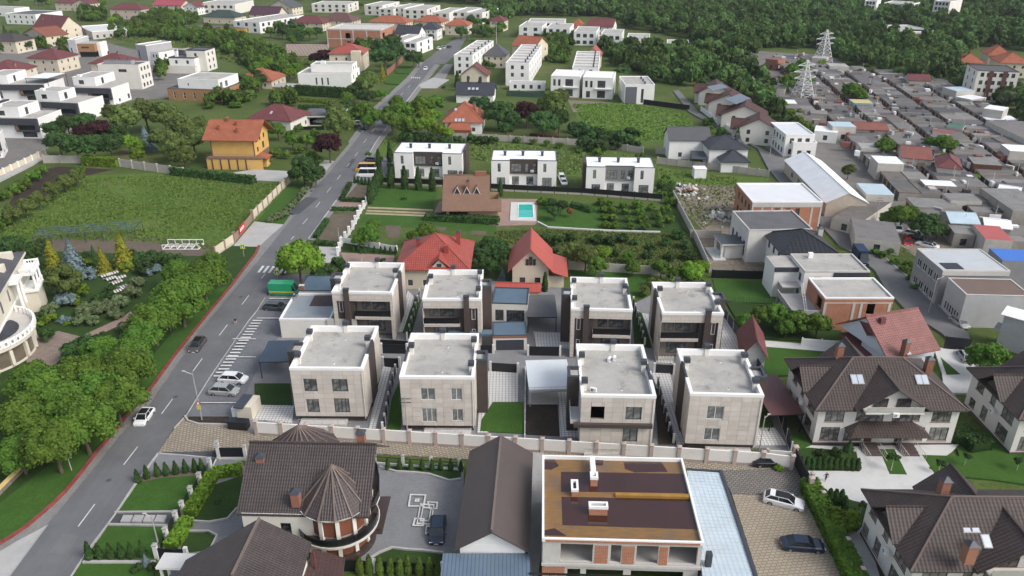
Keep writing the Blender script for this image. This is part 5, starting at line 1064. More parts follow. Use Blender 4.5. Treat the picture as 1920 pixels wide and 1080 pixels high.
for i in range(nb):
 t = (i + .5) / nb; a = q4[0].lerp(q4[3], t); b2 = q4[1].lerp(q4[2], t); mb.bar((a.x, a.y, 3.62), (b2.x, b2.y, 3.62), .045, SW2)
mb.build('roof_rib', h.r, kind='stuff')
g1, g2, g3 = q4[1], q4[2], q4[3]; mb = MB(); mb.bar((g1.x + .15, g1.y, 3.6), (g2.x + .15, g2.y, 3.6), .2, ANTH); mb.bar((g3.x, g3.y + .15, 3.6), (g2.x + .3, g2.y + .15, 3.6), .15, ANTH); mb.build('gutter', h.r)
mb = MB(); mb.prism([tuple((v + (Vector((q4[1].x + q4[3].x, q4[1].y + q4[3].y, 0)) / 2 - v) * .03).xy) for v in q4], 0, 3.38, CONCL); mb.build('wall', h.r)
cp = LOC(h, 1327, 1060, 3.6); h.box('chimney', cp.x - .3, cp.y - .3, 3.6, cp.x + .3, cp.y + .3, 5.4, ANTH)
fence('front_fence', 'low white wall with dark grilles between the courtyard and the cobbled lane', [(704, 872), (862, 884)], 3.4, 1.5, BLACK, WPOST, .35, 1.9, CONC, base=.55, bm=WPOST, kind='bars')
fence('front_fence', 'white posts with black grilles stepping down along the lawns by the street', [(410, 852), (396, 884), (377, 912), (361, 938), (345, 966), (333, 985), (315, 1016), (296, 1048)], 3.2, 1.7, BLACK, WPOST, .45, 2.1, CONC, base=.3, bm=WPOST, kind='bars')
fence('front_fence', 'black-panelled wall with white ends beside the mansion and the lane', [(412, 862), (462, 862)], 4.5, 2.0, BLACK, WPOST, .4, 2.3, CONC, base=.5, bm=WPOST)
fence('front_fence', 'black fence with white posts behind the bottom row of thujas', [(640, 1070), (830, 1078)], 4.5, 1.6, BLACK, WPOST, .35, 1.9)
fence('front_fence', 'black fence below the garden lawn at the bottom left', [(296, 1048), (352, 1050)], 4.0, 1.6, BLACK, WPOST, .4, 1.9)
# courtyard mosaic of pale stone
ZL[0] += .004; zc_ = ZL[0] + .01
def ring(pts, wd=.24, m=PALEP):
 q = [P(*p) for p in pts]; c = sum(q, Vector()) / 4
 for i in range(4):
  a, b = q[i], q[(i + 1) % 4]; ai, bi = a + (c - a).normalized() * wd * 1.3, b + (c - b).normalized() * wd * 1.3; MB().prism([tuple(v.xy) for v in (a, b, bi, ai)], zc_ - .02, zc_ + .001 * (len(bpy.data.meshes) % 3), m, bottom=False).build('mosaic_strip', None, kind='structure')
for r_ in ([(769, 931), (800, 932), (796, 955), (765, 955)], [(779, 940), (788, 940), (786, 946), (777, 946)], [(788, 949), (815, 950), (809, 989), (781, 988)], [(793, 955), (810, 956), (805, 983), (787, 983)], [(801, 945), (822, 946), (820, 960), (805, 960)], [(777, 976), (797, 977), (795, 992), (773, 991)], [(799, 990), (812, 990), (808, 1007), (797, 1007)]): ring(r_)
for i in range(4):
 x = 219 + i * 21; MB().prism([tuple(P(*p).xy) for p in ((x + 14, 971), (x + 32, 971.5), (x + 26, 984), (x + 8, 983.5))], 0, .5, CONC).build('paving_slab', None, kind='structure')
# ------------------------------------------------------------------ houses of the middle distance
def au(L, n, fl=2, zb=0.9, fh=3.0, ww=1.2, wh=1.5, kind='w', m=.8):
 o = []
 for k in range(fl):
  for i in range(n):
   c = m + (L - 2 * m) * (i + .5) / n; o.append((c - ww / 2, zb + k * fh, ww, wh, kind))
 return o
def flat(name, label, fl, fr, z, bk=None, d=None, wall=WHITE, roof=ROOFC, f=(3, 2), r=(2, 2), l=None, pm=COPING, ph=.35, cat='house', group=None, fm=DFRAME, ww=1.3, wh=1.6, ops=None, par=True, kind='w', pt=.28, fh=None):
 h = H(name, label, FR(fl, fr, z, bk, d), cat, group); h.fm = fm; h.gm = GLASS; o = dict(ops or {}); fh = fh or (z / max(1, (f or r or (1, 2))[1]))
 for k, s, L in (('f', f, h.w), ('r', r, h.d), ('l', l, h.d)):
  if s and k not in o: o[k] = au(L, s[0], s[1], .8, fh, min(ww, L / s[0] * .6), wh, kind)
 h.body(m=wall, ops=o, top=roof)
 if par: h.parapet(t=pt, h=ph, m=pm)
 return h
def pitched(name, label, fl, fr, z, zr, bk=None, d=None, wall=CREAM, roof=T_RED, typ='hip', ov=.6, f=(3, 2), r=(2, 2), l=None, cat='house', group=None, fm=PVC, ww=1.1, wh=1.4, ops=None, ch=(), chm=REDF, wallz=None):
 """fl, fr: pixels of the eave corners at height z"""
 h = H(name, label, FR(fl, fr, z, bk, d), cat, group); h.fm = fm; h.gm = GLASS; o = dict(ops or {}); a = ov; W, Dp = h.w - 2 * a, h.d - 2 * a; fh = z / max(1, (f or r or (1, 2))[1])
 for k, s, L in (('f', f, W), ('r', r, Dp), ('l', l, Dp)):
  if s and k not in o: o[k] = au(L, s[0], s[1], .8, fh, min(ww, L / s[0] * .6), wh)
 h.body(a, a, W, Dp, 0, z - .05, wall, o)
 if typ == 'hip': h.hip(a, a, W, Dp, z, zr, ov, roof)
 else: h.gable(a, a, W, Dp, z, zr, ov, roof, typ, wall)
 for c in ch: h.pyrchim(c[0] * h.w, c[1] * h.d, z + .2, c[2], .8, chm)
 return h
# three white duplexes
def duplex(label, fl, fr, bk, midm, side=None):
 h = H('white_duplex', label, FR(fl, fr, 7.4, bk), 'house', 'white duplexes in a row'); w, d = h.w, h.d; h.fm = DFRAME; h.gm = GLASSG; a, b = w * .28, w * .71; R = mat('bright_white_roof', (.80, .81, .83), .6, .04, .2)
 h.body(0, 0, a, 2.2, 0, 7.4, WHITE, {'f': [(a * .35, 4.3, .8, 2.3), (a * .3, .3, a * .45, 2.4)]}, R, skip='b'); h.body(b, 0, w - b, 2.2, 0, 7.4, WHITE, {'f': [((w - b) * .3, 4.3, .8, 2.3), ((w - b) * .25, .3, (w - b) * .5, 2.4)]}, R, skip='b')
 m = b - a; h.body(a, 1.0, m, 1.2, 3.5, 7.4, midm, {'f': [(m * .05, 4.0, m * .36, 2.3, 'w', 3), (m * .55, 4.0, m * .12, 2.3, 'w', 1), (m * .8, 4.0, m * .15, 2.3, 'w', 1)]}, R, skip='b'); h.body(a, 1.4, m, .8, 0, 3.5, WHITE, {'f': [(m * .08, .3, m * .25, 2.3), (m * .6, .3, m * .25, 2.3)]}, False)
 h.body(0, 2.2, w, d - 2.2, 0, 7.4, WHITE, {'r': au(d - 2.2, 2, 2), 'l': au(d - 2.2, 2, 2)}, R, skip='f'); mb = MB(); t = .12
 for p in ((-.05, -.05, a + .05, t), (b - .05, -.05, w + .05, t), (a, .95, b, 1.05 + t), (-.05, d - t, w + .05, d + .05), (-.05, t, t, d - t), (w - t, t, w + .05, d - t)): mb.box(p[0], p[1], 7.398, p[2], p[3], 7.55, ANTH)
 mb.build('roof_edge', h.r, kind='stuff')
 for x in (.2, .48, .78): h.chimney(w * x, d * .5, 7.4, 8.4, .7, .6, ANTH)
 h.ac(a + m * .75, .7, 4.0)
 if side == 'r': h.box('side_tower', w, 2.5, 0, w + .8, d - 1, 7.9, DBROWN)
 if side == 'l': h.box('side_tower', -.8, 2.5, 0, 0, d - 1, 7.9, DBROWN)
 h.box('garden_step', a, .3, 0, b, 1.4, .3, LGREY); return h
duplex('white duplex with a brown centre, nearest the street behind the tall thujas', (738, 286.5), (866, 289), (746, 267), DBROWN, 'r'); duplex('white duplex with a brown centre in the middle of its row of three', (921, 301), (1044, 302), (925, 282), DBROWN)
duplex('white duplex with a grey centre, rightmost of its row of three', (1100, 313), (1228, 315), (1095, 294), mat('grey_centre_render', (.20, .20, .205), .8, .06, .4), 'l')
# brown shingled house
SHG = bricks('brown_shingle', (.27, .165, .115), (.22, .13, .09), (.13, .08, .06), .33, .14, .02, var=.12)
h = H('shingled_house', 'steep brown-shingled house with three pointed dormers beside the pool', FR((829, 392), (938, 392), 3.0, d=11), 'house'); w, d = h.w, h.d; t1 = LOC(h, 824, 328, 9.4); t2 = LOC(h, 926, 329, 9.4); e0 = -1.0
h.body(1.0, 0, w - 1.5, max(4, 2 * t1.y - 1), 0, 3.0, mat('stone_base', (.40, .27, .18), .85, .15, 1.5), {'f': [(.6, .2, w * .33, 2.3, 'o')]}, False)
mb = MB(); mb.slab([(0, e0, 2.9), (w - 2.6, e0, 2.9), (w - 2.6, t1.y, 9.4), (0, t1.y, 9.4)], .2, SHG); mb.slab([(w - 2.6, e0, 2.88), (w + .3, e0, 2.88), (w + .3, e0 + (t1.y - e0) * .32, 5.0), (w - 2.6, e0 + (t1.y - e0) * .32, 5.0)], .2, SHG); mb.slab([(0, t1.y, 9.4), (w - 2.6, t1.y, 9.4), (w - 2.6, t1.y * 2 + 1, 2.9), (0, t1.y * 2 + 1, 2.9)], .2, SHG)
mb.bar((0, t1.y, 9.43), (w - 2.6, t1.y, 9.43), .12, SHG); mb.build('roof', h.r)
for x in (.3, w - 2.9): mb = MB(); mb.face([(x, e0 + .6, 2.9), (x, 2 * t1.y + .4, 2.9), (x, t1.y, 9.1)], CREAM); mb.build('gable_wall', h.r)
k_ = 6.5 / (t1.y - e0)
for px in (859, 877, 895):
 q = LOC(h, px, 352, 6.2); x = q.x; y = e0 + (6.0 - 2.9) / k_; mb = MB(); zz = 6.0; yk = 1.7 / k_
 for s in (-1, 1): mb.slab([(x, y - .1, zz + 1.7), (x + s * .85, y - .1, zz - .1), (x + s * .85, y + .1, zz - .1), (x, y + yk + .1, zz + 1.7)], .1, SHG)
 mb.face([(x - .75, y, zz - .1), (x + .75, y, zz - .1), (x, y, zz + 1.55)], DFRAME); o = mb.build('dormer', h.r); tr = MB(); [tr.bar((x, y - .14, zz + 1.65), (x + s * .85, y - .14, zz - .12), .07, COPING) for s in (-1, 1)]; tr.build('dormer_trim', o)
h.pyrchim(w * .44, e0 + 3.6 / k_ , 5.6, 9.0, .8); h.box('chimney', w * .55, t1.y - .3, 8.2, w * .75, t1.y + .5, 10.3, REDF)
h.pyrchim(w * .3, t1.y + .2, 8.6, 10.0, .9)
# swimming pool
PW = mat('pool_water', (.03, .42, .36), .05, .12, .5, fine=False, spec=.6)
pool = thing('swimming_pool', 'rectangular turquoise swimming pool with a pale deck', 'pool', P(957, 416))
def onto(root, name, pix, z0, z1, m): q = [P(*p) - root.location for p in pix]; return MB().prism([tuple(v.xy) for v in q], z0, z1, m).build(name, root)
onto(pool, 'deck', [(958, 381), (1003, 381), (1006, 416), (956, 415)], .02, .3, PALEP); onto(pool, 'water', [(972, 385), (999, 385), (1001, 411), (971, 411)], .25, .31, PW)
mb = MB(); q = [P(*p) - pool.location for p in ((972, 385), (999, 385), (1001, 411), (971, 411))]; [mb.bar((a.x, a.y, .32), (b.x, b.y, .32), .09, COPING) for a, b in zip(q, q[1:] + q[:1])]; mb.build('coping', pool)
# red roofs
h = pitched('red_hipped_house', 'house with a big red hipped tile roof among garden trees', (738, 506), (882, 507), 4.6, 9.4, d=15, wall=CREAM, roof=T_RED, ov=.7, f=(4, 1), r=(3, 1), ch=((.28, .42, 8.6), (.8, .6, 9.2)), chm=mat('red_chimney', (.30, .06, .05), .7, .1, 1))
h.box('chimney', h.w * .64, h.d * .22, 5.6, h.w * .70, h.d * .28, 8.3, MATS['red_chimney'])
x, y = h.w * .59, .6; mb = MB(); [mb.slab([(x, y - .3, 6.9), (x + s * 2.4, y - .3, 4.9), (x + s * 2.4, y + .2, 4.9), (x, y + 4, 6.9)], .14, T_RED) for s in (-1, 1)]; mb.face([(x - 1.8, y, 4.6), (x + 1.8, y, 4.6), (x, y, 6.5)], CREAM); mb.build('dormer', h.r); f = link('window', window_mesh(.9, 1.0, 1, 1, BFRAME, None), h.r, (x - .45, y - .12, 4.7)); link('pane', pane_mesh(.9, 1.0, GLASS), f)
h = H('red_gabled_house', 'cream house with steep red gable roof and a three-part arched window', FR((957, 498), (1033, 499), 5.0, d=10), 'house'); w, d = h.w, h.d; h.fm = BFRAME
h.body(.4, 0, w - .8, d, 0, 5.0, CREAM, {'f': [(1.4, 1.0, 1.1, 1.5), (4.4, 1.0, 1.1, 1.5)]}); h.gable(.4, 0, w - .8, d, 5.0, 8.8, .9, T_REDS, 'y', CREAM)
for i, (dx, hh) in enumerate(((-.95, 1.3), (-.35, 1.8), (.45, 1.3))): f = link('window', window_mesh(.55 if i != 1 else .7, hh, 1, 1, BFRAME, None), h.r, (w / 2 + dx, -.16, 5.15)); link('pane', pane_mesh(.55 if i != 1 else .7, hh, GLASS), f)
MB().cyl(0, 0, 0, .06, .35, .35, BFRAME, 16, a0=0, a1=math.pi).build('window_arch', h.r);
h.box('porch_wall', w - .4, .5, 0, w + 2.6, d - 1, 2.6, CREAM); MB().slab([(w - .3, -.6, 4.2), (w + 3.4, -.8, 3.0), (w + 3.4, d - 1, 3.0), (w - .3, d - 1, 4.2)], .15, T_REDS).build('side_roof', h.r)
h = pitched('red_low_shed', 'low red-roofed shed in front of the arched-window house', (927, 545), (1014, 547), 2.6, 3.5, d=3.6, roof=T_REDS, typ='x', f=None, r=None, ov=.2, cat='shed')
# yellow house
h = H('yellow_house', 'three-storey yellow house with a broad orange tiled roof', FR((392, 256), (474, 257), 9.2, d=12), 'house'); w, d = h.w, h.d; h.fm = BFRAME; YEL = mat('yellow_render', (.62, .38, .12), .85, .08, .4); STN = mat('brown_stone_base', (.20, .13, .09), .9, .25, 2.0)
h.body(0, 0, w, d, 3.4, 9.2, YEL, {'r': [(1.5, 7.0, 1.2, 1.4), (4.5, 7.0, 1.2, 1.6), (8.0, 7.0, 1.2, 1.4), (2, 4.2, 1.2, 1.4), (6.5, 4.2, 1.6, 1.9)]}); h.body(.05, .05, w - .1, d - .1, 0, 3.4, STN, {'f': [(3, .5, 1.2, 2.2), (6, .5, 1.5, 2.2)], 'r': [(2, .5, 1.5, 2.2), (6, .5, 1.5, 2.2)]}, False, 'base_wall')
h.gable(0, 0, w, d, 9.2, 12.8, 1.3, T_ORANGE, 'x', YEL, ovg=1.8); h.rail([(-1.0, -2.2), (w + 2.6, -2.2)], 3.5, 1.0, STN, step=.5); h.box('terrace', -1, -2.3, 3.1, w + 2.6, 0, 3.45, STN)
h.box('terrace_wall', -1, -2.2, 0, w + 2.6, -2.0, 3.1, YEL)
for x in (.5, 3, 5.5, 8, 10.5): h.box('pilaster', x, -2.32, 0, x + .35, -2.21, 3.1, DBROWN)
for x in (0, w - .35): h.box('corner_trim', x - .03, -.04, 3.4, x + .35, -.003, 9.1, STN)
for c in ((.18, 2.5, 12), (.55, 4, 12.8), (.62, 1.5, 11.4), (.3, 5.5, 13.4)): h.pyrchim(c[0] * w, c[1], 9.8, c[2], .7, T_ORANGE, T_ORANGE)
h.box('entrance_porch', w, 1.0, 0, w + 2.6, 4.0, 2.8, YEL); MB().slab([(w, .5, 3.5), (w + 3.3, .2, 2.6), (w + 3.3, 5, 2.6), (w, 5, 3.5)], .15, T_ORANGE).build('porch_roof', h.r)
# others, middle left
pitched('maroon_house', 'house with a broad maroon roof and skylights behind the yellow house', (462, 222), (545, 228), 4.2, 8.2, d=14, roof=T_MAROON, f=(4, 1), r=(3, 1), wall=OFFW).skylight(8, 3.2, 6.0, .8, 1.4, .6)
h = flat('flat_canopy_garage', 'dark flat-roofed garage open to the front with a car inside', (566, 217), (640, 217), 3.6, (572, 203), roof=DROOF, wall=CONCL, f=None, r=None, ops={'f': [(1.5, .2, 11, 2.8, 'o')]}, pm=ANTH, ph=.12, cat='garage')
h.box('forecourt_wall', -4, -6, 0, 10, -5.8, 1.2, BLACK)
h = flat('white_cube_house', 'white cubic house with three slit windows and a higher box behind', (558, 139), (658, 140), 6.6, (565, 127), f=None, r=(2, 2), wall=WHITE, ops={'f': [(7.5, 2.2, .7, 3.0), (10, 2.2, .7, 3.0), (12.5, 2.2, .7, 3.0)]}); h.body(4.5, 5, h.w - 5, 9, 6.6, 9.6, WHITE, {'r': au(9, 2, 1, 7.2)}, ROOFC, name='upper_box'); h.parapet(4.5, 5, h.w - 5, 9, 9.6, .25, .3)
h.box('roof_unit', 8, 8, 9.6, 10, 9.4, 10.8, PVC)
h = pitched('cream_villa', 'cream villa with a red roof and round dormer beside the dark street trees', (614, 101), (682, 101), 8.0, 12.0, d=17, wall=CREAM, roof=T_RED, f=(3, 2), r=(3, 2)); h.box('bay_tower', h.w - 6, -1.5, 0, h.w - 1.5, 2, 9.3, CREAM); h.pyrchim(h.w * .45, h.d * .4, 9.5, 13, 1)
h = flat('brick_block', 'unfinished red brick block with a pale concrete frame', (612, 56), (714, 58), 9.5, (625, 45), wall=REDB, roof=CONCL, f=None, r=None, ops={'f': [(11, .5, 3, 3, 'o'), (11, 5, 3, 3, 'o')], 'r': [(3, .5, 4, 3, 'o'), (3, 5, 4, 3, 'o')]}, pm=CONCL, ph=.7, pt=.6, cat='building')
for x in (0, .25, .48, .73, .985): h.box('frame_column', x * h.w - .1, -.12, 0, x * h.w + .55, -.002, 9.4, CONCL)
h.box('frame_beam', 0, -.1, 4.6, h.w, -.003, 5.0, CONCL)
h = H('orange_roofed_house', 'brick house under a many-faced orange roof with five skylights', FR((830, 228), (905, 229), 4.4, d=15), 'house'); w, d = h.w, h.d
h.body(.6, .6, w - 1.2, d - 1.2, 0, 4.3, WHITE, {'f': au(w - 1.2, 3, 1)}); h.hip(.6, .6, w - 1.2, d - 1.2, 4.3, 9.6, .8, T_ORANGE); mb = MB(); mb.slab([(w * .12, -2.5, 2.2), (w * .75, -2.5, 2.2), (w * .44, 5.0, 8.2), (w * .43, 5.0, 8.2)], .15, T_ORANGE); mb.slab([(w * .12, -2.5, 2.2), (w * .43, 5, 8.2), (w * .15, 5, 5)], .15, T_ORANGE); mb.build('front_roof', h.r)
h.box('brick_front', w * .15, -2.2, 0, w * .72, .6, 2.2, REDF)
for x in (.33, .42, .51): h.skylight(w * x, .5, 4.85, .9, 1.3, .8)
h.skylight(w * .3, 4.2, 7.6, .9, 1.2, .7); h.pyrchim(w * .75, d * .4, 6.5, 9.6, .9); h.pyrchim(w * .9, d * .3, 5.2, 8.4, .8)
h = pitched('slate_roofed_house', 'dark slate-roofed house with three skylights beside the long driveway', (852, 176), (927, 177), 3.6, 7.0, d=13, wall=WHITE, roof=T_NAVY, typ='x', f=None, r=None)
for x in (.35, .45, .55): h.skylight(h.w * x, 3.0, 5.1, 1.1, 1.4, .52)
h.pyrchim(h.w * .3, h.d * .5, 6, 9.2, .9, ANTH); h.pyrchim(h.w * .62, h.d * .5, 6, 9, .9, ANTH)
pitched('maroon_gabled_house', 'house with a maroon cross-gabled roof behind the dark slate one', (862, 140), (915, 141), 6.0, 10.0, d=10, roof=T_MAROON, wall=CREAM, f=(2, 2), r=(2, 2), typ='y')
def rowhouse(label, fl, fr, z, bk, n=6, **k):
 h = flat('terraced_house_row', label, fl, fr, z, bk, f=(2, 3), r=(n, 3), **k); L = h.d / n
 for i in range(1, n): h.box('party_wall', .3, i * L - .15, z, h.w - .3, i * L + .15, z + .45, COPING)
 for i in range(n): h.chimney(h.w * .8, (i + .5) * L, z, z + 1, .6, .6, ANTH)
 return h
rowhouse('long white row of terraced houses left of the tall pole, beyond the street bend', (851, 104), (886, 105), 9, (877, 76)); rowhouse('long white row of terraced houses running back behind the dark solar roof', (948, 119), (992, 120), 9.5, (965, 84), 7)
rowhouse('farther white terraced row behind the twin houses', (1073, 128), (1122, 129), 8.5, (1080, 97), 6)
pitched('grey_hipped_house', 'house with a dark brown hipped roof between two white terraces', (905, 104), (950, 105), 6, 10.5, d=14, roof=T_GREY, wall=CREAM, f=(3, 2))
for lab, a, b in (('left half of the white twin houses on the bare earth', (1033, 143), (1087, 145)), ('right half of the white twin houses on the bare earth', (1093, 146), (1150, 148))):
 h = flat('twin_house', lab, a, b, 8.2, bk=(a[0] + 2, a[1] - 12), f=None, r=(2, 2), wall=WHITE, roof=MATS['bright_white_roof'], pm=WHITE, group='white twin houses', ops={'f': [(1, 4.5, 1, 2.6), (3, 4.5, 1, 2.6), (6, 4.5, 3.2, 2.8, 'w', 3), (6, .4, 3.2, 2.9, 'w', 3), (1.5, .4, 1.6, 2.6)]}); h.box('balcony', 5, -1.0, 4.0, h.w - .3, 0, 4.3, WHITE)
h = flat('pale_flat_house', 'white flat-roofed house with a grey front panel and beige roof', (1172, 160), (1228, 160), 7.4, (1162, 144), f=None, r=(3, 2), wall=WHITE, roof=ROOFC, ops={'f': [(6.5, .6, 1.0, 5.4)]}); h.box('grey_panel', .3, -.1, 0, 4.8, -.003, 6.8, mat('grey_panel', (.13, .13, .15), .7, .05, 1))
for i in range(3): h.chimney(h.w * .7, 3 + i * 5, 7.4, 8.2, .6, .6, ANTH)
flat('low_service_house', 'low white outbuilding with grey roof left of the twin houses', (955, 156), (1022, 157), 3.0, (956, 152), f=(4, 1), r=None, roof=CONC)
# beside the right-hand lane
pitched('grey_roofed_house', 'white two-storey house with a plain dark grey gable roof', (1254, 262), (1335, 262), 6.2, 9.0, d=9.5, wall=WHITE, roof=seam('grey_roof_sheet', (.085, .085, .09), .5, .5, .06, .8), typ='x', f=(2, 1), r=(1, 2), fm=DFRAME, ov=.4)
pitched('navy_hipped_house', 'white house with a dark navy hipped roof right of the grey gable', (1328, 280), (1408, 280), 5.6, 8.4, d=12, wall=WHITE, roof=T_NAVY, f=(1, 2), r=(2, 2), fm=DFRAME, ch=((.75, .4, 8.8),), chm=ANTH)
pitched('navy_hipped_garage', 'small white garage with a navy pyramid roof in front of the navy house', (1350, 304), (1408, 305), 3.2, 5.6, d=9, wall=WHITE, roof=T_NAVY, f=None, r=(1, 1), cat='garage')
carport('gazebo', 'dark glass-roofed gazebo beside the navy-roofed house', (1299, 298), (1326, 299), 3.0, (1303, 283), S_ANTH, BLACK, cat='gazebo')
h = thing('white_cabin', 'small white box cabin on the overgrown plot', 'cabin', P(1301, 335)); MB().box(0, 0, 0, 3.4, 3.0, 2.7, WHITE).build('wall', h); MB().box(-.1, -.1, 2.7, 3.5, 3.1, 2.85, COPING).build('roof', h); MB().box(1.2, -.04, .1, 2.1, -.003, 2.1, PVC).build('door', h)
T_CHOC = wtile('chocolate_roof', (.085, .036, .030), .35, .4, .6)
units = [((1378, 240), (1466, 246), 'nearest'), ((1350, 214), (1440, 220), 'second nearest'), ((1326, 191), (1405, 197), 'third nearest'), ((1308, 172), (1375, 175), 'farthest')]
flat('white_lane_annexe', 'lower white flat-roofed annexe in front of the white lane house', (1488, 269), (1532, 269), 4.6, (1476, 256), f=(2, 2), l=(4, 2), r=None)
for (a, b, nm) in units:
 h = pitched('brown_roofed_rowhouse', f'white row house under chocolate gables, {nm} along the right-hand lane', a, b, 5.2, 8.6, d=11, wall=OFFW, roof=T_CHOC, typ='y', f=(2, 2), l=(3, 2), r=None, group='chocolate-roofed row houses along the lane', fm=DFRAME)
 h.gable(-1.2, 3.5, h.w * .5 + 1.2, 4.5, 4.6, 7.2, .4, T_CHOC, 'x', OFFW, name='side_gable'); h.box('side_bay', -.9, 3.9, 0, .7, 7.6, 4.5, OFFW)
for lab, q in (('solar panels on the farthest chocolate roof', [(1325, 163), (1352, 157), (1366, 164), (1336, 171)]), ('solar panels on the third chocolate roof from the near end', [(1358, 186), (1388, 176), (1408, 185), (1380, 196)])):
 z = 8.4; v = [P(x, y, z) for x, y in q]; r = thing('solar_panels', lab, 'solar panels', v[0]); mb = MB(); mb.slab([(p - v[0]) + Vector((0, 0, .1)) for p in v], .1, mat('solar_panel_blue', (.05, .065, .10), .2, .05, .5, spec=.7)); mb.build('panel', r)
h = flat('white_lane_house', 'long white two-storey house with tall dark windows facing the right-hand lane', (1474, 254), (1528, 254), 6.6, (1441, 231), f=(3, 2), l=(5, 2), r=None, roof=mat('pale_grey_roof', (.62, .64, .66), .6, .06, .3));
# long white shed: gable along the lane
def skew_gable(name, label, r0, r1, e, zr, ze, m, wm, cat='shed', ov=.4, doors=None, side='l', group=None):
 """ridge from pixel r0 (near) to r1 (far) at zr, near eave pixel e at ze"""
 a, b, c = P(*r0, zr), P(*r1, zr), P(*e, ze); d = (b - a); L = d.xy.length; ang = math.atan2(d.y, d.x) - math.pi / 2; n = Vector((-d.y, d.x, 0)).normalized(); hw = abs((c - a).dot(n)); o = Vector((a.x, a.y, 0)) - Vector((math.cos(ang), math.sin(ang), 0)) * hw
 fr = FR.__new__(FR); fr.w, fr.d, fr.z, fr.rz, fr.o = 2 * hw, L, ze, ang, o; h = H(name, label, fr, cat, group); h.body(ov, 0, 2 * (hw - ov), L, 0, ze, wm, doors); h.gable(ov, 0, 2 * (hw - ov), L, ze, zr, ov, m, 'y', wm, ovg=.15); return h
h = skew_gable('long_white_shed', 'long white ribbed-metal gable shed along the right-hand lane', (1592, 361), (1508, 284), (1546, 377), 6.6, 4.2, S_WHITE, mat('block_gable', (.46, .40, .33), .9, .12, 1), doors={'l': [(2.5, .1, 2.5, 3.2, 'g'), (8, .1, 2.2, 2.6, 'd'), (13, .1, 2.5, 3.0, 'g'), (22, 1.2, 2, 1.6), (28, 1.2, 2, 1.6)]})
h = flat('brick_house_white_roof', 'flat-roofed brick house with a broad white roof slab beside the lane', (1411, 380), (1543, 380), 7.0, (1383, 345), wall=REDB, roof=mat('white_membrane', (.66, .67, .68), .5, .05, .3), f=None, r=None, ops={'f': [(5.5, 3.9, 1.0, 1.7), (8, 3.9, 1.0, 1.7), (10.2, 3.9, 1.0, 1.7)], 'l': au(13, 4, 2, 1.0, 3.2, 1.5, 1.7)}, pm=COPING, ph=.3); h.box('cornice', -.02, -.06, 5.9, h.w + .02, -.004, 6.98, CONCL)
for x in (0, .14, .28, .42, .85, .975): h.box('frame_column', x * h.w, -.05, 0, x * h.w + .4, -.003, 5.85, CONCL)
h = flat('pale_house_dark_roof', 'pale stone house with a dark flat roof and a pillared entrance canopy', (1405, 433), (1524, 431), 7.2, (1380, 397), wall=mat('pale_stone_wall', (.62, .60, .56), .8, .06, .6), roof=DROOF, f=None, r=None, l=(4, 1), pm=CONCL, ph=.25, wh=3.4); h.box('canopy', -5, 1.5, 3.3, 0, 7, 3.65, CONCL, S_ANTH); h.box('entrance_wall', -3.8, 2.2, 0, 0, 6, 3.3, MATS['pale_stone_wall']); h.box('step', -6.5, 1, 0, -3.8, 8, .3, PALEP)
for x, y in ((-4.8, 1.8), (-4.8, 6.6)): h.box('column', x, y, 0, x + .4, y + .4, 3.3, OFFW)
h = pitched('black_hipped_house', 'white house with a black metal-tiled hipped roof near the blue van', (1465, 477), (1575, 476), 6.2, 9.2, d=12, wall=WHITE, roof=T_BLACK, f=None, r=None, l=(3, 2), fm=DFRAME, ov=.7); h.pyrchim(h.w - .5, h.d * .8, 6.2, 8, 1.0, CONCL)
h = flat('flat_white_house', 'white house with a beige flat roof and dark fascia beside the lane', (1509, 511), (1631, 511), 6.6, (1486, 478), f=(3, 2), r=None, l=(3, 2), pm=CONCL, ph=.3); h.box('dark_fascia', h.w * .45, -.12, 5.5, h.w + .02, -.004, 6.6, ANTH); h.box('side_wing', -4.5, 3, 0, 0, 9, 6.2, WHITE, ROOFC); h.box('wing_fascia', -4.62, 2.88, 5.4, -.0, 3.0, 6.35, ANTH)
h.box('chimney', h.w * .25, h.d - 1.6, 6.6, h.w * .25 + .9, h.d - .9, 7.6, COPING); h.box('balcony', -3.5, .6, 3.1, 0, 3, 3.4, CONCL)
h = flat('brick_house_beige_roof', 'unfinished orange brick house with a beige flat roof and a ladder', (1547, 561), (1676, 561), 6.4, (1524, 523), wall=REDB, f=None, r=None, ops={'f': [(7.6, 3.4, 1.4, 2.4, 'o')], 'l': [(1, .5, 3, 2.4, 'o'), (5.5, .5, 3, 2.4, 'o'), (1, 3.6, 2.4, 2.2, 'o')]}, pm=COPING, ph=.3)
h.box('cornice_band', 0, -.05, 5.55, h.w, -.003, 5.75, CONCL)
for x in (0, .42, .53, .94): h.box('frame_column', x * h.w, -.06, 0, x * h.w + .45, -.003, 5.55, CONCL)
h.box('concrete_balcony', -5.2, .5, 2.9, 0, 9, 3.15, CONC); h.box('balcony_wall', -5.2, .5, 3.15, -5.0, 9, 4.0, CONC); h.box('balcony_wall', -5.2, .3, 3.15, 0, .5, 4.0, CONC)
for x, y in ((-5.1, .6), (-5.1, 8.6)): h.box('column', x, y, 0, x + .35, y + .35, 2.9, CONC)
l = MB(); [l.bar((-2.4 + s * .2, .2, 2.5), (-2.2 + s * .2, 5.5, 6.8), .03, OFFW) for s in (-1, 1)]
for i in range(12): t = i / 11; l.bar((-2.6 + .2 * t, .2 + 5.3 * t, 2.5 + 4.3 * t), (-2.2 + .2 * t, .2 + 5.3 * t, 2.5 + 4.3 * t), .025, OFFW)
l.build('ladder', h.r)
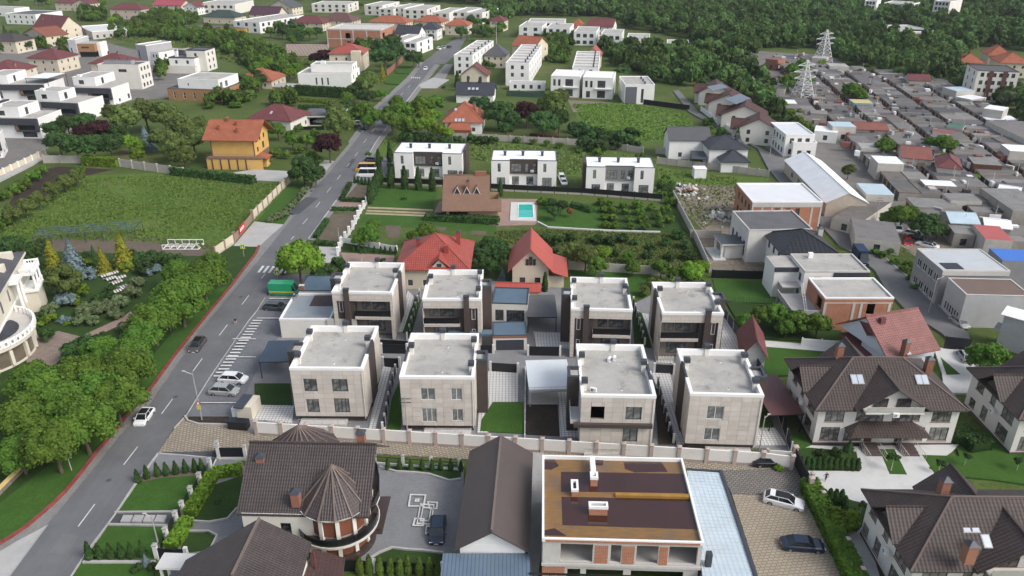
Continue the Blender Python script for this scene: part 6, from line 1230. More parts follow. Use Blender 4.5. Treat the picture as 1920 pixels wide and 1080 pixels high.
# grey houses right of the lane
GREYW = mat('grey_block_wall', (.26, .26, .265), .9, .1, .6); h = flat('grey_block_house', 'grey two-storey block house with white windows and pale ribbed roof', (1768, 508), (1894, 509), 7.4, (1727, 467), wall=GREYW, roof=seam('grey_white_sheet', (.48, .50, .51), .55, .4, .1, .85), f=None, r=None, l=(4, 2), fm=PVC, pm=CONCL, ph=.15, ww=1.8)
h.box('front_parapet', 0, -.12, 6.5, h.w, 0, 7.4, CONCL); h.box('roof_opening', 1.0, .8, 7.41, h.w * .35, 3.6, 7.5, BLACK)
h = flat('brown_roofed_grey_house', 'grey terraced house with a ribbed brown roof beside the silver car', (1812, 553), (1935, 556), 6.4, (1768, 521), wall=mat('light_grey_render', (.42, .42, .42), .85, .08, .5), roof=seam('brown_ribbed_sheet', (.16, .11, .085), .35, .6, .15, .6), f=None, r=None, l=(6, 1), fm=PVC, ww=1.8, pm=CONCL, ph=.1)
h = H('white_roofed_grey_house', 'grey rough-walled house with a broad white sheet roof at the right edge', FR((1884, 590), (2000, 622), 6.2, (1814, 556)), 'house'); h.fm = PVC
h.body(m=MATS['light_grey_render'], ops={'l': au(h.d, 4, 1, 4.0, 3, 1.8, 1.5) + [(2, .3, 1.2, 2.2, 'd'), (8, .4, 2.5, 2.0)]}, top=S_WHITE); h.slabroof(-.3, -.3, h.w + .6, h.d + .6, 6.2, S_WHITE, .2, .12); h.box('balcony_wall', -1.0, 0, 3.0, 0, h.d * .9, 3.3, CONC)
flat('blue_roofed_house', 'workshop with a bright blue ribbed roof at the right edge', (1880, 488), (1960, 492), 6, (1848, 465), wall=GREYW, roof=seam('bright_blue_sheet', (.03, .15, .55), .5, .4, .1, .75), f=None, r=None, par=False, cat='workshop')
# red-brown house with blue-white gable
h = H('red_brown_house', 'house with a big red-brown tiled slope and narrow blue-white gable', FR((1656, 674), (1776, 652), 4.0, d=9), 'house'); w = h.w
tl, tr, br, bl = LOC(h, 1632, 592, 9.0), LOC(h, 1749, 593, 9.0), LOC(h, 1775, 651, 5.0), LOC(h, 1655, 675, 4.6); bt = LOC(h, 1757, 674, 4.4)
h.body(.8, .8, w * .82, max(tl.y - 1.4, 5), 0, 4.2, mat('blue_white_render', (.62, .66, .72), .85, .05, .5), {'l': au(6, 2, 1)}, False)
tl.x = bl.x = (tl.x + bl.x) / 2; tr.x = bt.x = max(tr.x, bt.x); mb = MB(); mb.slab([bl, (tr.x, bl.y, bl.z), (tr.x, tl.y, 9.0), (tl.x, tl.y, 9.0)], .2, T_PINK); mb.slab([(tl.x, tl.y, 9), (tr.x, tl.y, 9), (tr.x, 2 * tl.y - bl.y, bl.z), (tl.x, 2 * tl.y - bl.y, bl.z)], .2, T_PINK); mb.bar((tl.x, tl.y, 9.03), (tr.x, tl.y, 9.03), .12, T_PINK); mb.build('roof', h.r)
for x in (tl.x + .5, tr.x - .5): mb = MB(); mb.face([(x, bl.y + .4, bl.z - .25), (x, 2 * tl.y - bl.y - .4, bl.z - .25), (x, tl.y, 8.7)], MATS['blue_white_render']); mb.build('gable_wall', h.r)
q = LOC(h, 1697, 655, 6); h.pyrchim(q.x, q.y, 4.6, 7.4, .9); q = LOC(h, 1653, 606, 8); h.box('chimney', q.x - .5, q.y - .3, 7.5, q.x + .5, q.y + .3, 9.0, T_MAROON); q = LOC(h, 1701, 661, 5.4); h.skylight(q.x, q.y, 5.5, .8, 1.2, .5)
q = [LOC(h, *p) for p in ((1573, 624, 3.6), (1600, 622, 3.6), (1643, 662, 3.0), (1612, 672, 3.0))]; MB().slab(q, .15, T_MAROON).build('side_roof', h.r)
q = [LOC(h, *p) for p in ((1612, 600, 7.5), (1633, 592, 9.0), (1637, 628, 7), (1622, 628, 5.5))]; MB().slab(q, .15, T_MAROON).build('left_roof', h.r)
# maroon gable by the tree and maroon carport
h = H('maroon_gabled_shed', 'small pale cottage with steep maroon gable by the boundary fence', FR((1394, 660), (1436, 664), 3.0, d=8), 'cottage'); h.body(m=PALEP); h.gable(0, 0, h.w, h.d, 3.0, 5.6, .5, T_MAROON, 'y', PALEP)
carport('carport', 'maroon-roofed carport beside the brown duplex, behind the black fence', (1446, 778), (1507, 776), 3.2, (1432, 704), seam('maroon_sheet', (.11, .042, .038), .4, .5, .08, .7), BLACK)
# ------------------------------------------------------------------ the brown duplexes on the right
STAIR = mat('granite_step', (.11, .08, .075), .6, .1, 1)
def slab_gable(h, name, x, hw, y0, y1, ze, zr, m, axis='y', wall=None, back=False):
 mb = MB(); T = (lambda a, b, c: (a, b, c)) if axis == 'y' else (lambda a, b, c: (b, a, c))
 for s in (-1, 1): mb.slab([T(x, y0, zr), T(x + s * hw, y0, ze), T(x + s * hw, y1, ze), T(x, y1, zr)], .16, m)
 mb.bar(T(x, y0, zr + .03), T(x, y1, zr + .03), .1, m); o = mb.build(name, h.r)
def brown_duplex(label, fl, fr, bk, z=6.3, w=None):
 f_ = FR(fl, fr, z, bk) if fr else FR(fl, (fl[0] + 10, fl[1]), z, bk)
 if w: f_.w = w; f_.rz = -.006
 h = H('brown_duplex', label, f_, 'house', 'cream duplex houses with brown tiled hip roofs'); w, d = h.w, h.d; h.fm = BFRAME; h.gm = GLASSG; o = .75; W = w - 2 * o; c = w / 2 - o
 WL = mat('duplex_render', (.66, .64, .60), .85, .05, .4)
 ops = {'f': [(1.0, 4.0, 2.6, 1.9, 'w', 3), (5.2, 4.2, 1.0, 1.5, 'w', 1), (W - 6.2, 4.2, 1.0, 1.5, 'w', 1), (W - 3.6, 4.0, 2.6, 1.9, 'w', 3), (c - 3.5, 3.7, 2.9, 2.1, 'w', 3), (c + .6, 3.7, 2.9, 2.1, 'w', 3), (.8, .9, 2.6, 2.2, 'w', 4), (4.1, .9, 2.6, 2.2, 'w', 4), (W - 6.7, .9, 2.6, 2.2, 'w', 4), (W - 3.4, .9, 2.6, 2.2, 'w', 3), (c - 2.6, .6, 1.1, 2.3, 'd'), (c + 1.6, .6, 1.1, 2.3, 'w', 2)],
   'l': [(1.2, 4.0, 2.6, 1.6, 'w', 3), (5.5, 4.2, 1.2, 1.4), (8.5, 4.2, 1.8, 1.4), (1.5, .9, 2.4, 2.0, 'w', 3), (6.5, 1, 1.4, 2.0), (9.5, 1, 1.4, 1.4)]}
 h.body(o, o, W, d - 2 * o, 0, 6.2, WL, ops, sill=MATS['brown_window_frame']); h.hip(o, o, W, d - 2 * o, 6.3, 10.6, o, T_DUPLEX, rc=rib); h.box('plinth', o - .06, o - .06, 0, w - o + .06, d - o, .55, STAIR)
 slab_gable(h, 'front_gable_roof', w / 2 - .1, 5.0, -.5, d / 2, 6.6, 9.9, T_DUPLEX);
 h.box('balcony', w / 2 - 4.0, -.9, 6.32, w / 2 + 3.8, .9, 6.55, OFFW); h.rail([(w / 2 - 3.9, -.85), (w / 2 + 3.7, -.85)], 6.6, .8, CONCL, solid=mat('rail_glass', (.42, .42, .38), .3, .1, 1), name='balustrade')
 g = MB(); g.face([(w / 2 - 4.3, .4, 6.4), (w / 2 + 4.1, .4, 6.4), (w / 2 + 4.1, .4, 6.9), (w / 2 - .1, .4, 9.6), (w / 2 - 4.3, .4, 6.9)], WL); g.build('gable_wall', h.r)
 for dx in (-2.6, .5): f = link('window', window_mesh(1.9, 1.4, 2, 1, BFRAME, None), h.r, (w / 2 + dx, .24, 6.65)); link('pane', pane_mesh(1.9, 1.4, GLASS), f)
 h.ac(w / 2 - .5, -1.3, 6.1)
 slab_gable(h, 'left_gable_roof', d * .52, 2.9, -.3, 4.8, 6.5, 9.0, T_DUPLEX, 'x'); g = MB(); g.face([(.5, d * .52 - 2.2, 6.3), (.5, d * .52 + 2.2, 6.3), (.5, d * .52, 8.6)], DFRAME); g.build('gable_window', h.r)
 slab_gable(h, 'rear_gable_roof', w * .42, 3.6, d / 2, d + .3, 6.5, 9.8, T_DUPLEX)
 mb = MB(); a0, a1 = w / 2 - 5.6, w / 2 + 5.2; mb.slab([(a0, -1.6, 3.1), (a1, -1.6, 3.1), (a1 - 1.8, o, 4.1), (a0 + 1.8, o, 4.1)], .14, T_DUPLEX); mb.slab([(a0, -1.6, 3.1), (a0 + 1.8, o, 4.1), (a0, o, 3.1)], .14, T_DUPLEX); mb.slab([(a1, -1.6, 3.1), (a1 - 1.8, o, 4.1), (a1, o, 3.1)], .14, T_DUPLEX); mb.build('awning_roof', h.r)
 for x in (w / 2 - 3.2, w / 2 + 1.9):
  for i in range(6): h.box('step', x, -3.2 + i * .62, 0, x + 2.2, -3.2 + (i + 1) * .62, .12 + i * .12, STAIR)
  h.rail([(x - .05, -3.2), (x - .05, .3)], .4, 1.0, CONCL, step=.5); h.rail([(x + 2.25, -3.2), (x + 2.25, .3)], .4, 1.0, CONCL, step=.5)
 for x in (w * .30, w * .34, w * .73, w * .77): h.skylight(x, 3.9, 8.78, .9, 1.5, .62)
 h.pyrchim(w * .27, d * .62, 8.5, 11.6, .9); h.pyrchim(w * .86, d * .5, 7.5, 10.4, .9); h.ac(-.0, d * .45, 3.6, -1.57); return h
brown_duplex('cream duplex with a brown hip roof and central gable balcony, whole in view', (1530, 770), (1818, 771), (1471, 672))
brown_duplex('cream duplex with a brown hip roof, cut by the right edge of the photo', (1911, 788), None, (1817, 689), w=20.7)
h = brown_duplex('cream duplex with a large brown hip roof in the bottom right corner', (1708, 1072), None, (1619, 917), w=23)
q = LOC(h, 1816, 1040, 8.5); h.pyrchim(q.x, q.y, 7.6, 9.9, 1.0, mat('copper_brown_chimney', (.36, .17, .11), .7, .1, 1)); q = LOC(h, 1848, 1018, 9); h.skylight(q.x, q.y, 9.2, .9, 1.4, .62)
# ------------------------------------------------------------------ classical mansion at the left edge
ST = mat('ivory_stone', (.66, .61, .51), .8, .05, .5, stain=.1); fr = FR.__new__(FR); q0 = P(74, 560, 8);
m_ = H.__new__(H); a = P(42, 478, 9.5); b_2 = P(-6, 560, 9.5); c0 = P(60, 690, 0)
ms = thing('classical_mansion', 'ivory classical mansion with columns, balustrades and a curved terrace', 'mansion', (a.x, a.y, 0), math.atan2(b_2.y - a.y, b_2.x - a.x))
# local x runs along the garden facade towards the viewer, y towards the building (left of the photo)
d_ = (b_2 - a).xy.length; h = H.__new__(H); h.fr = FR.__new__(FR); h.w, h.d, h.z = 26, 14, 9.5; h.r = ms; h.fm = DFRAME; h.gm = GLASSG; h.fr.o = Vector((a.x, a.y, 0)); h.fr.rz = ms.rotation_euler[2]
sgn = -1
def mbody(x0, y0, w, d, z0, z1, m, ops=None, **k): return h.body(x0, y0 if sgn > 0 else y0 - d, w, d, z0, z1, m, ops, **k)
mbody(0, 0, 30, 14, 0, 9.5, ST, {'b': [(26.5, 6.2, 1.1, 2.2, 'w', 2), (22.5, 6.2, 1.1, 2.2, 'w', 2), (18, 6.2, 1.1, 2.2, 'w', 2), (26.5, 1.6, 1.1, 2.6, 'w', 2), (22.5, 1.6, 1.1, 2.6, 'w', 2), (18, 1.6, 1.1, 2.6), (13, 1.6, 1.1, 2.6), (13, 6.2, 1.1, 2.2)]})
h.box('cornice', -.5, -14.5, 9.5, 30.5, .5, 9.9, ST); h.box('string_course', -.15, -14.1, 4.9, 30.1, .15, 5.25, COPING); h.hip(0, -14, 30, 14, 9.95, 12.6, .4, T_GREY)
for x in (3, 9): h.box('roof_dormer', x, -2.6, 10.0, x + 1.3, -.6, 11.6, ST)
def balus(pts, z, hh=.95, name='balustrade'):
 mb = MB()
 for p, q in zip(pts, pts[1:]):
  p3, q3 = Vector((*p, z)), Vector((*q, z)); mb.bar(p3 + Vector((0, 0, hh)), q3 + Vector((0, 0, hh)), .13, COPING); mb.bar(p3 + Vector((0, 0, .08)), q3 + Vector((0, 0, .08)), .12, COPING); k = max(1, int((q3 - p3).length / .4))
  for i in range(k): c = p3.lerp(q3, (i + .5) / k); mb.cyl(c.x, c.y, z + .1, z + hh - .05, .09, .07, COPING, 6, False)
  mb.box(p3.x - .2, p3.y - .2, z, p3.x + .2, p3.y + .2, z + hh + .15, COPING)
 return mb.build(name, ms)
h.box('loggia_floor', 1.0, .0, 4.3, 6.1, 2.6, 4.7, COPING); h.box('loggia_roof', 1.0, 0, 7.6, 6.1, 2.6, 8.0, COPING); h.box('loggia_base', 1.3, 0, 0, 5.8, 2.3, 4.3, ST)
for x in (1.4, 3.5, 5.7):
 h.box('column_base', x - .3, 2.0, 4.7, x + .3, 2.5, 5.0, COPING); link('column', MB().cyl(0, 0, 5.0, 7.6, .24, .22, COPING, 12, False).mesh('column'), ms, (x, 2.25, 0), smooth=True)
balus([(1.1, .3), (1.1, 2.4), (6.0, 2.4), (6.0, .3)], 8.0, .8); balus([(1.4, 2.4), (5.8, 2.4)], 4.7, .8)
cy_ = [(21 + 8.5 * math.cos(t), -3.5 + 8.0 * math.sin(t)) for t in [math.pi * i / 24 for i in range(25)]]
mb = MB(); mb.prism(cy_ + [(12.5, -4)], 3.6, 4.2, ST, CONCL); mb.build('terrace_slab', ms); balus([c for c in cy_[1:-1]], 4.2)
inn = [(21 + 7.9 * math.cos(t), -3.5 + 7.4 * math.sin(t)) for t in [math.pi * i / 24 for i in range(25)]]; mb = MB(); mb.prism(inn, 0, .5, ST); mb.build('terrace_base', ms)
mb = MB(); mb.prism(inn, 3.2, 3.6, ST); mb.build('terrace_frieze', ms)
for i in range(1, 24):
 p, q = inn[i], inn[i - 1]
 if i % 3 == 0: link('pier', MB().box(-.35, -.25, .5, .35, .25, 3.2, ST).mesh('pier'), ms, (p[0], p[1], 0), math.pi * i / 24)
g = MB(); [g.face([(p[0] * .985 + .25, p[1] * .97, .5), (q[0] * .985 + .25, q[1] * .97, .5), (q[0] * .985 + .25, q[1] * .97, 3.2), (p[0] * .985 + .25, p[1] * .97, 3.2)], mat('tinted_glass', (.16, .135, .10), .1, .2, .5, spec=.6)) for p, q in zip(inn, inn[1:])]; g.build('terrace_glazing', ms, kind='stuff')
mb = MB(); mb.cyl(21, -3, 4.21, 6.0, 5.2, .2, T_NAVY, 24, False); mb.build('terrace_roof', ms);
for x in (10, 12): link('column', MB().cyl(0, 0, 4.2, 8.9, .3, .25, COPING, 12, False).mesh('column'), ms, (x, 1.2, 0), smooth=True)
h.box('entablature', 9.5, -.1, 8.9, 13, 1.7, 9.45, COPING)
fence('ochre_wall', 'low ochre wall on a rubble base at the lawn by the bottom left', [(45, 884), (-30, 960)], 20, 1.3, mat('ochre_wall', (.66, .50, .22), .85, .08, .4), mat('rubble_base', (.22, .19, .16), .95, .3, 2.5), .5, 1.3, base=.7, cat='wall')
# ------------------------------------------------------------------ upper left quarter
SLB = bricks('dark_slate_brick', (.075, .08, .09), (.055, .06, .068), (.04, .04, .045), .6, .2, .02)
def lunit(label, fl, fr, bk, ufl, ufr, ubk, perg=False):
 h = H('slate_band_house', label, FR(fl, fr, 6.4, bk), 'house', 'white houses with dark slate bands'); w, d = h.w, h.d; h.fm = DFRAME
 h.body(0, 0, w, d, 0, 6.4, WHITE, {'r': [(d * .82, .8, 1.4, 1.8), (d * .3, .8, 1.2, 1.2)], 'f': [(w * .55, .4, w * .35, 2.2)]}, ROOFC)
 h.box('slate_band', -.02, -.9, 4.6, w + .1, -.003, 6.7, SLB); h.box('slate_pier', w - .9, -.9, 2.6, w + .1, -.003, 4.6, SLB); h.box('slate_sill', w * .45, -.9, 2.4, w + .1, -.003, 2.9, SLB); h.box('dark_glazing', w * .5, -.35, 2.9, w - .9, -.05, 4.6, BAL); h.box('timber_panel', w * .42, -.7, 2.9, w * .5, -.01, 4.6, mat('timber_brown', (.20, .12, .075), .7, .15, 1)); h.box('parapet', w - .25, 0, 6.4, w + .05, d, 6.75, WHITE)
 if ufl:
  a, b, c = LOC(h, *ufl, 9.6), LOC(h, *ufr, 9.6), LOC(h, *ubk, 9.6); x0, x1, y0, y1 = max(-8, a.x), b.x, max(0.6, (a.y + b.y) / 2), c.y
  y0 = max(.6, min(y0, d - 4)); y1 = max(y1, y0 + 4); x1 = min(max(x1, x0 + 4), w - 1.5)
  h.body(x0, y0, x1 - x0, y1 - y0, 6.4, 9.6, WHITE, {'f': [((x1 - x0) * .25, 7.0, 2.2, 1.6, 'w', 2)], 'r': [((y1 - y0) * .3, 6.6, 1.6, 2.4, 'w', 2)]}, ROOFC, name='upper_wall'); h.parapet(x0, y0, x1 - x0, y1 - y0, 9.6, .25, .2, WHITE); h.box('roof_unit', x0 + 1.2, y0 + 1.5, 9.6, x0 + 2.6, y0 + 2.6, 10.4, PVC)
 return h
lunit('white slate-banded house by the pines, nearest fully visible one', (-6, 223), (70, 224), (111, 207), (-20, 202), (34, 202), (63, 189))
lunit('white slate-banded house, second up from the pines', (79, 192), (146, 195), (178, 180), (57, 173), (116, 171), (131, 164)); lunit('white slate-banded house, right neighbour of the tall cream block', (133, 165), (208, 167), (236, 156), (135, 145), (177, 146), (210, 135))
lunit('white slate-banded house at the left edge beside the pale street', (-60, 262), (-3, 257), (27, 243), None, None, None); lunit('white slate-banded house at the left edge, above the nearest one', (-40, 198), (14, 187), (52, 172), (-30, 180), (0, 172), (8, 165))
lunit('white slate-banded house with a steel pergola on its terrace', (0, 160), (82, 160), (118, 147), (-30, 142), (12, 142), (35, 131)); carport('pergola', 'steel roof pergola with white panels on the slate-banded terrace', (47, 146), (88, 147), 8.6, (115, 137), S_WHITE, BLACK, cat='pergola')
h = flat('tall_cream_block', 'tall cream three-storey house with a dark roof terrace', (182, 122), (259, 123), 10, (286, 116), wall=OFFW, roof=DROOF, f=None, r=(3, 3), ops={'f': [(9, 7.2, 3.6, 1.2, 'w', 3), (6, 5.2, .8, 1.2)]}, pm=OFFW); h.box('roof_room', 2, 2, 10, h.w - 4, 5, 11.6, mat('grey_box', (.3, .3, .31), .8, .06, .5), DROOF)
for x in (.3, .6): h.pyrchim(h.w * x, h.d * .6, 10, 11.6, .9, CONC)
TAN = mat('tan_cladding', (.34, .19, .095), .7, .1, 1)
h = flat('tan_modern_house', 'modern house with a tan lower storey and white upper box', (313, 166), (413, 170), 4.6, (441, 153), wall=TAN, roof=DROOF, f=(5, 1), r=(3, 1), pm=ANTH, ph=.15, wh=2.6, ww=1.0, fm=COPING); h.body(4.0, 2.0, h.w - 5.5, h.d - 3, 4.6, 8.0, WHITE, {'f': [(4, 5.6, .8, 1.1), (h.w * .45, 4.9, h.w * .35, 2.4, 'o')], 'r': [(1, 4.8, 2, 2.4), (5, 4.8, 2, 2.4)]}, ROOFC, name='upper_wall'); h.parapet(4, 2, h.w - 5.5, h.d - 3, 8.0, .3, .3)
h = flat('dark_cornice_house', 'white house with dark grey cornices on two levels', (316, 109), (364, 110), 6.6, (376, 104), f=(2, 2), r=None, pm=ANTH, ph=.5, roof=DROOF); h.body(h.w * .55, 4, h.w * .75, 10, 0, 9.6, OFFW, {'r': au(10, 2, 3, 1), 'f': au(h.w * .7, 1, 1, 7)}, DROOF, name='tower'); h.parapet(h.w * .55, 4, h.w * .75, 10, 9.6, .3, .5, ANTH); h.box('garage_wing', -4, -2.5, 0, h.w + 1, 0, 3.2, OFFW, ROOFC); h.pyrchim(1.5, 5, 6.6, 9.5, 1.2, COPING)
h = flat('grey_tower_house', 'white and grey cubic house with a tall grey stair tower', (254, 84), (273, 86), 9.6, (293, 76), wall=mat('mid_grey_render', (.36, .36, .37), .85, .06, .4), f=None, r=None, ops={'f': [(1.2, 3, .8, 4)]}); h.body(h.w, 2, 6, h.d - 1, 0, 6.6, WHITE, {'r': au(h.d - 1, 2, 2), 'f': au(6, 2, 2)}, ROOFC, name='white_wing'); h.box('grey_wing', h.w + 6, h.d - 1.5, 0, h.w + 10.5, h.d + 5, 6.6, mat('slate_render', (.10, .105, .115), .8, .06, .5), ROOFC); h.box('left_wing', -6, 4, 0, 0, h.d, 5.6, WHITE, ROOFC)
h = flat('tan_and_grey_house', 'modern house with a light grey tower and hanging tan box', (126, 75), (140, 75), 9, (162, 68), wall=mat('pale_grey_render', (.46, .46, .47), .85, .06, .4), f=None, r=None, ops={'f': [(.8, 1, .7, 4)]}); h.body(h.w, 1, 9, 9, 2.8, 7, TAN, {'f': [(2, 4.6, 4, .9)]}, ROOFC, name='tan_box'); h.box('white_side', h.w + 9, 4, 0, h.w + 10.5, 12, 7, WHITE); h.box('base_wall', h.w, 2.5, 0, h.w + 8, 9, 2.8, BLACK)
pitched('maroon_hip_villa', 'cream villa with a maroon hip roof above the pergola house', (48, 109), (107, 111), 6.6, 10.2, bk=(135, 101), wall=CREAM, roof=T_MAROON, f=(3, 2), r=(3, 2), ch=((.5, .5, 11),)); pitched('maroon_hip_villa', 'cream villa with a broad maroon hip roof at the left edge', (-40, 136), (22, 137), 6.0, 10, d=18, wall=CREAM, roof=T_MAROON, f=(3, 2), r=(3, 2), ch=((.3, .4, 11), (.8, .4, 9)))
pitched('maroon_hip_villa', 'villa with a maroon hip roof behind the tall cream block', (165, 119), (232, 121), 6.4, 10, bk=(262, 111), wall=CREAM, roof=T_MAROON, ch=((.35, .5, 10.6), (.6, .5, 10.6))); pitched('maroon_gable_villa', 'tall villa with a large plain maroon gable roof at the upper left', (60, 49), (112, 54), 6.5, 13, d=15, wall=CREAM, roof=T_MAROON, typ='x', r=(2, 3), ch=((.2, .3, 11), (.55, .4, 12)))
pitched('orange_brown_villa', 'cream house with an orange-brown gable roof below the big maroon one', (42, 61), (84, 68), 6.0, 9.6, d=14, wall=CREAM, roof=wtile('orange_brown_tile', (.28, .095, .055), .35, .4, .65), typ='y', f=(3, 2)); pitched('brown_corner_villa', 'cream villa with brown roof and white dormer in the left corner', (-30, 76), (28, 78), 6.5, 10, d=15, wall=CREAM, roof=T_BROWN, r=(3, 2), f=(3, 2))
flat('long_white_house', 'long white two-storey house with a grey roof near the upper left corner', (8, 26), (66, 28), 6.6, (18, 18), roof=DROOF, f=(5, 2), r=None, pm=COPING); flat('white_corner_block', 'white block in the upper left corner of the photo', (-30, 15), (26, 17), 5.5, d=14, f=(3, 1), r=(3, 1)); flat('pale_long_building', 'pale low building with a broken white roof among trees', (148, 50), (172, 60), 4.4, (204, 42), wall=CONCL, roof=mat('pale_sheet', (.6, .6, .58), .7, .1, .4), f=None, r=(5, 1))
# the scatter of houses along the top
for nm, lab, a, b, z, zr, dd, roof, typ, wall in (
 ('maroon_villa', 'pale villa with a maroon roof at the top edge, right of the great maroon gable', (100, 5), (140, 6), 6, 9, 14, T_MAROON, 'hip', CREAM), ('maroon_villa', 'cream villa with a maroon gable at the top edge beside tall dark trees', (134, 6), (166, 7), 6.5, 9.5, 13, T_MAROON, 'y', CREAM),
 ('maroon_villa', 'pinkish villa with a dark maroon hip roof and arched windows', (203, 17), (264, 18), 7, 10.5, 14, T_MAROON, 'hip', mat('pinkish_render', (.55, .44, .38), .85, .06, .4)), ('red_roofed_villa', 'cream villa with a bright pinkish red roof at the top edge', (284, 9), (340, 10), 5.5, 8.5, 16, wtile('pinkish_red_tile', (.42, .07, .09), .4, .4), 'x', CREAM),
 ('maroon_villa', 'white-gabled house with a maroon roof right of the pinkish red roof', (343, 12), (370, 13), 6, 9.5, 12, T_MAROON, 'y', WHITE), ('green_roofed_house', 'house with a dark green hipped roof among trees', (378, 31), (440, 33), 4.5, 8.5, 16, wtile('dark_green_tile', (.045, .07, .055), .4, .4), 'hip', CREAM),
 ('purple_roofed_house', 'house with a plum-purple roof and pointed dormer above the white terrace', (465, 26), (522, 27), 5.5, 10, 16, wtile('plum_tile', (.085, .035, .055), .4, .4), 'x', CREAM), ('slate_gabled_house', 'house with a steep slate gable behind the plum-roofed one', (500, 12), (548, 14), 6, 11, 15, T_GREY, 'y', CREAM),
 ('maroon_villa', 'cream villa with a layered maroon hip roof, left of a pair', (545, 42), (605, 44), 5, 9, 14, T_MAROON, 'hip', CREAM), ('brown_villa', 'cream villa with a layered brown hip roof, right of a pair', (600, 38), (660, 40), 5.5, 10, 15, wtile('rosewood_tile', (.15, .07, .06), .4, .4), 'hip', CREAM),
 ('orange_villa', 'cream house with a wide orange-red hip roof left of the slate pair', (690, 41), (762, 43), 6, 9.5, 15, T_ORANGE, 'hip', CREAM), ('orange_villa', 'cream house with an orange-red roof between slate and red ones', (775, 40), (828, 42), 5.5, 9, 14, T_ORANGE, 'hip', CREAM), ('orange_villa', 'cream house with a red-orange roof by the tree at the street bend', (832, 47), (878, 48), 6, 9.5, 14, T_ORANGE, 'hip', CREAM),
 ('navy_villa', 'white house with a navy hip roof beside the street bend', (785, 54), (820, 55), 6.5, 10, 12, T_NAVY, 'hip', WHITE), ('navy_gabled_villa', 'white house with a navy gable and white chimneys left of the navy hip', (738, 62), (785, 64), 6, 10, 12, T_NAVY, 'x', WHITE), ('small_villa', 'small cream villa with a reddish hip roof beyond the tall pole', (916, 39), (945, 40), 6.5, 9.5, 12, T_MAROON, 'hip', CREAM),
 ('orange_gabled_house', 'tall house with an orange gable roof behind the white terraces', (958, 84), (1004, 88), 8, 12, 15, T_ORANGE, 'x', CREAM), ('red_gabled_house', 'cream house with a red gable behind the farther white terrace', (1096, 103), (1126, 104), 7, 10.5, 12, T_RED, 'y', CREAM), ('maroon_villa', 'white villa with a maroon cross roof on the forest edge', (1100, 48), (1150, 50), 6, 10, 14, T_MAROON, 'x', WHITE),
 ('orange_small_roof', 'small orange pyramid roof between the forest-edge white houses', (1068, 49), (1092, 50), 5, 9, 10, T_ORANGE, 'hip', CREAM), ('orange_hip_house', 'house with a low orange hip roof by the bright green hedge', (440, 150), (510, 152), 3.5, 7.5, 16, T_ORANGE, 'hip', CREAM),
 ('orange_cluster_house', 'cream building with an orange hip roof, leftmost on the right-hand hill', (1797, 117), (1850, 119), 6, 9.5, 16, T_ORANGE, 'hip', CREAM), ('orange_cluster_house', 'cream building with a round-cornered orange roof on the right-hand hill', (1852, 104), (1900, 106), 7, 11, 16, T_ORANGE, 'hip', CREAM), ('orange_cluster_house', 'cream building with an orange roof above the white apartment block', (1875, 118), (1935, 120), 6.5, 10.5, 16, T_ORANGE, 'hip', CREAM)):
 pitched(nm, lab, a, b, z, zr, d=dd, wall=wall, roof=roof, typ=typ, f=(3, 2), r=(3, 2))
GH = mat('greenhouse_frame', (.45, .33, .32), .7, .2, 1.5)
h = H('greenhouse', 'long greenhouse frame with pale ribs', FR((530, 92), (610, 93), 3.5, d=14), 'greenhouse'); mb = MB(); [mb.bar((i * h.w / 30, 0, 0), (i * h.w / 30, 7, 5), .15, GH) or mb.bar((i * h.w / 30, 7, 5), (i * h.w / 30, 14, 0), .15, GH) for i in range(31)]; mb.bar((0, 7, 5), (h.w, 7, 5), .15, GH); mb.build('frame', h.r, kind='stuff')
h = flat('timber_pavilion', 'small timber-clad pavilion with a grey flat roof', (510, 163), (551, 164), 3.4, (517, 156), wall=TAN, roof=CONC, f=(2, 1), r=None, pm=CONC, ph=.1, cat='pavilion', wh=2.2); flat('yellow_walled_shed', 'long low shed with a yellow wall and dark roof below the green roof', (357, 50), (460, 53), 3, d=9, wall=mat('ochre_shed', (.55, .34, .08), .85, .1, .5), roof=DROOF, f=None, r=None, pm=DROOF, ph=.1, cat='shed')
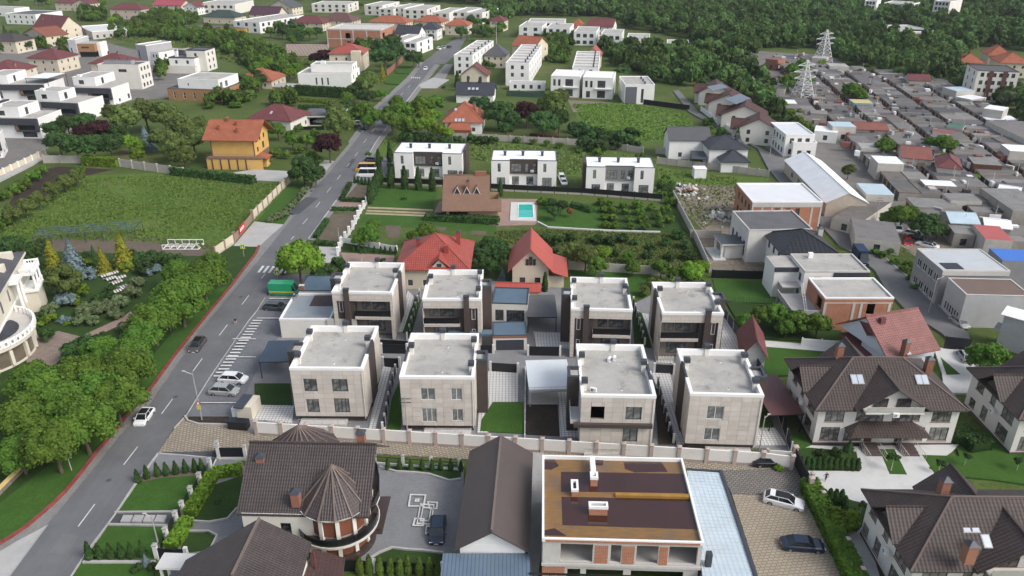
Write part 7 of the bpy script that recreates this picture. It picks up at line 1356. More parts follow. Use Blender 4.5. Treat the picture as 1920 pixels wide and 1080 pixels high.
for lab, a, b, z, bk, ff, rr in (('white terrace with large windows below the plum roof', (437, 40), (486, 43), 6.5, (545, 28), (3, 2), (8, 2)), ('pale white terraced block at the top edge, right of the maroon gable', (367, 8), (440, 9), 7, (370, 0), (6, 2), None), ('pale flat-roofed block at the top edge above the maroon pair', (584, 8), (652, 9), 6, (590, 2), (5, 2), (2, 2)),
 ('white stepped house at the top edge, leftmost of the pale row', (683, 10), (717, 11), 7, (690, 2), (2, 2), (2, 2)), ('pale two-box house, second of the pale row at the top', (709, 17), (737, 18), 6, (716, 8), (2, 2), (2, 2)), ('pale house with terraces, third of the pale row at the top', (736, 14), (762, 15), 7, (740, 6), (2, 2), (2, 2)), ('white house with a deep balcony, fourth of the pale row', (755, 18), (800, 19), 6.6, (762, 9), (3, 2), (2, 2)),
 ('white block right of the gap in the pale row at the top', (811, 24), (842, 25), 7, (818, 14), (2, 2), (2, 2)), ('white twin block, rightmost but one in the pale row', (846, 22), (875, 23), 7, (850, 13), (2, 2), (2, 2)), ('grey-white block at the right end of the pale row', (876, 24), (904, 25), 7.4, (880, 14), (2, 2), (2, 2)),
 ('black and white modern house left of the parked cars at the street bend', (732, 76), (757, 77), 6, (745, 64), (1, 1), (3, 2)), ('white house with dark frames beside the parked cars at the bend', (757, 80), (781, 81), 6.4, (760, 68), (2, 2), (2, 2)),
 ('white modern house on the forest edge, leftmost of the long row', (973, 50), (1016, 51), 6.5, (980, 40), (2, 2), None), ('long pale building behind the forest-edge row', (990, 41), (1058, 42), 7, (992, 35), (8, 2), None), ('white modern house on the forest edge, second of the long row', (1024, 53), (1068, 54), 6.5, (1030, 44), (3, 2), None),
 ('white modern house with a grey garage door, third on the forest edge', (1076, 60), (1118, 61), 7.4, (1080, 50), (3, 2), (2, 2)), ('white modern house with slit windows, fourth on the forest edge', (1127, 64), (1166, 65), 7.4, (1130, 55), (3, 2), (2, 2)), ('white modern house with a low side wing, fifth on the forest edge', (1176, 70), (1218, 71), 6.6, (1180, 63), (2, 2), (2, 2)), ('small white modern house standing alone, farthest right on the forest edge', (1251, 82), (1292, 83), 6.4, (1255, 75), (2, 2), (2, 2)),
 ('yellow school-like building half hidden in the wood, long low wing', (1640, 48), (1690, 60), 8, (1655, 37), (6, 2), None), ('yellow end pavilion of the building in the wood', (1700, 63), (1748, 65), 8, (1712, 55), (3, 2), (2, 2)), ('white apartment block at the top edge in the wood', (1658, 6), (1710, 9), 10, (1662, 1), (6, 3), None),
 ('narrow white tower block at the top edge in the wood', (1622, 2), (1644, 3), 12, (1625, -3), (3, 4), None), ('pale slab block at the top edge left of the dark poplars', (1752, 2), (1782, 4), 16, (1756, -3), (4, 5), None), ('white low building at the right end of the wood', (1884, 44), (1950, 46), 7, (1890, 38), (6, 2), None)):
 flat('yellow_building' if 'yellow' in lab else 'white_building', lab, a, b, z, bk, f=ff, r=rr, wall=mat('yellow_school_render', (.55, .37, .13), .85, .08, .4) if 'yellow' in lab else (OFFW if 'pale' in lab else WHITE), cat='building', ww=2.2, wh=2.0)
h = flat('apartment_block', 'white four-storey apartment block with brown-framed windows on the right', (1834, 133), (1912, 136), 12, (1845, 122), wall=OFFW, roof=T_BROWN, f=(6, 4), r=None, pm=T_BROWN, fm=BFRAME, ph=.2, cat='building', l=(2, 4)); [h.box('stair_panel', h.w * x, -.15, 0, h.w * x + 1.6, -.003, 12, mat('maroon_panel', (.13, .06, .055), .8, .1, 1)) for x in (.28, .62)]
# ------------------------------------------------------------------ the garage estate
FELT = [mat('felt_a', (.13, .125, .125), .9, .2, .35, stain=.4), mat('felt_b', (.18, .17, .165), .9, .2, .35, stain=.4), mat('felt_c', (.095, .095, .10), .9, .2, .35, stain=.3), mat('felt_d', (.23, .22, .205), .9, .2, .35, stain=.4), mat('felt_e', (.155, .14, .125), .9, .25, .35, stain=.5)]
SLATE_ = seam('asbestos_sheet', (.22, .215, .205), .4, .8, .25, .75, .2, 0, .4); GWALL = mat('garage_block_wall', (.32, .295, .26), .95, .15, .6, stain=.4); RDOOR = mat('rust_red_doors', (.15, .055, .04), .7, .35, .8); DDOOR = mat('dark_doors', (.07, .065, .06), .7, .3, .8)
zone = [P(*p) for p in ((1452, 112), (1530, 110), (1562, 122), (1600, 136), (1680, 146), (1790, 172), (1862, 206), (1960, 262), (2100, 420), (2000, 500), (1900, 462), (1850, 462), (1745, 425), (1742, 392), (1690, 360), (1640, 335), (1560, 285), (1545, 262), (1500, 225), (1470, 190))]
def inside(x, y, poly):
 c = False
 for i in range(len(poly)):
  a, b = poly[i], poly[i - 1]
  if (a.y > y) != (b.y > y) and x < (b.x - a.x) * (y - a.y) / (b.y - a.y) + a.x: c = not c
 return c
u = (P(1852, 270) - P(1682, 158)).normalized(); n = Vector((-u.y, u.x, 0)); org = P(1682, 158); rg = random.Random(11); rz = math.atan2(u.y, u.x); nsec = 0; GROWS = []
rowname = []
for k in range(-10, 12):
 off = n * (k * 13.4); seg = []; s = -220.0
 while s < 320:
  L = rg.choice((3.6, 3.8, 5.6, 7.4, 7.6)); c = org + off + u * (s + L / 2)
  ok = inside(c.x, c.y, zone) and rg.random() > .02
  if ok: seg.append((s, L))
  if (not ok or len(seg) >= 13) and seg: GROWS.append((k, seg)); seg = []
  s += L
 if seg: GROWS.append((k, seg))
GROWS.sort(key=lambda g: (org + n * (g[0] * 13.4) + u * g[1][0][0]).y)
for gi, (k, seg) in enumerate(GROWS):
 s0 = seg[0][0]; o = org + n * (k * 13.4) + u * s0; L = seg[-1][0] + seg[-1][1] - s0; q = o; side = 'far' if o.y > 260 else ('middle' if o.y > 190 else 'near')
 r = thing('garage_row', f'{ordn(gi)} nearest joined row of low felt-roofed garages in the estate beyond the lane', 'garages', (o.x, o.y, 0), rz, 'garage rows in the estate beyond the lane'); W = 10.4
 MB().box(0, -W / 2, 0, L, W / 2, 2.25, GWALL).build('wall', r); dm = MB()
 for s, l in seg:
  x = s - s0; half = rg.random() < .55; parts = [(-W / 2 - .15, -.1), (.1, W / 2 + .15)] if half else [(-W / 2 - .15, W / 2 + .15)]
  for y0, y1 in parts:
   z = 2.35 + rg.choice((0, .12, .25, .4, .7)); m = rg.choices(FELT + [SLATE_, S_WHITE, RUST, S_PALEBLUE], (24, 22, 22, 14, 18, 8, .7, .4, .4))[0]; key = ('gs', round(l, 1), round(y1 - y0, 1), m.name, z)
   if key not in WCACHE: WCACHE[key] = MB().box(0, 0, 2.2, l - .06, y1 - y0, z, m if z < 2.6 else GWALL, m).mesh('roof_section')
   link('roof_section', WCACHE[key], r, (x + .03, y0, 0)); nsec += 1
  for yy in (-W / 2 - .04, W / 2 + .04): dm.box(x + .6, min(yy, yy + .05), .05, x + min(l - .5, 3.2), max(yy, yy + .05), 2.1, rg.choice((RDOOR, DDOOR, RDOOR)))
  if l > 7: dm.box(x + 4.2, -W / 2 - .045, .05, x + 6.8, -W / 2 + .0, 2.1, rg.choice((RDOOR, DDOOR)))
 dm.build('garage_doors', r, kind='stuff')
def shed(label, fl, fr, z, d, roof, wall=GWALL, typ=None, zr=None, bk=None, f=(1, 1), cat='shed', rz_=None):
 if typ: return pitched('shed', label, fl, fr, z, zr, bk=bk, d=d, wall=wall, roof=roof, typ=typ, f=f, r=(1, 1), cat=cat, ov=.3)
 return flat('shed', label, fl, fr, z, bk, d, wall=wall, roof=roof, f=f, r=None, par=False, cat=cat)
LB = mat('light_block', (.50, .47, .42), .9, .1, .6)
T_RUSTY = seam('rusty_red_sheet', (.22, .075, .055), .5, .6, .12, .7, .15, 0, .3)
for a in (('pale shed with a light blue roof in the garages beyond the white lane house', (1562, 237), (1606, 238), 5.0, 7, S_PALEBLUE, LB), ('shed with a rusty red ribbed roof among the garages', (1604, 242), (1668, 244), 3.6, 9, T_RUSTY, GWALL, 'x', 5.0), ('white low outbuilding just behind the white lane house', (1527, 245), (1571, 249), 3.6, 8, S_WHITE, WHITE), ('pale blue garage with a yellowish roof in the estate', (1601, 193), (1638, 194), 3.6, 7, mat('straw_roof', (.5, .42, .22), .8, .1, .5), mat('pale_blue_wall', (.22, .36, .38), .8, .08, .5)),
 ('small gabled workshop with a maroon roof at the far edge of the garages', (1705, 150), (1748, 151), 4.0, 9, T_MAROON, LB, 'x', 5.8), ('white cube kiosk with a bright blue roof edge right of the estate', (1768, 163), (1794, 171), 5.2, 8, S_PALEBLUE, LB), ('white-roofed store at the far right of the garages', (1844, 203), (1881, 208), 5.5, 8, S_WHITE, LB), ('white-roofed shed behind the store on the far right', (1792, 181), (1822, 187), 3.6, 9, S_WHITE, LB),
 ('beige shed with a whitish roof near the long white shed', (1625, 364), (1677, 366), 5.0, 9, S_PALEBLUE, LB), ('long shed with a brown sheet roof at the end of the scrap yard', (1560, 408), (1610, 420), 3.2, 22, FELT[4], LB), ('concrete shed with a slate-grey roof beside the round tree', (1647, 306), (1696, 308), 4.8, 8, S_WHITE, LB), ('broad workshop with a mottled brown gable roof', (1690, 295), (1750, 300), 4.4, 14, T_RUSTY, LB, 'x', 6.2),
 ('block house with a maroon hip roof between the garages', (1757, 313), (1806, 318), 4.6, 12, T_MAROON, LB, 'hip', 6.6), ('beige hut with a small grey roof left of the maroon hip', (1615, 277), (1657, 279), 3.6, 6, CONC, LB), ('white ribbed lean-to between the dark roofs', (1735, 347), (1795, 350), 3.2, 5, S_WHITE, GWALL), ('mint green gabled hut among the grey sheds', (1868, 361), (1912, 368), 3.8, 9, S_WHITE, mat('mint_wall', (.36, .52, .45), .8, .06, .5), 'x', 4.8),
 ('low house with a bright red roof near the right edge', (1848, 448), (1900, 452), 4.6, 9, seam('bright_red_sheet', (.42, .09, .08), .5, .5, .1, .7), LB), ('shed with pale roof and red gable end', (1782, 417), (1840, 420), 4.2, 8, S_PALEBLUE, GWALL, 'x', 5.4), ('long grey ribbed-roof barn stepping down to the right', (1838, 352), (1900, 395), 4.6, 9, SLATE_, GWALL), ('white-roofed shed right of the red gable shed', (1846, 424), (1900, 430), 3.6, 7, S_WHITE, GWALL, 'x', 4.4),
 ('concrete hut with two tanks on the grey roofs', (1783, 376), (1842, 378), 3.6, 6, SLATE_, LB), ('brown timber hut with grey roof near the right edge', (1826, 307), (1880, 311), 4.0, 8, SLATE_, mat('timber_hut', (.13, .06, .04), .85, .15, .8)), ('white building with light roof at the far right edge', (1894, 283), (1950, 286), 5, 8, S_WHITE, LB), ('long concrete store on the right edge of the estate', (1849, 226), (1925, 262), 4.4, 12, FELT[1], LB), ('shed with a red-trimmed roof below the estate trees', (1749, 248), (1790, 252), 3.4, 6, T_RUSTY, LB), ('green-roofed beige shed in the middle of the estate', (1775, 236), (1806, 240), 3.4, 5, mat('green_roof', (.06, .16, .11), .7, .1, .5), LB),
 ('flat grey store with rubble on its roof above the parked cars', (1604, 446), (1690, 455), 3.4, 13, FELT[1], LB), ('grey hut among bushes left of the red-roofed house', (1790, 437), (1830, 440), 3.6, 8, SLATE_, GWALL), ('dark brick shed with flat grey roof below the estate pylon', (1520, 212), (1552, 214), 3.4, 6, SLATE_, GWALL), ('small beige house at the lane end under the near pylon', (1446, 165), (1472, 167), 5.2, 7, T_BROWN, LB),
 ('red brick hut by the far end of the lane', (1436, 110), (1459, 113), 5, 7, T_RUSTY, REDF), ('pale shed under the far pylon', (1522, 108), (1550, 110), 4, 8, CONC, LB), ('white-roofed pale hall right of the far pylon', (1556, 124), (1592, 125), 4, 9, CONC, LB)):
 shed(*a)
# ------------------------------------------------------------------ far wood, as one mass
def forest(name, polys, holes, cmat, seed, sc, step=(7.6, 6.8)):
 coll = bpy.data.collections.new(name + '_trees')
 for i in range(5): o = bpy.data.objects.new('tree_crown', crown(200 + i, 4.6, 8.5, 5.2, 560, 1.05, cmat, 18)); coll.objects.link(o)
 W = [[P(*p) for p in q] for q in polys]; g = random.Random(seed); pts = []
 for q in W:
  xs = [p.x for p in q]; ys = [p.y for p in q]; y = min(ys)
  while y < max(ys):
   x = min(xs)
   while x < max(xs):
    a, b = x + g.uniform(-3, 3), y + g.uniform(-3, 3)
    if inside(a, b, q) and all((a - c.x) ** 2 + (b - c.y) ** 2 < 0 or (a - c.x) ** 2 + (b - c.y) ** 2 > 14 ** 2 for c in holes): pts.append((a, b, (g.uniform(-2.5, 0) if b > 450 else -1.5 - 2 * g.random()) * (sc > .9) - 1.4 * (sc <= .9)))
    x += step[0]
   y += step[1]
 me = bpy.data.meshes.new('forest_points'); me.from_pydata(pts, [], []); o = link(name, me, kind='stuff')
 ng = bpy.data.node_groups.new('forest', 'GeometryNodeTree'); ng.interface.new_socket('Geometry', in_out='INPUT', socket_type='NodeSocketGeometry'); ng.interface.new_socket('Geometry', in_out='OUTPUT', socket_type='NodeSocketGeometry')
 a = ng.nodes.new('NodeGroupInput'); z = ng.nodes.new('NodeGroupOutput'); ip = ng.nodes.new('GeometryNodeInstanceOnPoints'); ci = ng.nodes.new('GeometryNodeCollectionInfo'); ci.inputs[0].default_value = coll; ci.inputs[1].default_value = True; ci.inputs[2].default_value = True
 rv = ng.nodes.new('FunctionNodeRandomValue'); rv.data_type = 'FLOAT_VECTOR'; rv.inputs[0].default_value = (0, 0, 0); rv.inputs[1].default_value = (.15, .15, 6.28)
 rs = ng.nodes.new('FunctionNodeRandomValue'); rs.data_type = 'FLOAT_VECTOR'; rs.inputs[0].default_value = (.7 * sc, .7 * sc, .75 * sc); rs.inputs[1].default_value = (1.3 * sc, 1.3 * sc, 1.55 * sc); rs.inputs['Seed'].default_value = 5
 ri = ng.nodes.new('FunctionNodeRandomValue'); ri.data_type = 'INT'; ri.inputs[4].default_value = 0; ri.inputs[5].default_value = 4
 ng.links.new(a.outputs[0], ip.inputs['Points']); ng.links.new(ci.outputs[0], ip.inputs['Instance']); ip.inputs['Pick Instance'].default_value = True; ng.links.new(ri.outputs[2], ip.inputs['Instance Index']); ng.links.new(rv.outputs[0], ip.inputs['Rotation']); ng.links.new(rs.outputs[0], ip.inputs['Scale']); ng.links.new(ip.outputs[0], z.inputs[0])
 md = o.modifiers.new('forest', 'NODES'); md.node_group = ng; print('forest trees', len(pts), 'garage sections', nsec, len(GROWS))
FP = [[(440, -45), (2080, -45), (2080, 92), (1925, 97), (1870, 90), (1790, 100), (1790, 118), (1835, 168), (1930, 208), (2100, 262), (2100, 300), (1950, 262), (1890, 212), (1820, 178), (1700, 150), (1640, 140), (1560, 112), (1540, 92), (1440, 92), (1400, 108), (1380, 116), (1345, 110), (1310, 104), (1292, 70), (1218, 62), (1160, 50), (1152, 34), (970, 30), (950, 46), (908, 40), (900, 10), (800, 4), (560, -4)],
    [(1125, 100), (1300, 104), (1380, 118), (1440, 160), (1455, 215), (1475, 250), (1420, 210), (1370, 178), (1330, 165), (1290, 168), (1235, 158), (1150, 130)], [(-250, -60), (700, -60), (700, -20), (240, -22), (-250, -12)]]
FH = [P(x, y) for x, y in ((1680, 62), (1665, 55), (1725, 78), (1700, 72), (1720, 60), (1650, 50), (1740, 82), (1500, 20), (1690, 20), (1765, 25), (1905, 55), (1272, 98), (1460, 112), (1280, 92))]
forest('distant_forest', FP, FH, leafmat('forest_leaves', (.062, .115, .032), (.10, .17, .042), (.13, .20, .055), .5), 3, 1.0)
forest('far_shrubbery', [[(380, 192), (480, 180), (470, 206), (385, 206)], [(640, 62), (672, 66), (668, 84), (625, 80)], [(500, 190), (560, 184), (562, 200), (520, 205)], [(150, 22), (200, 24), (200, 42), (150, 40)], [(890, 112), (930, 112), (935, 128), (893, 130)], [(0, 84), (50, 84), (50, 98), (0, 100)], [(296, 118), (316, 122), (312, 150), (300, 150)], [(205, 62), (240, 58), (250, 70), (215, 74)], [(115, 84), (125, 80), (128, 112), (116, 112)], [(62, 84), (100, 80), (108, 92), (66, 94)], [(455, 112), (560, 120), (556, 132), (470, 128)], [(660, 84), (700, 86), (706, 110), (690, 118)], [(235, 60), (430, 64), (500, 90), (560, 118), (548, 142), (470, 128), (440, 108), (400, 88), (320, 78), (290, 70), (205, 72)], [(1012, 64), (1072, 66), (1076, 84), (1066, 92), (1062, 120), (1012, 112)], [(1128, 88), (1250, 100), (1290, 118), (1240, 140), (1230, 132), (1150, 118)], [(270, 22), (378, 34), (352, 50), (300, 60), (262, 52)]], [], leafmat('shrub_leaves', (.065, .12, .022), (.11, .18, .03), (.13, .20, .04), .5), 8, .62, (4.6, 4.2))
# small clutter on and between the garages
mb = MB(); g = random.Random(5); CL_ = (S_WHITE, CONCL, FELT[2], T_RUSTY, DBROWN, CONC, mat('timber_scrap', (.26, .18, .11), .9, .2, 1))
for i in range(1500):
 x, y = g.uniform(100, 330), g.uniform(130, 420)
 if not inside(x, y, zone): continue
 z = 2.6 + g.random() * .5; a, b, c = g.uniform(.15, 1.3), g.uniform(.15, .9), g.uniform(.08, .9); mb.M = Matrix.Translation((x, y, z - 1.2)) @ Matrix.Rotation(rz + g.choice((0, 1.57, g.random())), 4, 'Z'); mb.box(-a, -b, 0, a, b, 1.2 + c * .6, g.choice(CL_), skip='u')
 if g.random() < .12: mb.box(-.05, -.05, 1, .05, .05, 4, CONCL, skip='u')
mb.M = None; mb.build('roof_clutter', None, kind='stuff')
# ------------------------------------------------------------------ fences and walls of the middle distance
CPAN = mat('cream_fence_panel', (.60, .53, .40), .85, .06, .5); BPOST = mat('brown_fence_post', (.28, .20, .15), .85, .1, .6); PCON = mat('pale_fence_concrete', (.44, .41, .36), .9, .1, .5, stain=.3)
for lab, pts, st, hh, pm, qm, kw in (
 ('cream fence with brown posts between the grassy field and the street', [(404, 482), (440, 456)], 3.6, 2.2, CPAN, BPOST, dict(base=.5, bm=PCON, cap=BPOST)), ('cream fence with brown posts beside the rose-bordered lawn', [(474, 413), (544, 342)], 3.8, 2.2, CPAN, BPOST, dict(base=.5, bm=PCON, cap=BPOST)),
 ('pale wall along the back of the grassy field, partly under ivy', [(84, 306), (180, 306), (345, 330)], 5, 2.4, PCON, PCON, dict(post=.5)), ('ivory wall with posts along the pale street at the left edge', [(-20, 342), (86, 292)], 3.5, 2.0, CPAN, COPING, dict(post=.4)),
 ('pale wall at the back of the overgrown meadow', [(770, 258), (930, 264), (1118, 274), (1205, 288)], 5, 2.0, PCON, PCON, dict(post=.4)), ('beige concrete fence below the grey and navy roofed houses', [(1232, 307), (1330, 318), (1440, 332)], 3, 2.0, PCON, PCON, dict(post=.35)), ('beige fence behind the gazebo', [(1230, 288), (1262, 291), (1302, 296)], 3, 2.0, PCON, PCON, dict(post=.35)),
 ('grey fence slanting between the orchard and the building site', [(1262, 372), (1280, 408), (1305, 455), (1330, 512)], 4, 2.0, CONCL, CONCL, dict(post=.2)), ('black sheet fence on a stone base before the white duplexes', [(716, 345), (830, 350), (940, 358), (1090, 365), (1240, 377)], 3.5, 1.9, BLACK, BLACK, dict(post=.2, base=.5, bm=PCON)),
 ('white wall with small dark shrubs before it, by the red hipped house', [(640, 455), (680, 462), (744, 473)], 4, 1.4, COPING, COPING, dict(post=.3)), ('white balustrade with ball-topped posts beside the soil plots', [(688, 383), (676, 400), (662, 430), (640, 462), (634, 480)], 3.2, 1.0, COPING, COPING, dict(post=.5, ph=2.0, cap=COPING, kind='bars')),
 ('pale concrete wall behind the balcony villas', [(1066, 506), (1180, 513), (1296, 520)], 4, 2.0, PCON, PCON, dict(post=.2)), ('low concrete retaining wall on the building site', [(1294, 446), (1350, 448)], 6, 2.0, PCON, PCON, dict(post=.2)), ('black fence right of the bare plot behind the villas', [(1334, 521), (1452, 524)], 4, 1.8, BLACK, BLACK, dict(post=.15)),
 ('red brick wall climbing beside the street lawns', [(726, 142), (755, 116)], 5, 2.6, REDF, REDF, dict(post=.4)), ('white wall in front of the chocolate-roofed row houses', [(1314, 208), (1342, 230), (1390, 262)], 3.5, 1.8, COPING, COPING, dict(post=.4)), ('dark glass fence stepping beside the pale flat-roofed house', [(1180, 192), (1292, 207)], 5, 2.0, BLACK, BLACK, dict(post=.1)),
 ('black sheet fence by the twin houses and slate roof', [(950, 180), (1020, 184)], 5, 2.2, mat('green_fence', (.05, .09, .075), .7, .1, 1), BLACK, dict(post=.1)), ('cream-topped wall along the long clipped hedge', [(1519, 912), (1560, 985), (1612, 1092)], 4.5, 1.9, COPING, PPOST, dict(post=.4, cap=PPOST)), ('tall dark gate panels between the two right-hand yards', [(1487, 868), (1516, 928)], 4.5, 2.5, BLACK, PPOST, dict(post=.55, cap=PPOST)),
 ('white yard wall with dark panels below the boundary fence', [(1436, 866), (1486, 870)], 3.5, 2.0, WPANEL, PPOST, dict(post=.4)), ('pale wall behind the brown duplex garden', [(1502, 650), (1575, 655)], 4, 1.6, COPING, COPING, dict(post=.2)), ('tall black fence behind the red-brown house', [(1768, 656), (1815, 661)], 6, 2.6, BLACK, BLACK, dict(post=.1))):
 fence('fence' if 'wall' not in lab else 'garden_wall', lab, pts, st, hh, pm, qm, kw.pop('post', .4), kw.pop('ph', None), kw.pop('cap', None), cat='fence' if 'wall' not in lab else 'wall', **kw)
fence('entrance_gate', 'brown entrance gate between posts, with a red banner, at the field corner', [(440, 456), (474, 413)], 40, 1.9, BPOST, BPOST, .6, 2.6, BPOST, cat='gate', kind='slats')
a, b_2 = P(449, 445, 0), P(459, 432, 0); ban = thing('banner', 'red banner with white lettering hung on the brown gate', 'banner', a, math.atan2(b_2.y - a.y, b_2.x - a.x)); L = (b_2 - a).length; MB().box(0, -.2, .5, L, -.14, 2.3, mat('red_banner', (.55, .02, .04), .6, .05, 1)).build('cloth', ban); mb = MB(); [mb.box(L * (.15 + .12 * i), -.215, 1.0 + .15 * (i % 2), L * (.23 + .12 * i), -.202, 1.7 + .12 * ((i + 1) % 2), COPING) for i in range(6)]; mb.build('lettering', ban, kind='stuff')
strip('path_edge', [(1008, 417), (1028, 427), (1130, 433), (1238, 436)], .5, .3, PALEP)
# ------------------------------------------------------------------ trees, bushes, hedges
pl = plants
pl('leaf:big', [(98, 828, 62), (52, 778, 60), (152, 790, 64), (215, 745, 56), (85, 725, 60), (155, 705, 60), (228, 690, 54), (190, 660, 44), (35, 845, 46), (120, 755, 60), (182, 738, 56), (248, 664, 44), (60, 715, 50)], 'in the big roadside clump above the lawn', 'front')
pl('leaf:big', [(285, 600, 46), (335, 556, 54), (380, 520, 46), (335, 510, 34), (395, 492, 30), (262, 632, 40), (310, 575, 44), (358, 540, 44)], 'along the lawn strip beside the crossing', 'front'); pl('darkbush', [(150, 655, 28), (185, 640, 18)], 'by the timber terrace')
pl('goldcone', [(97, 480, 17), (192, 490, 14), (229, 474, 20)], 'in the mansion garden'); pl('spruce', [(133, 480, 22)], 'in the mansion garden'); pl('greencone', [(176, 480, 11)], 'between the gold conifers')
pl('olive', [(117, 520, 30)], 'weeping over the mansion garden'); pl('mound', [(164, 512, 15), (122, 562, 18), (120, 598, 10), (285, 505, 14)], 'in the mansion garden')
pl('limebush', [(144, 487, 10), (165, 490, 10), (237, 500, 10), (147, 545, 16), (144, 568, 9), (92, 596, 13), (74, 607, 8), (106, 575, 6), (125, 607, 5)], 'in the mansion garden'); pl('palebush', [(160, 580, 15), (182, 577, 15), (204, 572, 15), (224, 565, 15), (150, 600, 12), (172, 600, 12), (238, 612, 15), (92, 578, 12), (248, 548, 16), (255, 530, 14), (215, 590, 12), (108, 548, 10)], 'flowering in the mansion garden')
pl('darkbush', [(69, 595, 16), (88, 628, 14), (60, 618, 10), (200, 555, 12), (182, 560, 10), (270, 500, 16), (205, 540, 8), (100, 520, 12), (245, 480, 14), (262, 484, 14), (285, 482, 14), (305, 484, 14), (325, 486, 14), (160, 478, 10)], 'in the mansion garden'); pl('dark', [(20, 462, 26), (52, 472, 24), (75, 460, 16)], 'behind the mansion')
pl('olive', [(20, 398, 17), (45, 386, 17), (72, 372, 16), (97, 354, 16), (120, 340, 15), (142, 330, 15)], 'in the orchard line by the field', 'front'); pl('bush', [(5, 365, 12), (25, 355, 12), (45, 345, 12), (62, 330, 12), (78, 320, 10), (150, 318, 8), (12, 410, 14), (-5, 425, 14)], 'at the upper-left field corner')
pl('dark', [(108, 262, 24), (140, 270, 24), (172, 270, 24), (205, 268, 24), (125, 232, 22), (158, 228, 22), (100, 240, 18), (222, 250, 20)], 'in the pine clump behind the field wall'); pl('purple', [(183, 242, 24), (150, 245, 14)], 'among the pines behind the field wall'); pl('olive', [(232, 218, 27), (272, 208, 27), (308, 214, 27), (340, 236, 26), (212, 212, 20), (360, 256, 24), (328, 268, 26), (302, 258, 22), (372, 232, 18), (345, 290, 22)], 'in the willow clump left of the yellow house')
pl('lime', [(240, 266, 17), (256, 288, 15), (262, 272, 12)], 'in front of the willows'); pl('spruce', [(273, 262, 17)], 'beside the bright green trees'); hedge('ivy', 'bright green ivy heaped over the pale field wall', [(160, 309), (222, 313)], 2.2, 2.6, LM['lime'], .4, 16, cat='ivy'); hedge('ivy', 'dark ivy covering the field wall below the yellow house', [(325, 328), (475, 345)], 1.5, 2.2, LM['dark'], .4, 16, cat='ivy')
pl('dark', [(568, 312, 26), (590, 325, 20), (556, 325, 16)], 'at the corner before the yellow house drive'); pl('purple', [(616, 268, 27)], 'overhanging the street'); pl('olive', [(632, 228, 28), (628, 205, 18)], 'by the canopy garage', sz=1.15); pl('leaf', [(520, 242, 15), (548, 262, 14), (575, 262, 14), (505, 232, 10)], 'in the yellow house garden'); pl('bush', [(515, 285, 10), (500, 300, 8), (535, 290, 9), (560, 280, 9), (585, 290, 10), (590, 250, 10), (600, 300, 8), (545, 250, 8), (560, 240, 8), (498, 250, 7)], 'in the yellow house garden')
pl('palebush', [(506, 412, 6), (514, 407, 8), (522, 404, 8), (530, 400, 8), (538, 393, 7), (545, 387, 7), (550, 380, 7), (557, 373, 7), (563, 366, 7), (568, 360, 7), (574, 354, 7), (580, 348, 7)], 'in the rose border', 'front')
pl('leaf', [(680, 207, 22), (700, 217, 18), (662, 215, 15), (690, 225, 14)], 'left of the street by the dark fence'); pl('olive', [(688, 152, 22), (668, 162, 12)], 'behind the white cubic house'); pl('dark', [(720, 104, 22), (742, 96, 20), (735, 78, 18), (712, 84, 16), (775, 106, 15), (785, 112, 10)], 'above the red brick wall'); pl('purple', [(608, 104, 16), (588, 108, 10)], 'left of the cream villa'); pl('goldcone', [(717, 138, 8)], 'by the brick wall')
hedge('hedge', 'dark tall hedge below the white cubic house', [(558, 178), (650, 184)], 2.5, 4, LM['thuja'], .5, 8); hedge('hedge', 'clipped green hedge below the timber pavilion', [(560, 190), (645, 196)], 2.5, 1.2, LM['lime'], .4, 10); hedge('hedge', 'dark hedge strip in the maroon house garden', [(562, 205), (620, 206)], 2, 1.6, LM['thuja'], .4, 10)
pl('leaf', [(752, 208, 24), (735, 225, 20), (790, 198, 22), (815, 192, 18), (770, 234, 22), (745, 190, 14), (728, 208, 14)], 'left of the orange-roofed house'); pl('lime', [(802, 232, 18), (824, 242, 16), (795, 215, 16), (812, 215, 14), (842, 248, 10)], 'left of the orange-roofed house'); pl('darkbush', [(765, 256, 14), (785, 258, 12), (810, 258, 12), (835, 262, 10), (860, 262, 10), (885, 260, 10), (905, 262, 10), (925, 262, 10)], 'below the orange-roofed house')
pl('dark', [(935, 208, 26), (905, 196, 18), (960, 222, 18), (1020, 226, 26), (1048, 220, 22), (948, 240, 14), (890, 190, 12)], 'right of the orange-roofed house'); pl('olive', [(1036, 195, 26), (1050, 182, 16)], 'before the white twin houses', sz=1.2); pl('purple', [(988, 208, 22), (972, 212, 12)], 'on the lawn before the twin houses')
pl('darkbush', [(1088, 246, 18), (1110, 250, 20), (1138, 256, 18), (1168, 262, 18), (1100, 268, 16), (1128, 274, 14), (1190, 270, 12), (1075, 238, 12), (1180, 245, 9), (1155, 270, 12), (1195, 250, 8)], 'in the overgrown plot below the meadow'); pl('bush', [(1000, 265, 7), (1025, 268, 7), (1050, 272, 7), (970, 262, 7), (1120, 285, 9), (1085, 283, 6), (1200, 292, 8)], 'along the meadow wall')
pl('thuja', [(732, 332, 7), (758, 334, 7), (784, 336, 7), (810, 338, 7)], 'in the lawn row before the white duplex', sz=.95); pl('thuja', [(692, 366, 6), (697, 358, 6), (701, 350, 6), (705, 342, 6), (709, 335, 6), (713, 328, 6)], 'in the slanting row beside the lawn', 'front', sz=.9); pl('thuja', [(938, 352, 5), (871, 330, 4)], 'behind the shingled house'); pl('smallthuja', [(665, 338, 3), (671, 338, 3), (678, 339, 3), (685, 340, 3), (692, 340, 3)], 'by the parked vans')
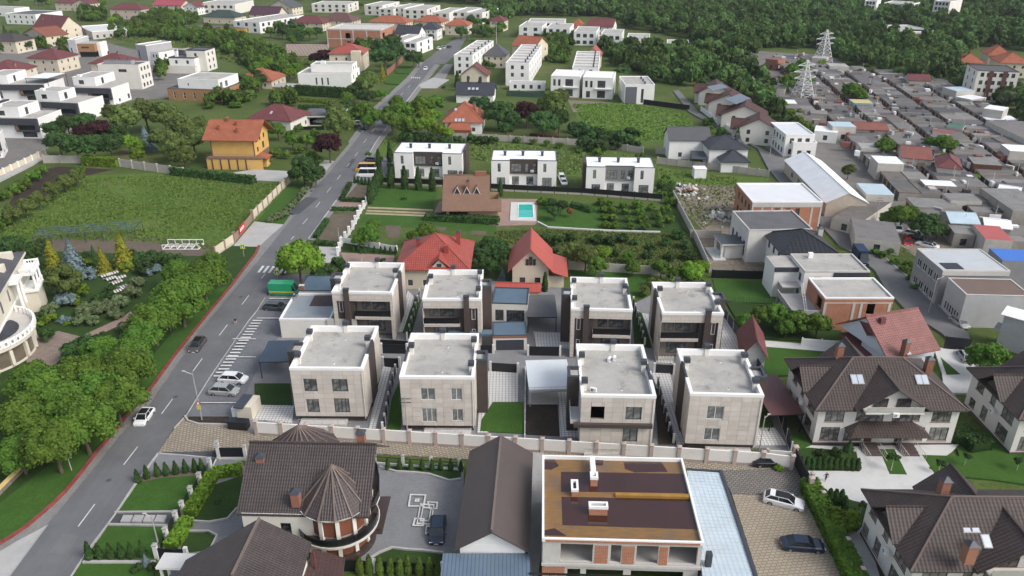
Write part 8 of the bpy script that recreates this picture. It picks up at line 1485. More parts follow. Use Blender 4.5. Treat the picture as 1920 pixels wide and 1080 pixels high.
pl('dark', [(1040, 396, 13), (1054, 384, 12), (1036, 380, 10)], 'in the conifer group on the pool lawn'); pl('rust', [(1069, 396, 8)], 'beside the conifers on the pool lawn', sz=1.3); pl('bush', [(1015, 377, 8), (1027, 378, 8), (758, 370, 5)], 'clipped round on the lawn'); hedge('hedge', 'curved low hedge on the pool lawn', [(1072, 388), (1090, 392), (1110, 399)], 1.6, 1.2, LM['dark'], .3, 16); hedge('hedge', 'long clipped hedge below the shingled house', [(800, 412), (870, 416), (934, 420)], 2.2, 1.6, LM['thuja'], .3, 14)
pl('bush', [(1128, 378, 9), (1131, 392, 8), (1134, 406, 8), (1137, 420, 8), (1144, 380, 7), (1147, 394, 8), (1150, 408, 8), (1154, 422, 8), (1170, 384, 8), (1174, 396, 8), (1178, 410, 8), (1182, 424, 8)], 'in the left orchard rows', 'front'); pl('bush', [(1196, 382, 9), (1200, 396, 8), (1206, 410, 9), (1212, 424, 9), (1222, 388, 8), (1232, 404, 9), (1238, 418, 9), (1248, 392, 10), (1255, 410, 9), (1262, 378, 9), (1250, 376, 7)], 'in the right orchard rows', 'front')
pl('leaf', [(690, 437, 20), (672, 450, 14), (800, 434, 20), (778, 442, 16), (700, 420, 12)], 'in the vegetable garden'); pl('dark', [(903, 482, 22), (938, 472, 24), (915, 455, 16), (925, 500, 16), (892, 462, 12)], 'between the two red-roofed houses'); pl('olive', [(1098, 478, 26), (1075, 468, 16)], 'behind the balcony villas'); pl('lime', [(1128, 472, 16), (1300, 508, 22), (1318, 498, 14)], 'behind the balcony villas'); pl('leaf', [(1118, 496, 20), (1186, 500, 14), (1240, 500, 18), (1268, 512, 16), (1180, 480, 12)], 'by the concrete wall')
pl('olivebush', [(1245, 535, 14), (1265, 530, 14), (1290, 528, 14), (1225, 530, 12), (1310, 530, 12), (1208, 545, 12)], 'behind the farther right villas'); pl('darkbush', [(1020, 445, 10), (1045, 450, 12), (1070, 445, 10), (1120, 448, 12), (1145, 452, 12), (1165, 446, 12), (1190, 455, 8), (1220, 462, 9), (1250, 455, 10), (1270, 440, 12), (1285, 458, 12), (1290, 478, 12), (1255, 480, 9), (1215, 478, 9), (1150, 475, 9), (1010, 460, 8), (1040, 470, 9)], 'in the overgrown garden behind the arched-window house')
pl('lime', [(560, 484, 40), (535, 492, 18)], 'at the street by the green van'); pl('darkbush', [(632, 492, 12), (612, 505, 14), (596, 512, 12), (645, 505, 10)], 'behind the blue-roofed annexe'); pl('ball', [(677, 472, 9), (718, 488, 7)], 'on the pink drive'); pl('spruce', [(942, 515, 9), (975, 510, 9)], 'beside the arched-window house'); pl('thuja', [(1022, 530, 6)], 'at the red low shed'); pl('smallthuja', [(x, 466 + (x - 660) * .05, 3) for x in (662, 672, 683, 702, 714, 722, 732, 742)], 'before the white garden wall')
for lab, pts, m in (('hedge left of the upper soil plot', [(641, 376), (656, 348)], 'dark'), ('hedge below the upper soil plot', [(641, 378), (684, 379)], 'dark'), ('hedge above the lower soil plot', [(623, 396), (672, 396)], 'dark'), ('hedge left of the lower soil plot', [(592, 448), (613, 416)], 'dark'), ('hedge below the lower soil plot', [(592, 458), (630, 462)], 'dark')): hedge('hedge', 'low clipped ' + lab, pts, 1.1, 1.0, LM[m], .25, 22)
pl('leaf', [(1692, 402, 24), (1668, 408, 16), (1712, 398, 14)], 'by the scrap yard'); pl('dark', [(1738, 420, 26), (1760, 430, 16), (1722, 418, 14)], 'by the scrap yard'); pl('leaf', [(1398, 602, 18), (1428, 590, 22), (1458, 588, 24), (1495, 600, 24), (1535, 606, 24), (1555, 592, 16), (1475, 612, 18)], 'below the orange brick house'); pl('olive', [(1410, 636, 12)], 'small and twisted by the maroon gable'); pl('leaf', [(1855, 668, 34)], 'round beside the silver car at the right'); pl('olive', [(1592, 318, 13)], 'by the long white shed')
pl('leaf', [(1660, 272, 18), (1772, 268, 18), (1745, 266, 14), (1598, 168, 18), (1612, 176, 14), (1505, 122, 14), (1485, 128, 12), (1478, 150, 15), (1470, 168, 12), (1492, 145, 12), (1520, 150, 8), (1790, 270, 10)], 'among the garages'); pl('leaf', [(1455, 205, 12), (1468, 196, 10), (1480, 212, 12), (1495, 225, 12), (1512, 236, 12), (1448, 190, 12), (1500, 210, 8), (1524, 246, 8)], 'between row houses and garages'); pl('lime', [(1542, 118, 8), (1775, 204, 6), (1830, 332, 8), (1768, 290, 8), (1585, 180, 8)], 'among the garages')
pl('bush', [(1606, 430, 6), (1616, 442, 7), (1628, 450, 7), (1640, 462, 9), (1642, 455, 12), (1655, 478, 9), (1668, 470, 10), (1680, 490, 9), (1695, 505, 9), (1710, 520, 9), (1722, 505, 8), (1640, 472, 8), (1705, 495, 8), (1575, 412, 7), (1715, 538, 7)], 'on the verge beside the lane')
hedge('hedge', 'long clipped green hedge right of the paved yard', [(1514, 920), (1550, 990), (1602, 1100)], 2.1, 2.0, LM['leaf'], .2, 34); pl('thuja', [(1503 + i * 10.5, 868 + i * .4, 7) for i in range(11)], 'in the clipped row by the white drive', sz=.62); pl('thuja', [(1545, 932, 8), (1556, 930, 8), (1567, 931, 8), (1578, 932, 8), (1550, 945, 8), (1584, 944, 8)], 'in the dark group below the white drive', sz=.62); pl('ball', [(1676, 858, 13), (1765, 868, 10), (1813, 855, 10), (1912, 864, 10), (1617, 946, 10)], 'around the white drives')
pl('greencone', [(1592, 838, 13)], 'beside the duplex steps', sz=.6); pl('darkbush', [(1568, 848, 10), (1600, 985, 12), (1540, 850, 9)], 'around the duplex front garden'); pl('limebush', [(1578, 972, 26), (1548, 955, 10), (1560, 990, 12), (1460, 876, 8)], 'inside the long hedge'); pl('goldcone', [(1534, 932, 8), (1553, 945, 6)], 'at the gate'); hedge('hedge', 'dark hedge between the two right-hand duplex lawns', [(1795, 825), (1820, 835), (1838, 850)], 3, 1.8, LM['dark'], .28, 20)
pl('smallthuja', [(257, 895, 6), (274, 887, 6), (294, 882, 6), (311, 881, 6), (329, 879, 6), (347, 876, 6), (365, 875, 6), (378, 875, 6)], 'on the curved bed by the street', sz=1.15); pl('smallthuja', [(166, 1036, 8), (185, 1037, 7), (206, 1036, 7), (226, 1035, 7), (245, 1034, 7), (266, 1031, 7)], 'on the lower lawn bed', sz=1.25); pl('smallthuja', [(727, 872, 5), (749, 872, 5), (770, 874, 5), (791, 873, 5), (810, 874, 5), (826, 873, 5), (845, 873, 5), (864, 875, 5)], 'behind the courtyard', sz=1.2)
pl('brightthuja', [(674, 1060, 8), (692, 1058, 8), (711, 1061, 8), (732, 1062, 8), (749, 1063, 8), (764, 1060, 8), (786, 1063, 8), (805, 1064, 8), (820, 1068, 7)], 'in the row below the courtyard'); pl('spruce', [(273, 1052, 11)], 'by the white canopy roof'); hedge('hedge', 'bright green clipped hedge down the garden slope, upper part', [(455, 888), (402, 896), (385, 925), (357, 972)], 1.5, 1.3, LM['lime'], .22, 30); hedge('hedge', 'bright green clipped hedge down the garden slope, lower part', [(353, 984), (322, 1036)], 1.5, 1.3, LM['lime'], .22, 30); pl('darkbush', [(258, 1065, 10), (285, 1062, 8), (408, 940, 6), (388, 998, 4)], 'in the lower garden')
# scattered garden trees in wider areas: each its own tree
def fill(pix, n, kinds, where, rr=(2.4, 4.4), seed=1, mind=5.5):
 q = [P(*p) for p in pix]; g = random.Random(seed); xs = [p.x for p in q]; ys = [p.y for p in q]; got = []; tr_ = 0
 while len(got) < n and tr_ < n * 60:
  tr_ += 1; x, y = g.uniform(min(xs), max(xs)), g.uniform(min(ys), max(ys))
  if inside(x, y, q) and all((x - a[0]) ** 2 + (y - a[1]) ** 2 > mind ** 2 for a in got): got.append((x, y, g.choice(kinds), g.uniform(*rr)))
 got.sort(key=lambda a: a[0] / a[1])
 for i, (x, y, k, r) in enumerate(got): L_, R_, z_ = proto(k); plant(k, 0, 0, 0, f'{ordn(i)} tree or bush from the left {where}', 'trees ' + where, xy=(x, y), scale=r / R_)
K1 = ('leaf', 'leaf', 'dark', 'olive', 'lime');
fill([(140, 18), (200, 16), (198, 45), (172, 48)], 9, ('dark', 'leaf'), 'beside the pinkish villa', seed=4)
fill([(210, 42), (262, 40), (262, 62), (215, 60)], 9, K1, 'below the pinkish villa', seed=5); fill([(0, 0), (95, 0), (95, 14), (30, 14)], 12, ('leaf', 'lime', 'dark'), 'in the far upper left corner', seed=6); fill([(498, 46), (540, 50), (605, 78), (560, 92), (505, 74)], 20, ('dark', 'leaf'), 'left of the brick block', seed=7); fill([(560, 0), (680, 0), (680, 26), (660, 30), (600, 22)], 14, ('dark', 'leaf'), 'between the pale blocks at the top', seed=8)
fill([(1, 80), (60, 76), (62, 100), (1, 100)], 7, ('dark', 'dark', 'greencone'), 'behind the left-edge maroon villa', seed=9); fill([(480, 128), (556, 135), (556, 152), (515, 158), (480, 146)], 9, ('lime', 'leaf', 'bush'), 'around the timber pavilion', seed=10); fill([(455, 160), (500, 160), (480, 182), (450, 176)], 7, ('dark', 'leaf'), 'above the yellow house roof', seed=11); fill([(655, 186), (715, 190), (712, 202), (640, 212)], 6, ('leaf', 'dark'), 'along the dark fence by the street', seed=12)
fill([(880, 44), (950, 52), (950, 76), (905, 78), (880, 66)], 14, ('leaf', 'dark'), 'behind the long white terraces', seed=13); fill([(780, 60), (830, 62), (826, 78), (790, 84)], 5, ('dark',), 'at the street bend', seed=16)
fill([(842, 60), (880, 64), (868, 80), (848, 72)], 5, ('leaf', 'dark'), 'at the right side of the street bend', (3, 5), seed=17); fill([(1320, 228), (1352, 250), (1390, 275), (1380, 282), (1330, 250)], 6, ('dark', 'bush', 'greencone'), 'by the lane house gates', (1.2, 2.4), seed=18); fill([(1000, 188), (1025, 190), (1070, 235), (1000, 240)], 5, ('bush',), 'on the purple tree lawn', (1, 2), seed=19); fill([(1240, 340), (1262, 345), (1264, 372), (1240, 372)], 8, ('bush', 'darkbush'), 'beside the rightmost white duplex', (1.2, 2.2), seed=20, mind=2.5)
fill([(830, 165), (1010, 165), (1010, 178), (840, 182)], 8, ('bush', 'darkbush', 'thuja'), 'below the slate roof', (1, 1.8), seed=21, mind=3); fill([(690, 292), (730, 292), (735, 312), (715, 325)], 6, ('bush', 'thuja'), 'by the first white duplex', (.7, 1.2), seed=22, mind=2); fill([(1800, 125), (1830, 130), (1830, 165), (1760, 150)], 8, ('leaf', 'pale', 'dark'), 'left of the apartment block', seed=23); fill([(1822, 178), (1918, 182), (1960, 240), (1900, 215)], 14, ('leaf', 'pale', 'lime'), 'below the apartment block', seed=24)
hedge('flower_border', 'red flowering border at the meadow wall', [(995, 258), (1020, 260), (1048, 262)], 1.6, 1.2, leafmat('red_flowers', (.30, .04, .05), (.07, .12, .03), (.35, .06, .07)), .35, 16, cat='flowers')
# grass and weeds standing up from the rough ground
def tufts(name, pix, n_, sz, m, seed=1, hz=.35):
 q = [P(*p) for p in pix]; g = np.random.default_rng(seed); xs = np.array([p.x for p in q]); ys = np.array([p.y for p in q]); X = g.uniform(xs.min(), xs.max(), n_ * 3); Y = g.uniform(ys.min(), ys.max(), n_ * 3); ins = np.zeros(len(X), bool)
 for i in range(len(q)): a, b = q[i], q[i - 1]; ins ^= ((a.y > Y) != (b.y > Y)) & (X < (b.x - a.x) * (Y - a.y) / (b.y - a.y + 1e-9) + a.x)
 cl = np.sin(X * .21 + 2 * np.sin(Y * .13)) + np.sin(Y * .3 + X * .11) + g.normal(size=len(X)); ins &= cl > -.6; X, Y = X[ins], Y[ins]; k = len(X)
 pos = np.stack([X, Y, g.uniform(.05, hz, k)], 1); nn = np.stack([g.normal(size=k), g.normal(size=k) - .8, np.full(k, .9)], 1); o = link(name, quads_mesh(name, pos, nn, g.uniform(.5, 1.5, k) * sz, m, g, 1.0), kind='stuff')
WEED = leafmat('weed_blades', (.085, .15, .025), (.13, .20, .035), (.16, .19, .05)); WEED2 = leafmat('dry_weeds', (.10, .145, .035), (.15, .18, .05), (.08, .13, .03))
tufts('field_weeds', [(-30, 520), (-30, 415), (60, 385), (110, 350), (165, 334), (330, 330), (538, 348), (500, 395), (398, 468), (250, 452), (20, 448)], 15000, .34, leafmat('field_blades', (.085, .145, .026), (.12, .18, .035), (.15, .18, .045)), 1, .16); tufts('meadow_weeds', [(1075, 197), (1180, 194), (1288, 216), (1310, 252), (1215, 266), (1120, 262)], 7000, .6, WEED, 2); tufts('meadow_weeds', [(720, 262), (900, 268), (1140, 286), (1228, 302), (1222, 340), (1060, 326), (880, 298), (735, 292)], 9000, .5, WEED2, 3)
tufts('garden_weeds', [(930, 436), (1010, 432), (1290, 442), (1322, 500), (1062, 500), (1020, 470), (930, 450)], 9000, .4, WEED2, 4); tufts('verge_weeds', [(1576, 404), (1645, 442), (1718, 480), (1734, 542), (1718, 530), (1632, 458)], 5000, .35, WEED2, 5); tufts('site_weeds', [(1235, 318), (1380, 335), (1400, 380), (1320, 430), (1270, 380)], 800, .35, WEED, 6); tufts('belt_weeds', [(180, 70), (430, 60), (600, 120), (560, 150), (330, 90)], 9000, .9, WEED2, 7)
# ------------------------------------------------------------------ vehicles
PW_, PBLK, PSIL, PGR, PNAVY, PRED, PBRN = paint('white_car_paint', (.74, .74, .74)), paint('black_car_paint', (.012, .013, .017)), paint('silver_car_paint', (.34, .34, .34)), paint('graphite_car_paint', (.06, .065, .075)), paint('navy_car_paint', (.015, .025, .05)), paint('red_car_paint', (.38, .015, .02)), paint('brown_grey_car_paint', (.075, .065, .06))
for kd, pm, x, y, hd, lab, kw in (
 ('hatch', PW_, 272, 788, (-27, 38), 'white hatchback with a black glass roof driving down the street', dict(roofm=BLACK)), ('suv', PBRN, 372, 653, (-17, 24), 'dark brown crossover driving down the street past the pedestrian', dict(roofm=BLACK)), ('suv', PW_, 438, 717, (50, 3), 'white crossover parked nearest the hatched markings', {}), ('suv', PSIL, 421, 739, (50, 3), 'silver crossover parked in front of the white one', {}),
 ('wagon', PGR, 519, 581, (40, 3), 'dark grey estate car parked behind the hatched strip', {}), ('suv', PNAVY, 821, 1001, (-5, 45), 'black crossover parked on the mosaic courtyard', {}), ('wagon', PW_, 1468, 946, (60, 15), 'white estate car with two dark roof windows on the beige yard', dict(roofm=BLACK)), ('sedan', PNAVY, 1503, 1028, (60, 4), 'black saloon on the beige yard by the clipped hedge', {}),
 ('suv', PW_, 667, 235, (-20, 0), 'white car parked left of the far street', {}), ('wagon', PBLK, 669, 227, (-20, 0), 'black car parked behind the white one left of the far street', {}), ('hatch', PBLK, 681, 246, (-6, 10), 'small black car on the far street by the parked pair', {}), ('hatch', PW_, 798, 131, (-5, 8), 'white car on the farthest stretch of the street', {}), ('suv', PGR, 698, 304, (30, 2), 'dark grey crossover parked beside the first white duplex', {}),
 ('van', paint('yellow_van_paint', (.60, .33, .03)), 686, 322, (-30, 0), 'yellow van parked behind the white van', {}), ('van', PW_, 688, 332, (-30, 0), 'white van parked by the row of tiny thujas', {}), ('sedan', PBLK, 845, 399, (-30, 0), 'black car in the open garage of the shingled house', {}), ('hatch', PSIL, 1797, 610, (20, 14), 'silver car parked along the lane by the grey houses', {}), ('hatch', PSIL, 1808, 674, (-10, -16), 'silver car on the white drive behind the duplexes', {}),
 ('hatch', PRED, 1700, 458, (4, 12), 'bright red car in the scrap yard', {}), ('suv', PW_, 1711, 444, (16, 4), 'white car behind the red one in the scrap yard', {}), ('sedan', PBLK, 1722, 452, (16, 6), 'black car right of the red one in the scrap yard', {}), ('sedan', PW_, 1737, 464, (-16, -4), 'white car with black roof, rightmost in the scrap yard', dict(roofm=BLACK)), ('suv', PW_, 1635, 384, (10, 2), 'white car beside the long white shed gable', {}), ('wagon', PGR, 1638, 394, (10, 3), 'grey car below the white one by the long shed', {}), ('sedan', PGR, 1648, 405, (10, 8), 'dark car among trees by the scrap yard wall', {}), ('suv', PW_, 1682, 434, (6, 12), 'white pickup-like car under the dark tree', {}),
 ('suv', PW_, 1053, 337, (4, 10), 'white car between the second and third white duplexes', {}), ('hatch', PW_, 1057, 345, (4, 10), 'smaller white car in front of another between the duplexes', {}), ('sedan', PW_, 600, 230, (-20, 0), 'pale car under the canopy garage', {}), ('hatch', PW_, 823, 93, (6, 2), 'white car parked at the bend, leftmost', {}), ('hatch', PSIL, 831, 91, (6, 2), 'silver car parked at the bend, second', {}), ('suv', PBLK, 843, 91, (6, 2), 'black car parked at the bend, rightmost', {}), ('suv', PW_, 1460, 184, (8, 2), 'white car below the pylon at the beige house', {}), ('hatch', PBLK, 1437, 872, (30, 0), 'dark car half hidden beside the white wall end', {})):
 car(kd, pm, x, y, hd, lab, **kw)
v = car('van', paint('green_van_paint', (.02, .30, .14)), 536, 553, (40, 1), 'bright green box van with a yellow stripe parked by the leafy tree', cat='van', name='parked_van'); YS = mat('yellow_stripe', (.62, .45, .03), .4, .05, 1); [MB().box(-2.0, s * 1.035 - .012, .95, 2.9, s * 1.035 + .012, 1.2, YS).build('stripe', v) for s in (-1, 1)]
mb = MB(); mb.box(-1.6, -1.0, 1.2, 2.95, 1.0, 2.75, MATS['green_van_paint']); mb.build('box_body', v)
v = car('van', PNAVY, 1612, 490, (14, 18), 'dark blue curtain-sided truck at the lane edge', cat='truck', name='parked_truck'); MB().box(-1.4, -1.05, .9, 3.0, 1.05, 2.9, mat('navy_tarpaulin', (.02, .04, .085), .7, .1, 1)).build('box_body', v)
# ------------------------------------------------------------------ people
SKIN = mat('skin', (.50, .30, .21), .6, .05, 3); HAIR = mat('dark_hair', (.03, .02, .015), .8, .1, 3)
def person(px, py, head, label, top, bottom, stride=.32, shorts=False, cap=None):
 p = P(px, py); q = P(px + head[0], py + head[1]); r = thing('person', label, 'person', (p.x, p.y, .03), math.atan2(q.y - p.y, q.x - p.x) - math.pi / 2)
 V = []; E = []; R = []
 def n(x, y, z, rr, par=None):
  V.append((x, y, z)); R.append(rr); i = len(V) - 1
  if par is not None: E.append((par, i))
  return i
 pel = n(0, 0, .95, .135); wst = n(0, .01, 1.1, .125, pel); ch = n(0, 0, 1.32, .15, wst); nk = n(0, 0, 1.48, .06, ch); h0 = n(0, .02, 1.58, .085, nk); h1 = n(0, .03, 1.68, .09, h0); n(0, .02, 1.75, .06, h1); n(0, .125, 1.625, .016, h0)
 for s in (-1, 1):
  hp = n(s * .09, 0, .9, .095, pel); kn = n(s * .1, s * stride * .45 + .04, .5, .062, hp); an = n(s * .1, s * stride - .06 * (s < 0), .1 + .05 * (s < 0), .04, kn); n(s * .11, s * stride + .13, .045 + .02 * (s < 0), .036, an)
  sh = n(s * .18, 0, 1.4, .062, ch); el = n(s * .25, -s * .1 - .02, 1.13, .043, sh); wr = n(s * .25, -s * .16 + .1, .9, .028, el); pa = n(s * .25, -s * .17 + .13, .84, .03, wr)
  for k in range(4): t = n(s * .25 + (k - 1.5) * .017, -s * .17 + .15, .79, .009, pa); n(s * .25 + (k - 1.5) * .017, -s * .17 + .15 + .012, .745 + .006 * abs(k - 1.5), .008, t)
  t = n(s * .25 - s * .035, -s * .17 + .17, .82, .010, pa); n(s * .25 - s * .04, -s * .17 + .185, .79, .008, t)
 me = bpy.data.meshes.new('body'); me.from_pydata(V, E, []); o = link('body', me, r); md = o.modifiers.new('skin', 'SKIN'); sv = me.skin_vertices[0].data
 for i, x in enumerate(R): sv[i].radius = (x, x * (.72 if i in (1, 2) else 1)); sv[i].use_root = i == 0
 sb = o.modifiers.new('sub', 'SUBSURF'); sb.levels = sb.render_levels = 1
 m, nn, b = newmat('clothed_figure'); tc = nn.nodes.new('ShaderNodeTexCoord'); sp = nn.nodes.new('ShaderNodeSeparateXYZ'); nn.links.new(tc.outputs['Object'], sp.inputs[0]); z = sp.outputs[2]; ax = math_(nn, 'ABSOLUTE', sp.outputs[0])
 c = mixc(nn, math_(nn, 'GREATER_THAN', z, .96), bottom, top); c = mixc(nn, math_(nn, 'GREATER_THAN', z, 1.47), c, (.50, .30, .21)); c = mixc(nn, math_(nn, 'LESS_THAN', z, .52 if shorts else .1), c, (.50, .30, .21) if shorts else (.03, .03, .03)); c = mixc(nn, math_(nn, 'LESS_THAN', z, .09), c, (.05, .045, .04))
 arm = math_(nn, 'MULTIPLY', math_(nn, 'GREATER_THAN', ax, .195), math_(nn, 'LESS_THAN', z, 1.2)); c = mixc(nn, arm, c, (.50, .30, .21)); nn.links.new(c, b.inputs['Base Color']); b.inputs['Roughness'].default_value = .8; me.materials.append(m)
 hr = MB(); hr.cyl(0, .0, 1.66, 1.77, .108, .07, cap or HAIR, 10); hr.build('hair' if not cap else 'cap', r); return r
person(443, 611, (-14, 24), 'person in a dark top and pale trousers walking along the street', (.02, .02, .025), (.5, .42, .38)); person(1547, 905, (-10, -14), 'person in a black shirt and shorts standing on the white drive', (.015, .015, .018), (.10, .085, .075), .16, True, mat('pale_cap', (.6, .55, .45), .8, .05, 1))
# ------------------------------------------------------------------ poles, signs, pylons
def pole(label, px, py, h, m=CONC, r=.10, arm=None, parts=(), name='utility_pole', cat='pole'):
 o = thing(name, label, cat, P(px, py)); MB().bar((0, 0, 0), (0, 0, h), r, m, 8, r * .6).build('shaft', o)
 if arm: MB().bar((0, 0, h - .3), (arm[0], arm[1], h + .2), .05, CONCL, 6).build('arm', o); MB().box(arm[0] - .25, arm[1] - .08, h + .17, arm[0] + .15, arm[1] + .08, h + .26, CONCL).build('lamp_head', o)
 for i in range(2 if not arm and h > 6 else 0): MB().box(-.8, -.04, h - .5 - i * .6, .8, .04, h - .42 - i * .6, DFRAME).build('crossarm', o)
 return o
YG = mat('yellow_green_sign', (.62, .70, .05), .5, .03, 1); SRED = mat('sign_red', (.55, .03, .03), .5, .03, 1)
o = pole('tall weathered pole with a lamp arm and warning signs by the parking bay', 379, 789, 8.2, arm=(-1.2, .1)); MB().cyl(0, -.2, 2.5, 2.55, .01, .01, YG, 4).build('bracket', o)
def tri(o, z, s): g = MB(); g.slab([(-s, -.16, z), (s, -.16, z), (0, -.155, z + 1.7 * s)], .001, SRED); g.face([(-s, -.17, z), (s, -.17, z), (0, -.17, z + 1.7 * s)], SRED); g.face([(-s * .6, -.18, z + .2 * s), (s * .6, -.18, z + .2 * s), (0, -.18, z + 1.25 * s)], COPING); g.build('warning_triangle', o)
tri(o, 2.9, .38); MB().box(-.3, -.2, 2.1, .3, -.16, 2.8, mat('pale_yellow_sign', (.5, .5, .15), .6, .05, 1)).build('sign_plate', o)
for lab, x, y in (('pedestrian crossing sign on the lawn corner left of the crossing', 458, 482), ('pedestrian crossing sign beside the leafy tree and green van', 522, 532)):
 o = pole(lab, x, y, 2.4, CONCL, .04, name='crossing_sign', cat='road sign'); MB().box(-.5, -.1, 2.0, .5, -.06, 3.0, YG).build('sign_plate', o); g = MB(); g.box(-.33, -.12, 2.2, .33, -.105, 2.8, mat('sign_blue', (.02, .10, .45), .5, .03, 1)); g.face([(-.25, -.13, 2.25), (.25, -.13, 2.25), (0, -.13, 2.75)], COPING); g.build('crossing_symbol', o)
o = pole('grey-backed road sign on a thin post in the lower roadside lawn', 135, 884, 2.6, CONCL, .05, name='road_sign', cat='road sign'); MB().box(-.45, .06, 2.1, .45, .1, 2.9, CONC).build('sign_plate', o)
for lab, x, y, h, a in (('slim lamp post beside the lower fence and bright hedge', 301, 1036, 5.5, (-.7, .1)), ('lamp post standing before the villa with grey stained roof', 1423, 848, 6, (.6, .1)), ('thin pole before the villa with the brown band', 1137, 832, 7, None), ('thin pole before the second stone villa', 764, 815, 6.5, None), ('tall slim concrete mast behind the white terraces', 931, 118, 20, None), ('tall pole before the white terrace at the top', 460, 72, 15, None), ('concrete pole in the green belt near the yellow-walled shed', 352, 56, 10, None), ('concrete pole behind the parked cars at the street bend', 880, 75, 9, (1, 0)), ('street lamp left of the street by the brick block', 672, 60, 9, (1, 0)),
 ('pole beside the long white lane house', 1442, 300, 8, None), ('pole right of the lane near the blue truck', 1640, 420, 7, None), ('lamp pole beside the silver car on the lane', 1740, 590, 7.5, (1, 0)), ('concrete pole among the upper-left villas', 156, 34, 9, None), ('concrete pole at the upper left beyond the long white house', 70, 14, 9, None), ('short lamp in the soil plot by the balustrade', 636, 452, 3.2, None)): pole(lab, x, y, h, arm=a, r=.1 if h < 12 else .22)
GALV = mat('galvanised_steel', (.6, .6, .6), .5, .08, 1, metal=.3)
def pylon(label, px, py, H_, bw, rz=.35):
 o = thing('power_pylon', label, 'pylon', P(px, py), rz, 'lattice pylons in the garage estate'); L = [];  nl = 9; ws = lambda t: bw * (1 - t) ** 1.15 / 2 + .25
 for i in range(4):
  mb = MB(); sx, sy = ((-1, -1), (1, -1), (1, 1), (-1, 1))[i]
  for k in range(nl): t0, t1 = k / nl, (k + 1) / nl; mb.bar((sx * ws(t0), sy * ws(t0), H_ * t0), (sx * ws(t1), sy * ws(t1), H_ * t1), .14, GALV)
  mb.build('leg', o); mb = MB(); tx, ty = ((1, -1), (1, 1), (-1, 1), (-1, -1))[i]
  for k in range(nl): t0, t1 = k / nl, (k + 1) / nl; a, b = ws(t0), ws(t1); mb.bar((sx * a, sy * a, H_ * t0), (tx * b, ty * b, H_ * t1), .07, GALV); mb.bar((tx * a, ty * a, H_ * t0), (sx * b, sy * b, H_ * t1), .07, GALV); mb.bar((sx * a, sy * a, H_ * t0), (tx * a, ty * a, H_ * t0), .05, GALV)
  mb.build('bracing', o)
 for z, l in ((.58, 5.2), (.73, 5.8), (.87, 4.2)):
  for s in (-1, 1):
   mb = MB(); w_ = ws(z)
   for q in (-1, 1): mb.bar((s * w_, q * w_, H_ * z), (s * l, 0, H_ * z + .2), .1, GALV)
   mb.bar((s * w_, 0, H_ * z + 1.1), (s * l, 0, H_ * z + .2), .09, GALV); mb.build('crossarm', o)
   MB().cyl(s * l, 0, H_ * z - 1.3, H_ * z + .1, .12, .12, DROOF, 6).build('insulator', o)
 return o
pylon('nearer lattice power pylon standing on the garage roofs', 1502, 192, 16.6, 7.0); pylon('farther lattice power pylon at the dark edge of the wood', 1541, 119, 16.5, 7.0)
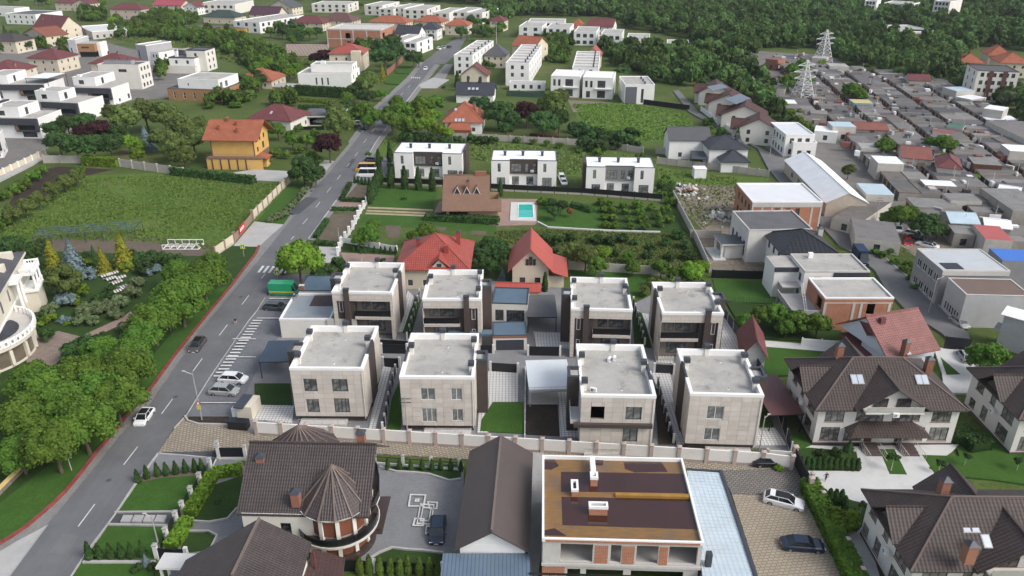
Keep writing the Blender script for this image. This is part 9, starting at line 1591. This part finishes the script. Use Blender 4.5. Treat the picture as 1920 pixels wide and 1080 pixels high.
# yard clutter
for lab, x, y, m, n_ in (('heap of white and brick-red rubble on the building site', 1290, 358, None, 70), ('grey rubble heap at the lower end of the building site', 1350, 408, None, 50)):
 o = thing('rubble_heap', lab, 'rubble', P(x, y)); mb = MB(); g = random.Random(x); ms_ = (CONCL, PALEP, REDF, CONC) if x < 1300 else (CONCL, CONC, CONC, PALEP)
 for i in range(n_): a = g.uniform(0, 6.28); d = abs(g.gauss(0, 2.2)); s = g.uniform(.25, .7); X, Y = d * math.cos(a) * 1.3, d * math.sin(a) * 1.7; z = max(0, 1.3 - d * .4) * g.random(); mb.M = Matrix.Translation((X, Y, z)) @ Matrix.Rotation(g.uniform(0, 3), 4, (g.random(), g.random(), 1)); mb.box(-s, -s * .7, -.2, s, s * .7, .35, g.choice(ms_))
 mb.build('rubble', o, kind='stuff')
for i, (x, y) in enumerate(((186, 520), (196, 526), (207, 533), (200, 516), (214, 524), (222, 541), (210, 549))):
 o = thing('wavy_lounger', f'{ordn(i)} wavy white slatted lounger from the left in the mansion garden' if 0 else f'wavy slatted white garden lounger, {("leftmost upper", "second upper", "middle", "uppermost right", "upper right", "rightmost", "lowest")[i]} of the cluster', 'lounger', P(x, y), .9); o.scale = (.72,) * 3;
 for k in range(4): mb = MB(); pt = [(k * .75, -1.8 + t * .45, .5 + .35 * math.sin(t * .9)) for t in range(7)]; [mb.slab([(a[0], a[1], a[2]), (a[0] + .5, a[1], a[2]), (b[0] + .5, b[1], b[2]), (b[0], b[1], b[2])], .08, CONCL) for a, b in zip(pt, pt[1:])]; mb.build('slat', o)
o = thing('white_frame_stack', 'stack of white metal frames lying on the soil strip', 'metal frames', P(305, 468)); mb = MB()
for i in range(6): mb.bar((i * 1.6, 0, .1), (i * 1.6, 3.2, .1), .07, COPING); mb.bar((i * 1.6, 0, .1), (i * 1.6, 0, 1.1), .07, COPING); mb.bar((i * 1.6, 3.2, .1), (i * 1.6, 3.2, 1.1), .07, COPING)
for y, z in ((0, .1), (3.2, .1), (0, 1.1), (3.2, 1.1), (1.6, .1)): mb.bar((0, y, z), (8, y, z), .07, COPING)
mb.build('frame', o)
o = thing('vine_trellis', 'long dark metal trellis frame along the field edge', 'trellis', P(66, 462)); q = P(256, 448) - P(66, 462); mb = MB(); n_ = 7
for i in range(n_): p = q * (i / (n_ - 1)); mb.bar((p.x, p.y, 0), (p.x, p.y, 2.6), .07, ANTH); mb.bar((p.x, p.y, 2.6), (p.x, p.y + 4, 2.9), .07, ANTH); mb.bar((p.x, p.y + 4, 0), (p.x, p.y + 4, 2.9), .07, ANTH)
for dy, z in ((0, 2.6), (1.3, 2.7), (2.6, 2.8), (4, 2.9)): mb.bar((0, dy, z), (q.x, q.y + dy, z), .06, mat('blue_grey_bar', (.10, .14, .16), .5, .1, 1))
mb.build('frame', o)
# ------------------------------------------------------------------ air
hz = MB(); hz.box(-1520, -120, -1.2, 1520, 2420, 70, WHITE); hz.mats = []; hz.m = [0] * 6; o = hz.build('haze', kind='stuff'); m = bpy.data.materials.new('haze_air'); m.use_nodes = True; n = m.node_tree; n.nodes.remove(n.nodes['Principled BSDF'])
pv = n.nodes.new('ShaderNodeVolumePrincipled'); pv.inputs['Color'].default_value = (.86, .92, 1, 1); pv.inputs['Density'].default_value = .00007; pv.inputs['Anisotropy'].default_value = .2; n.links.new(pv.outputs[0], n.nodes['Material Output'].inputs['Volume']); o.data.materials.append(m)
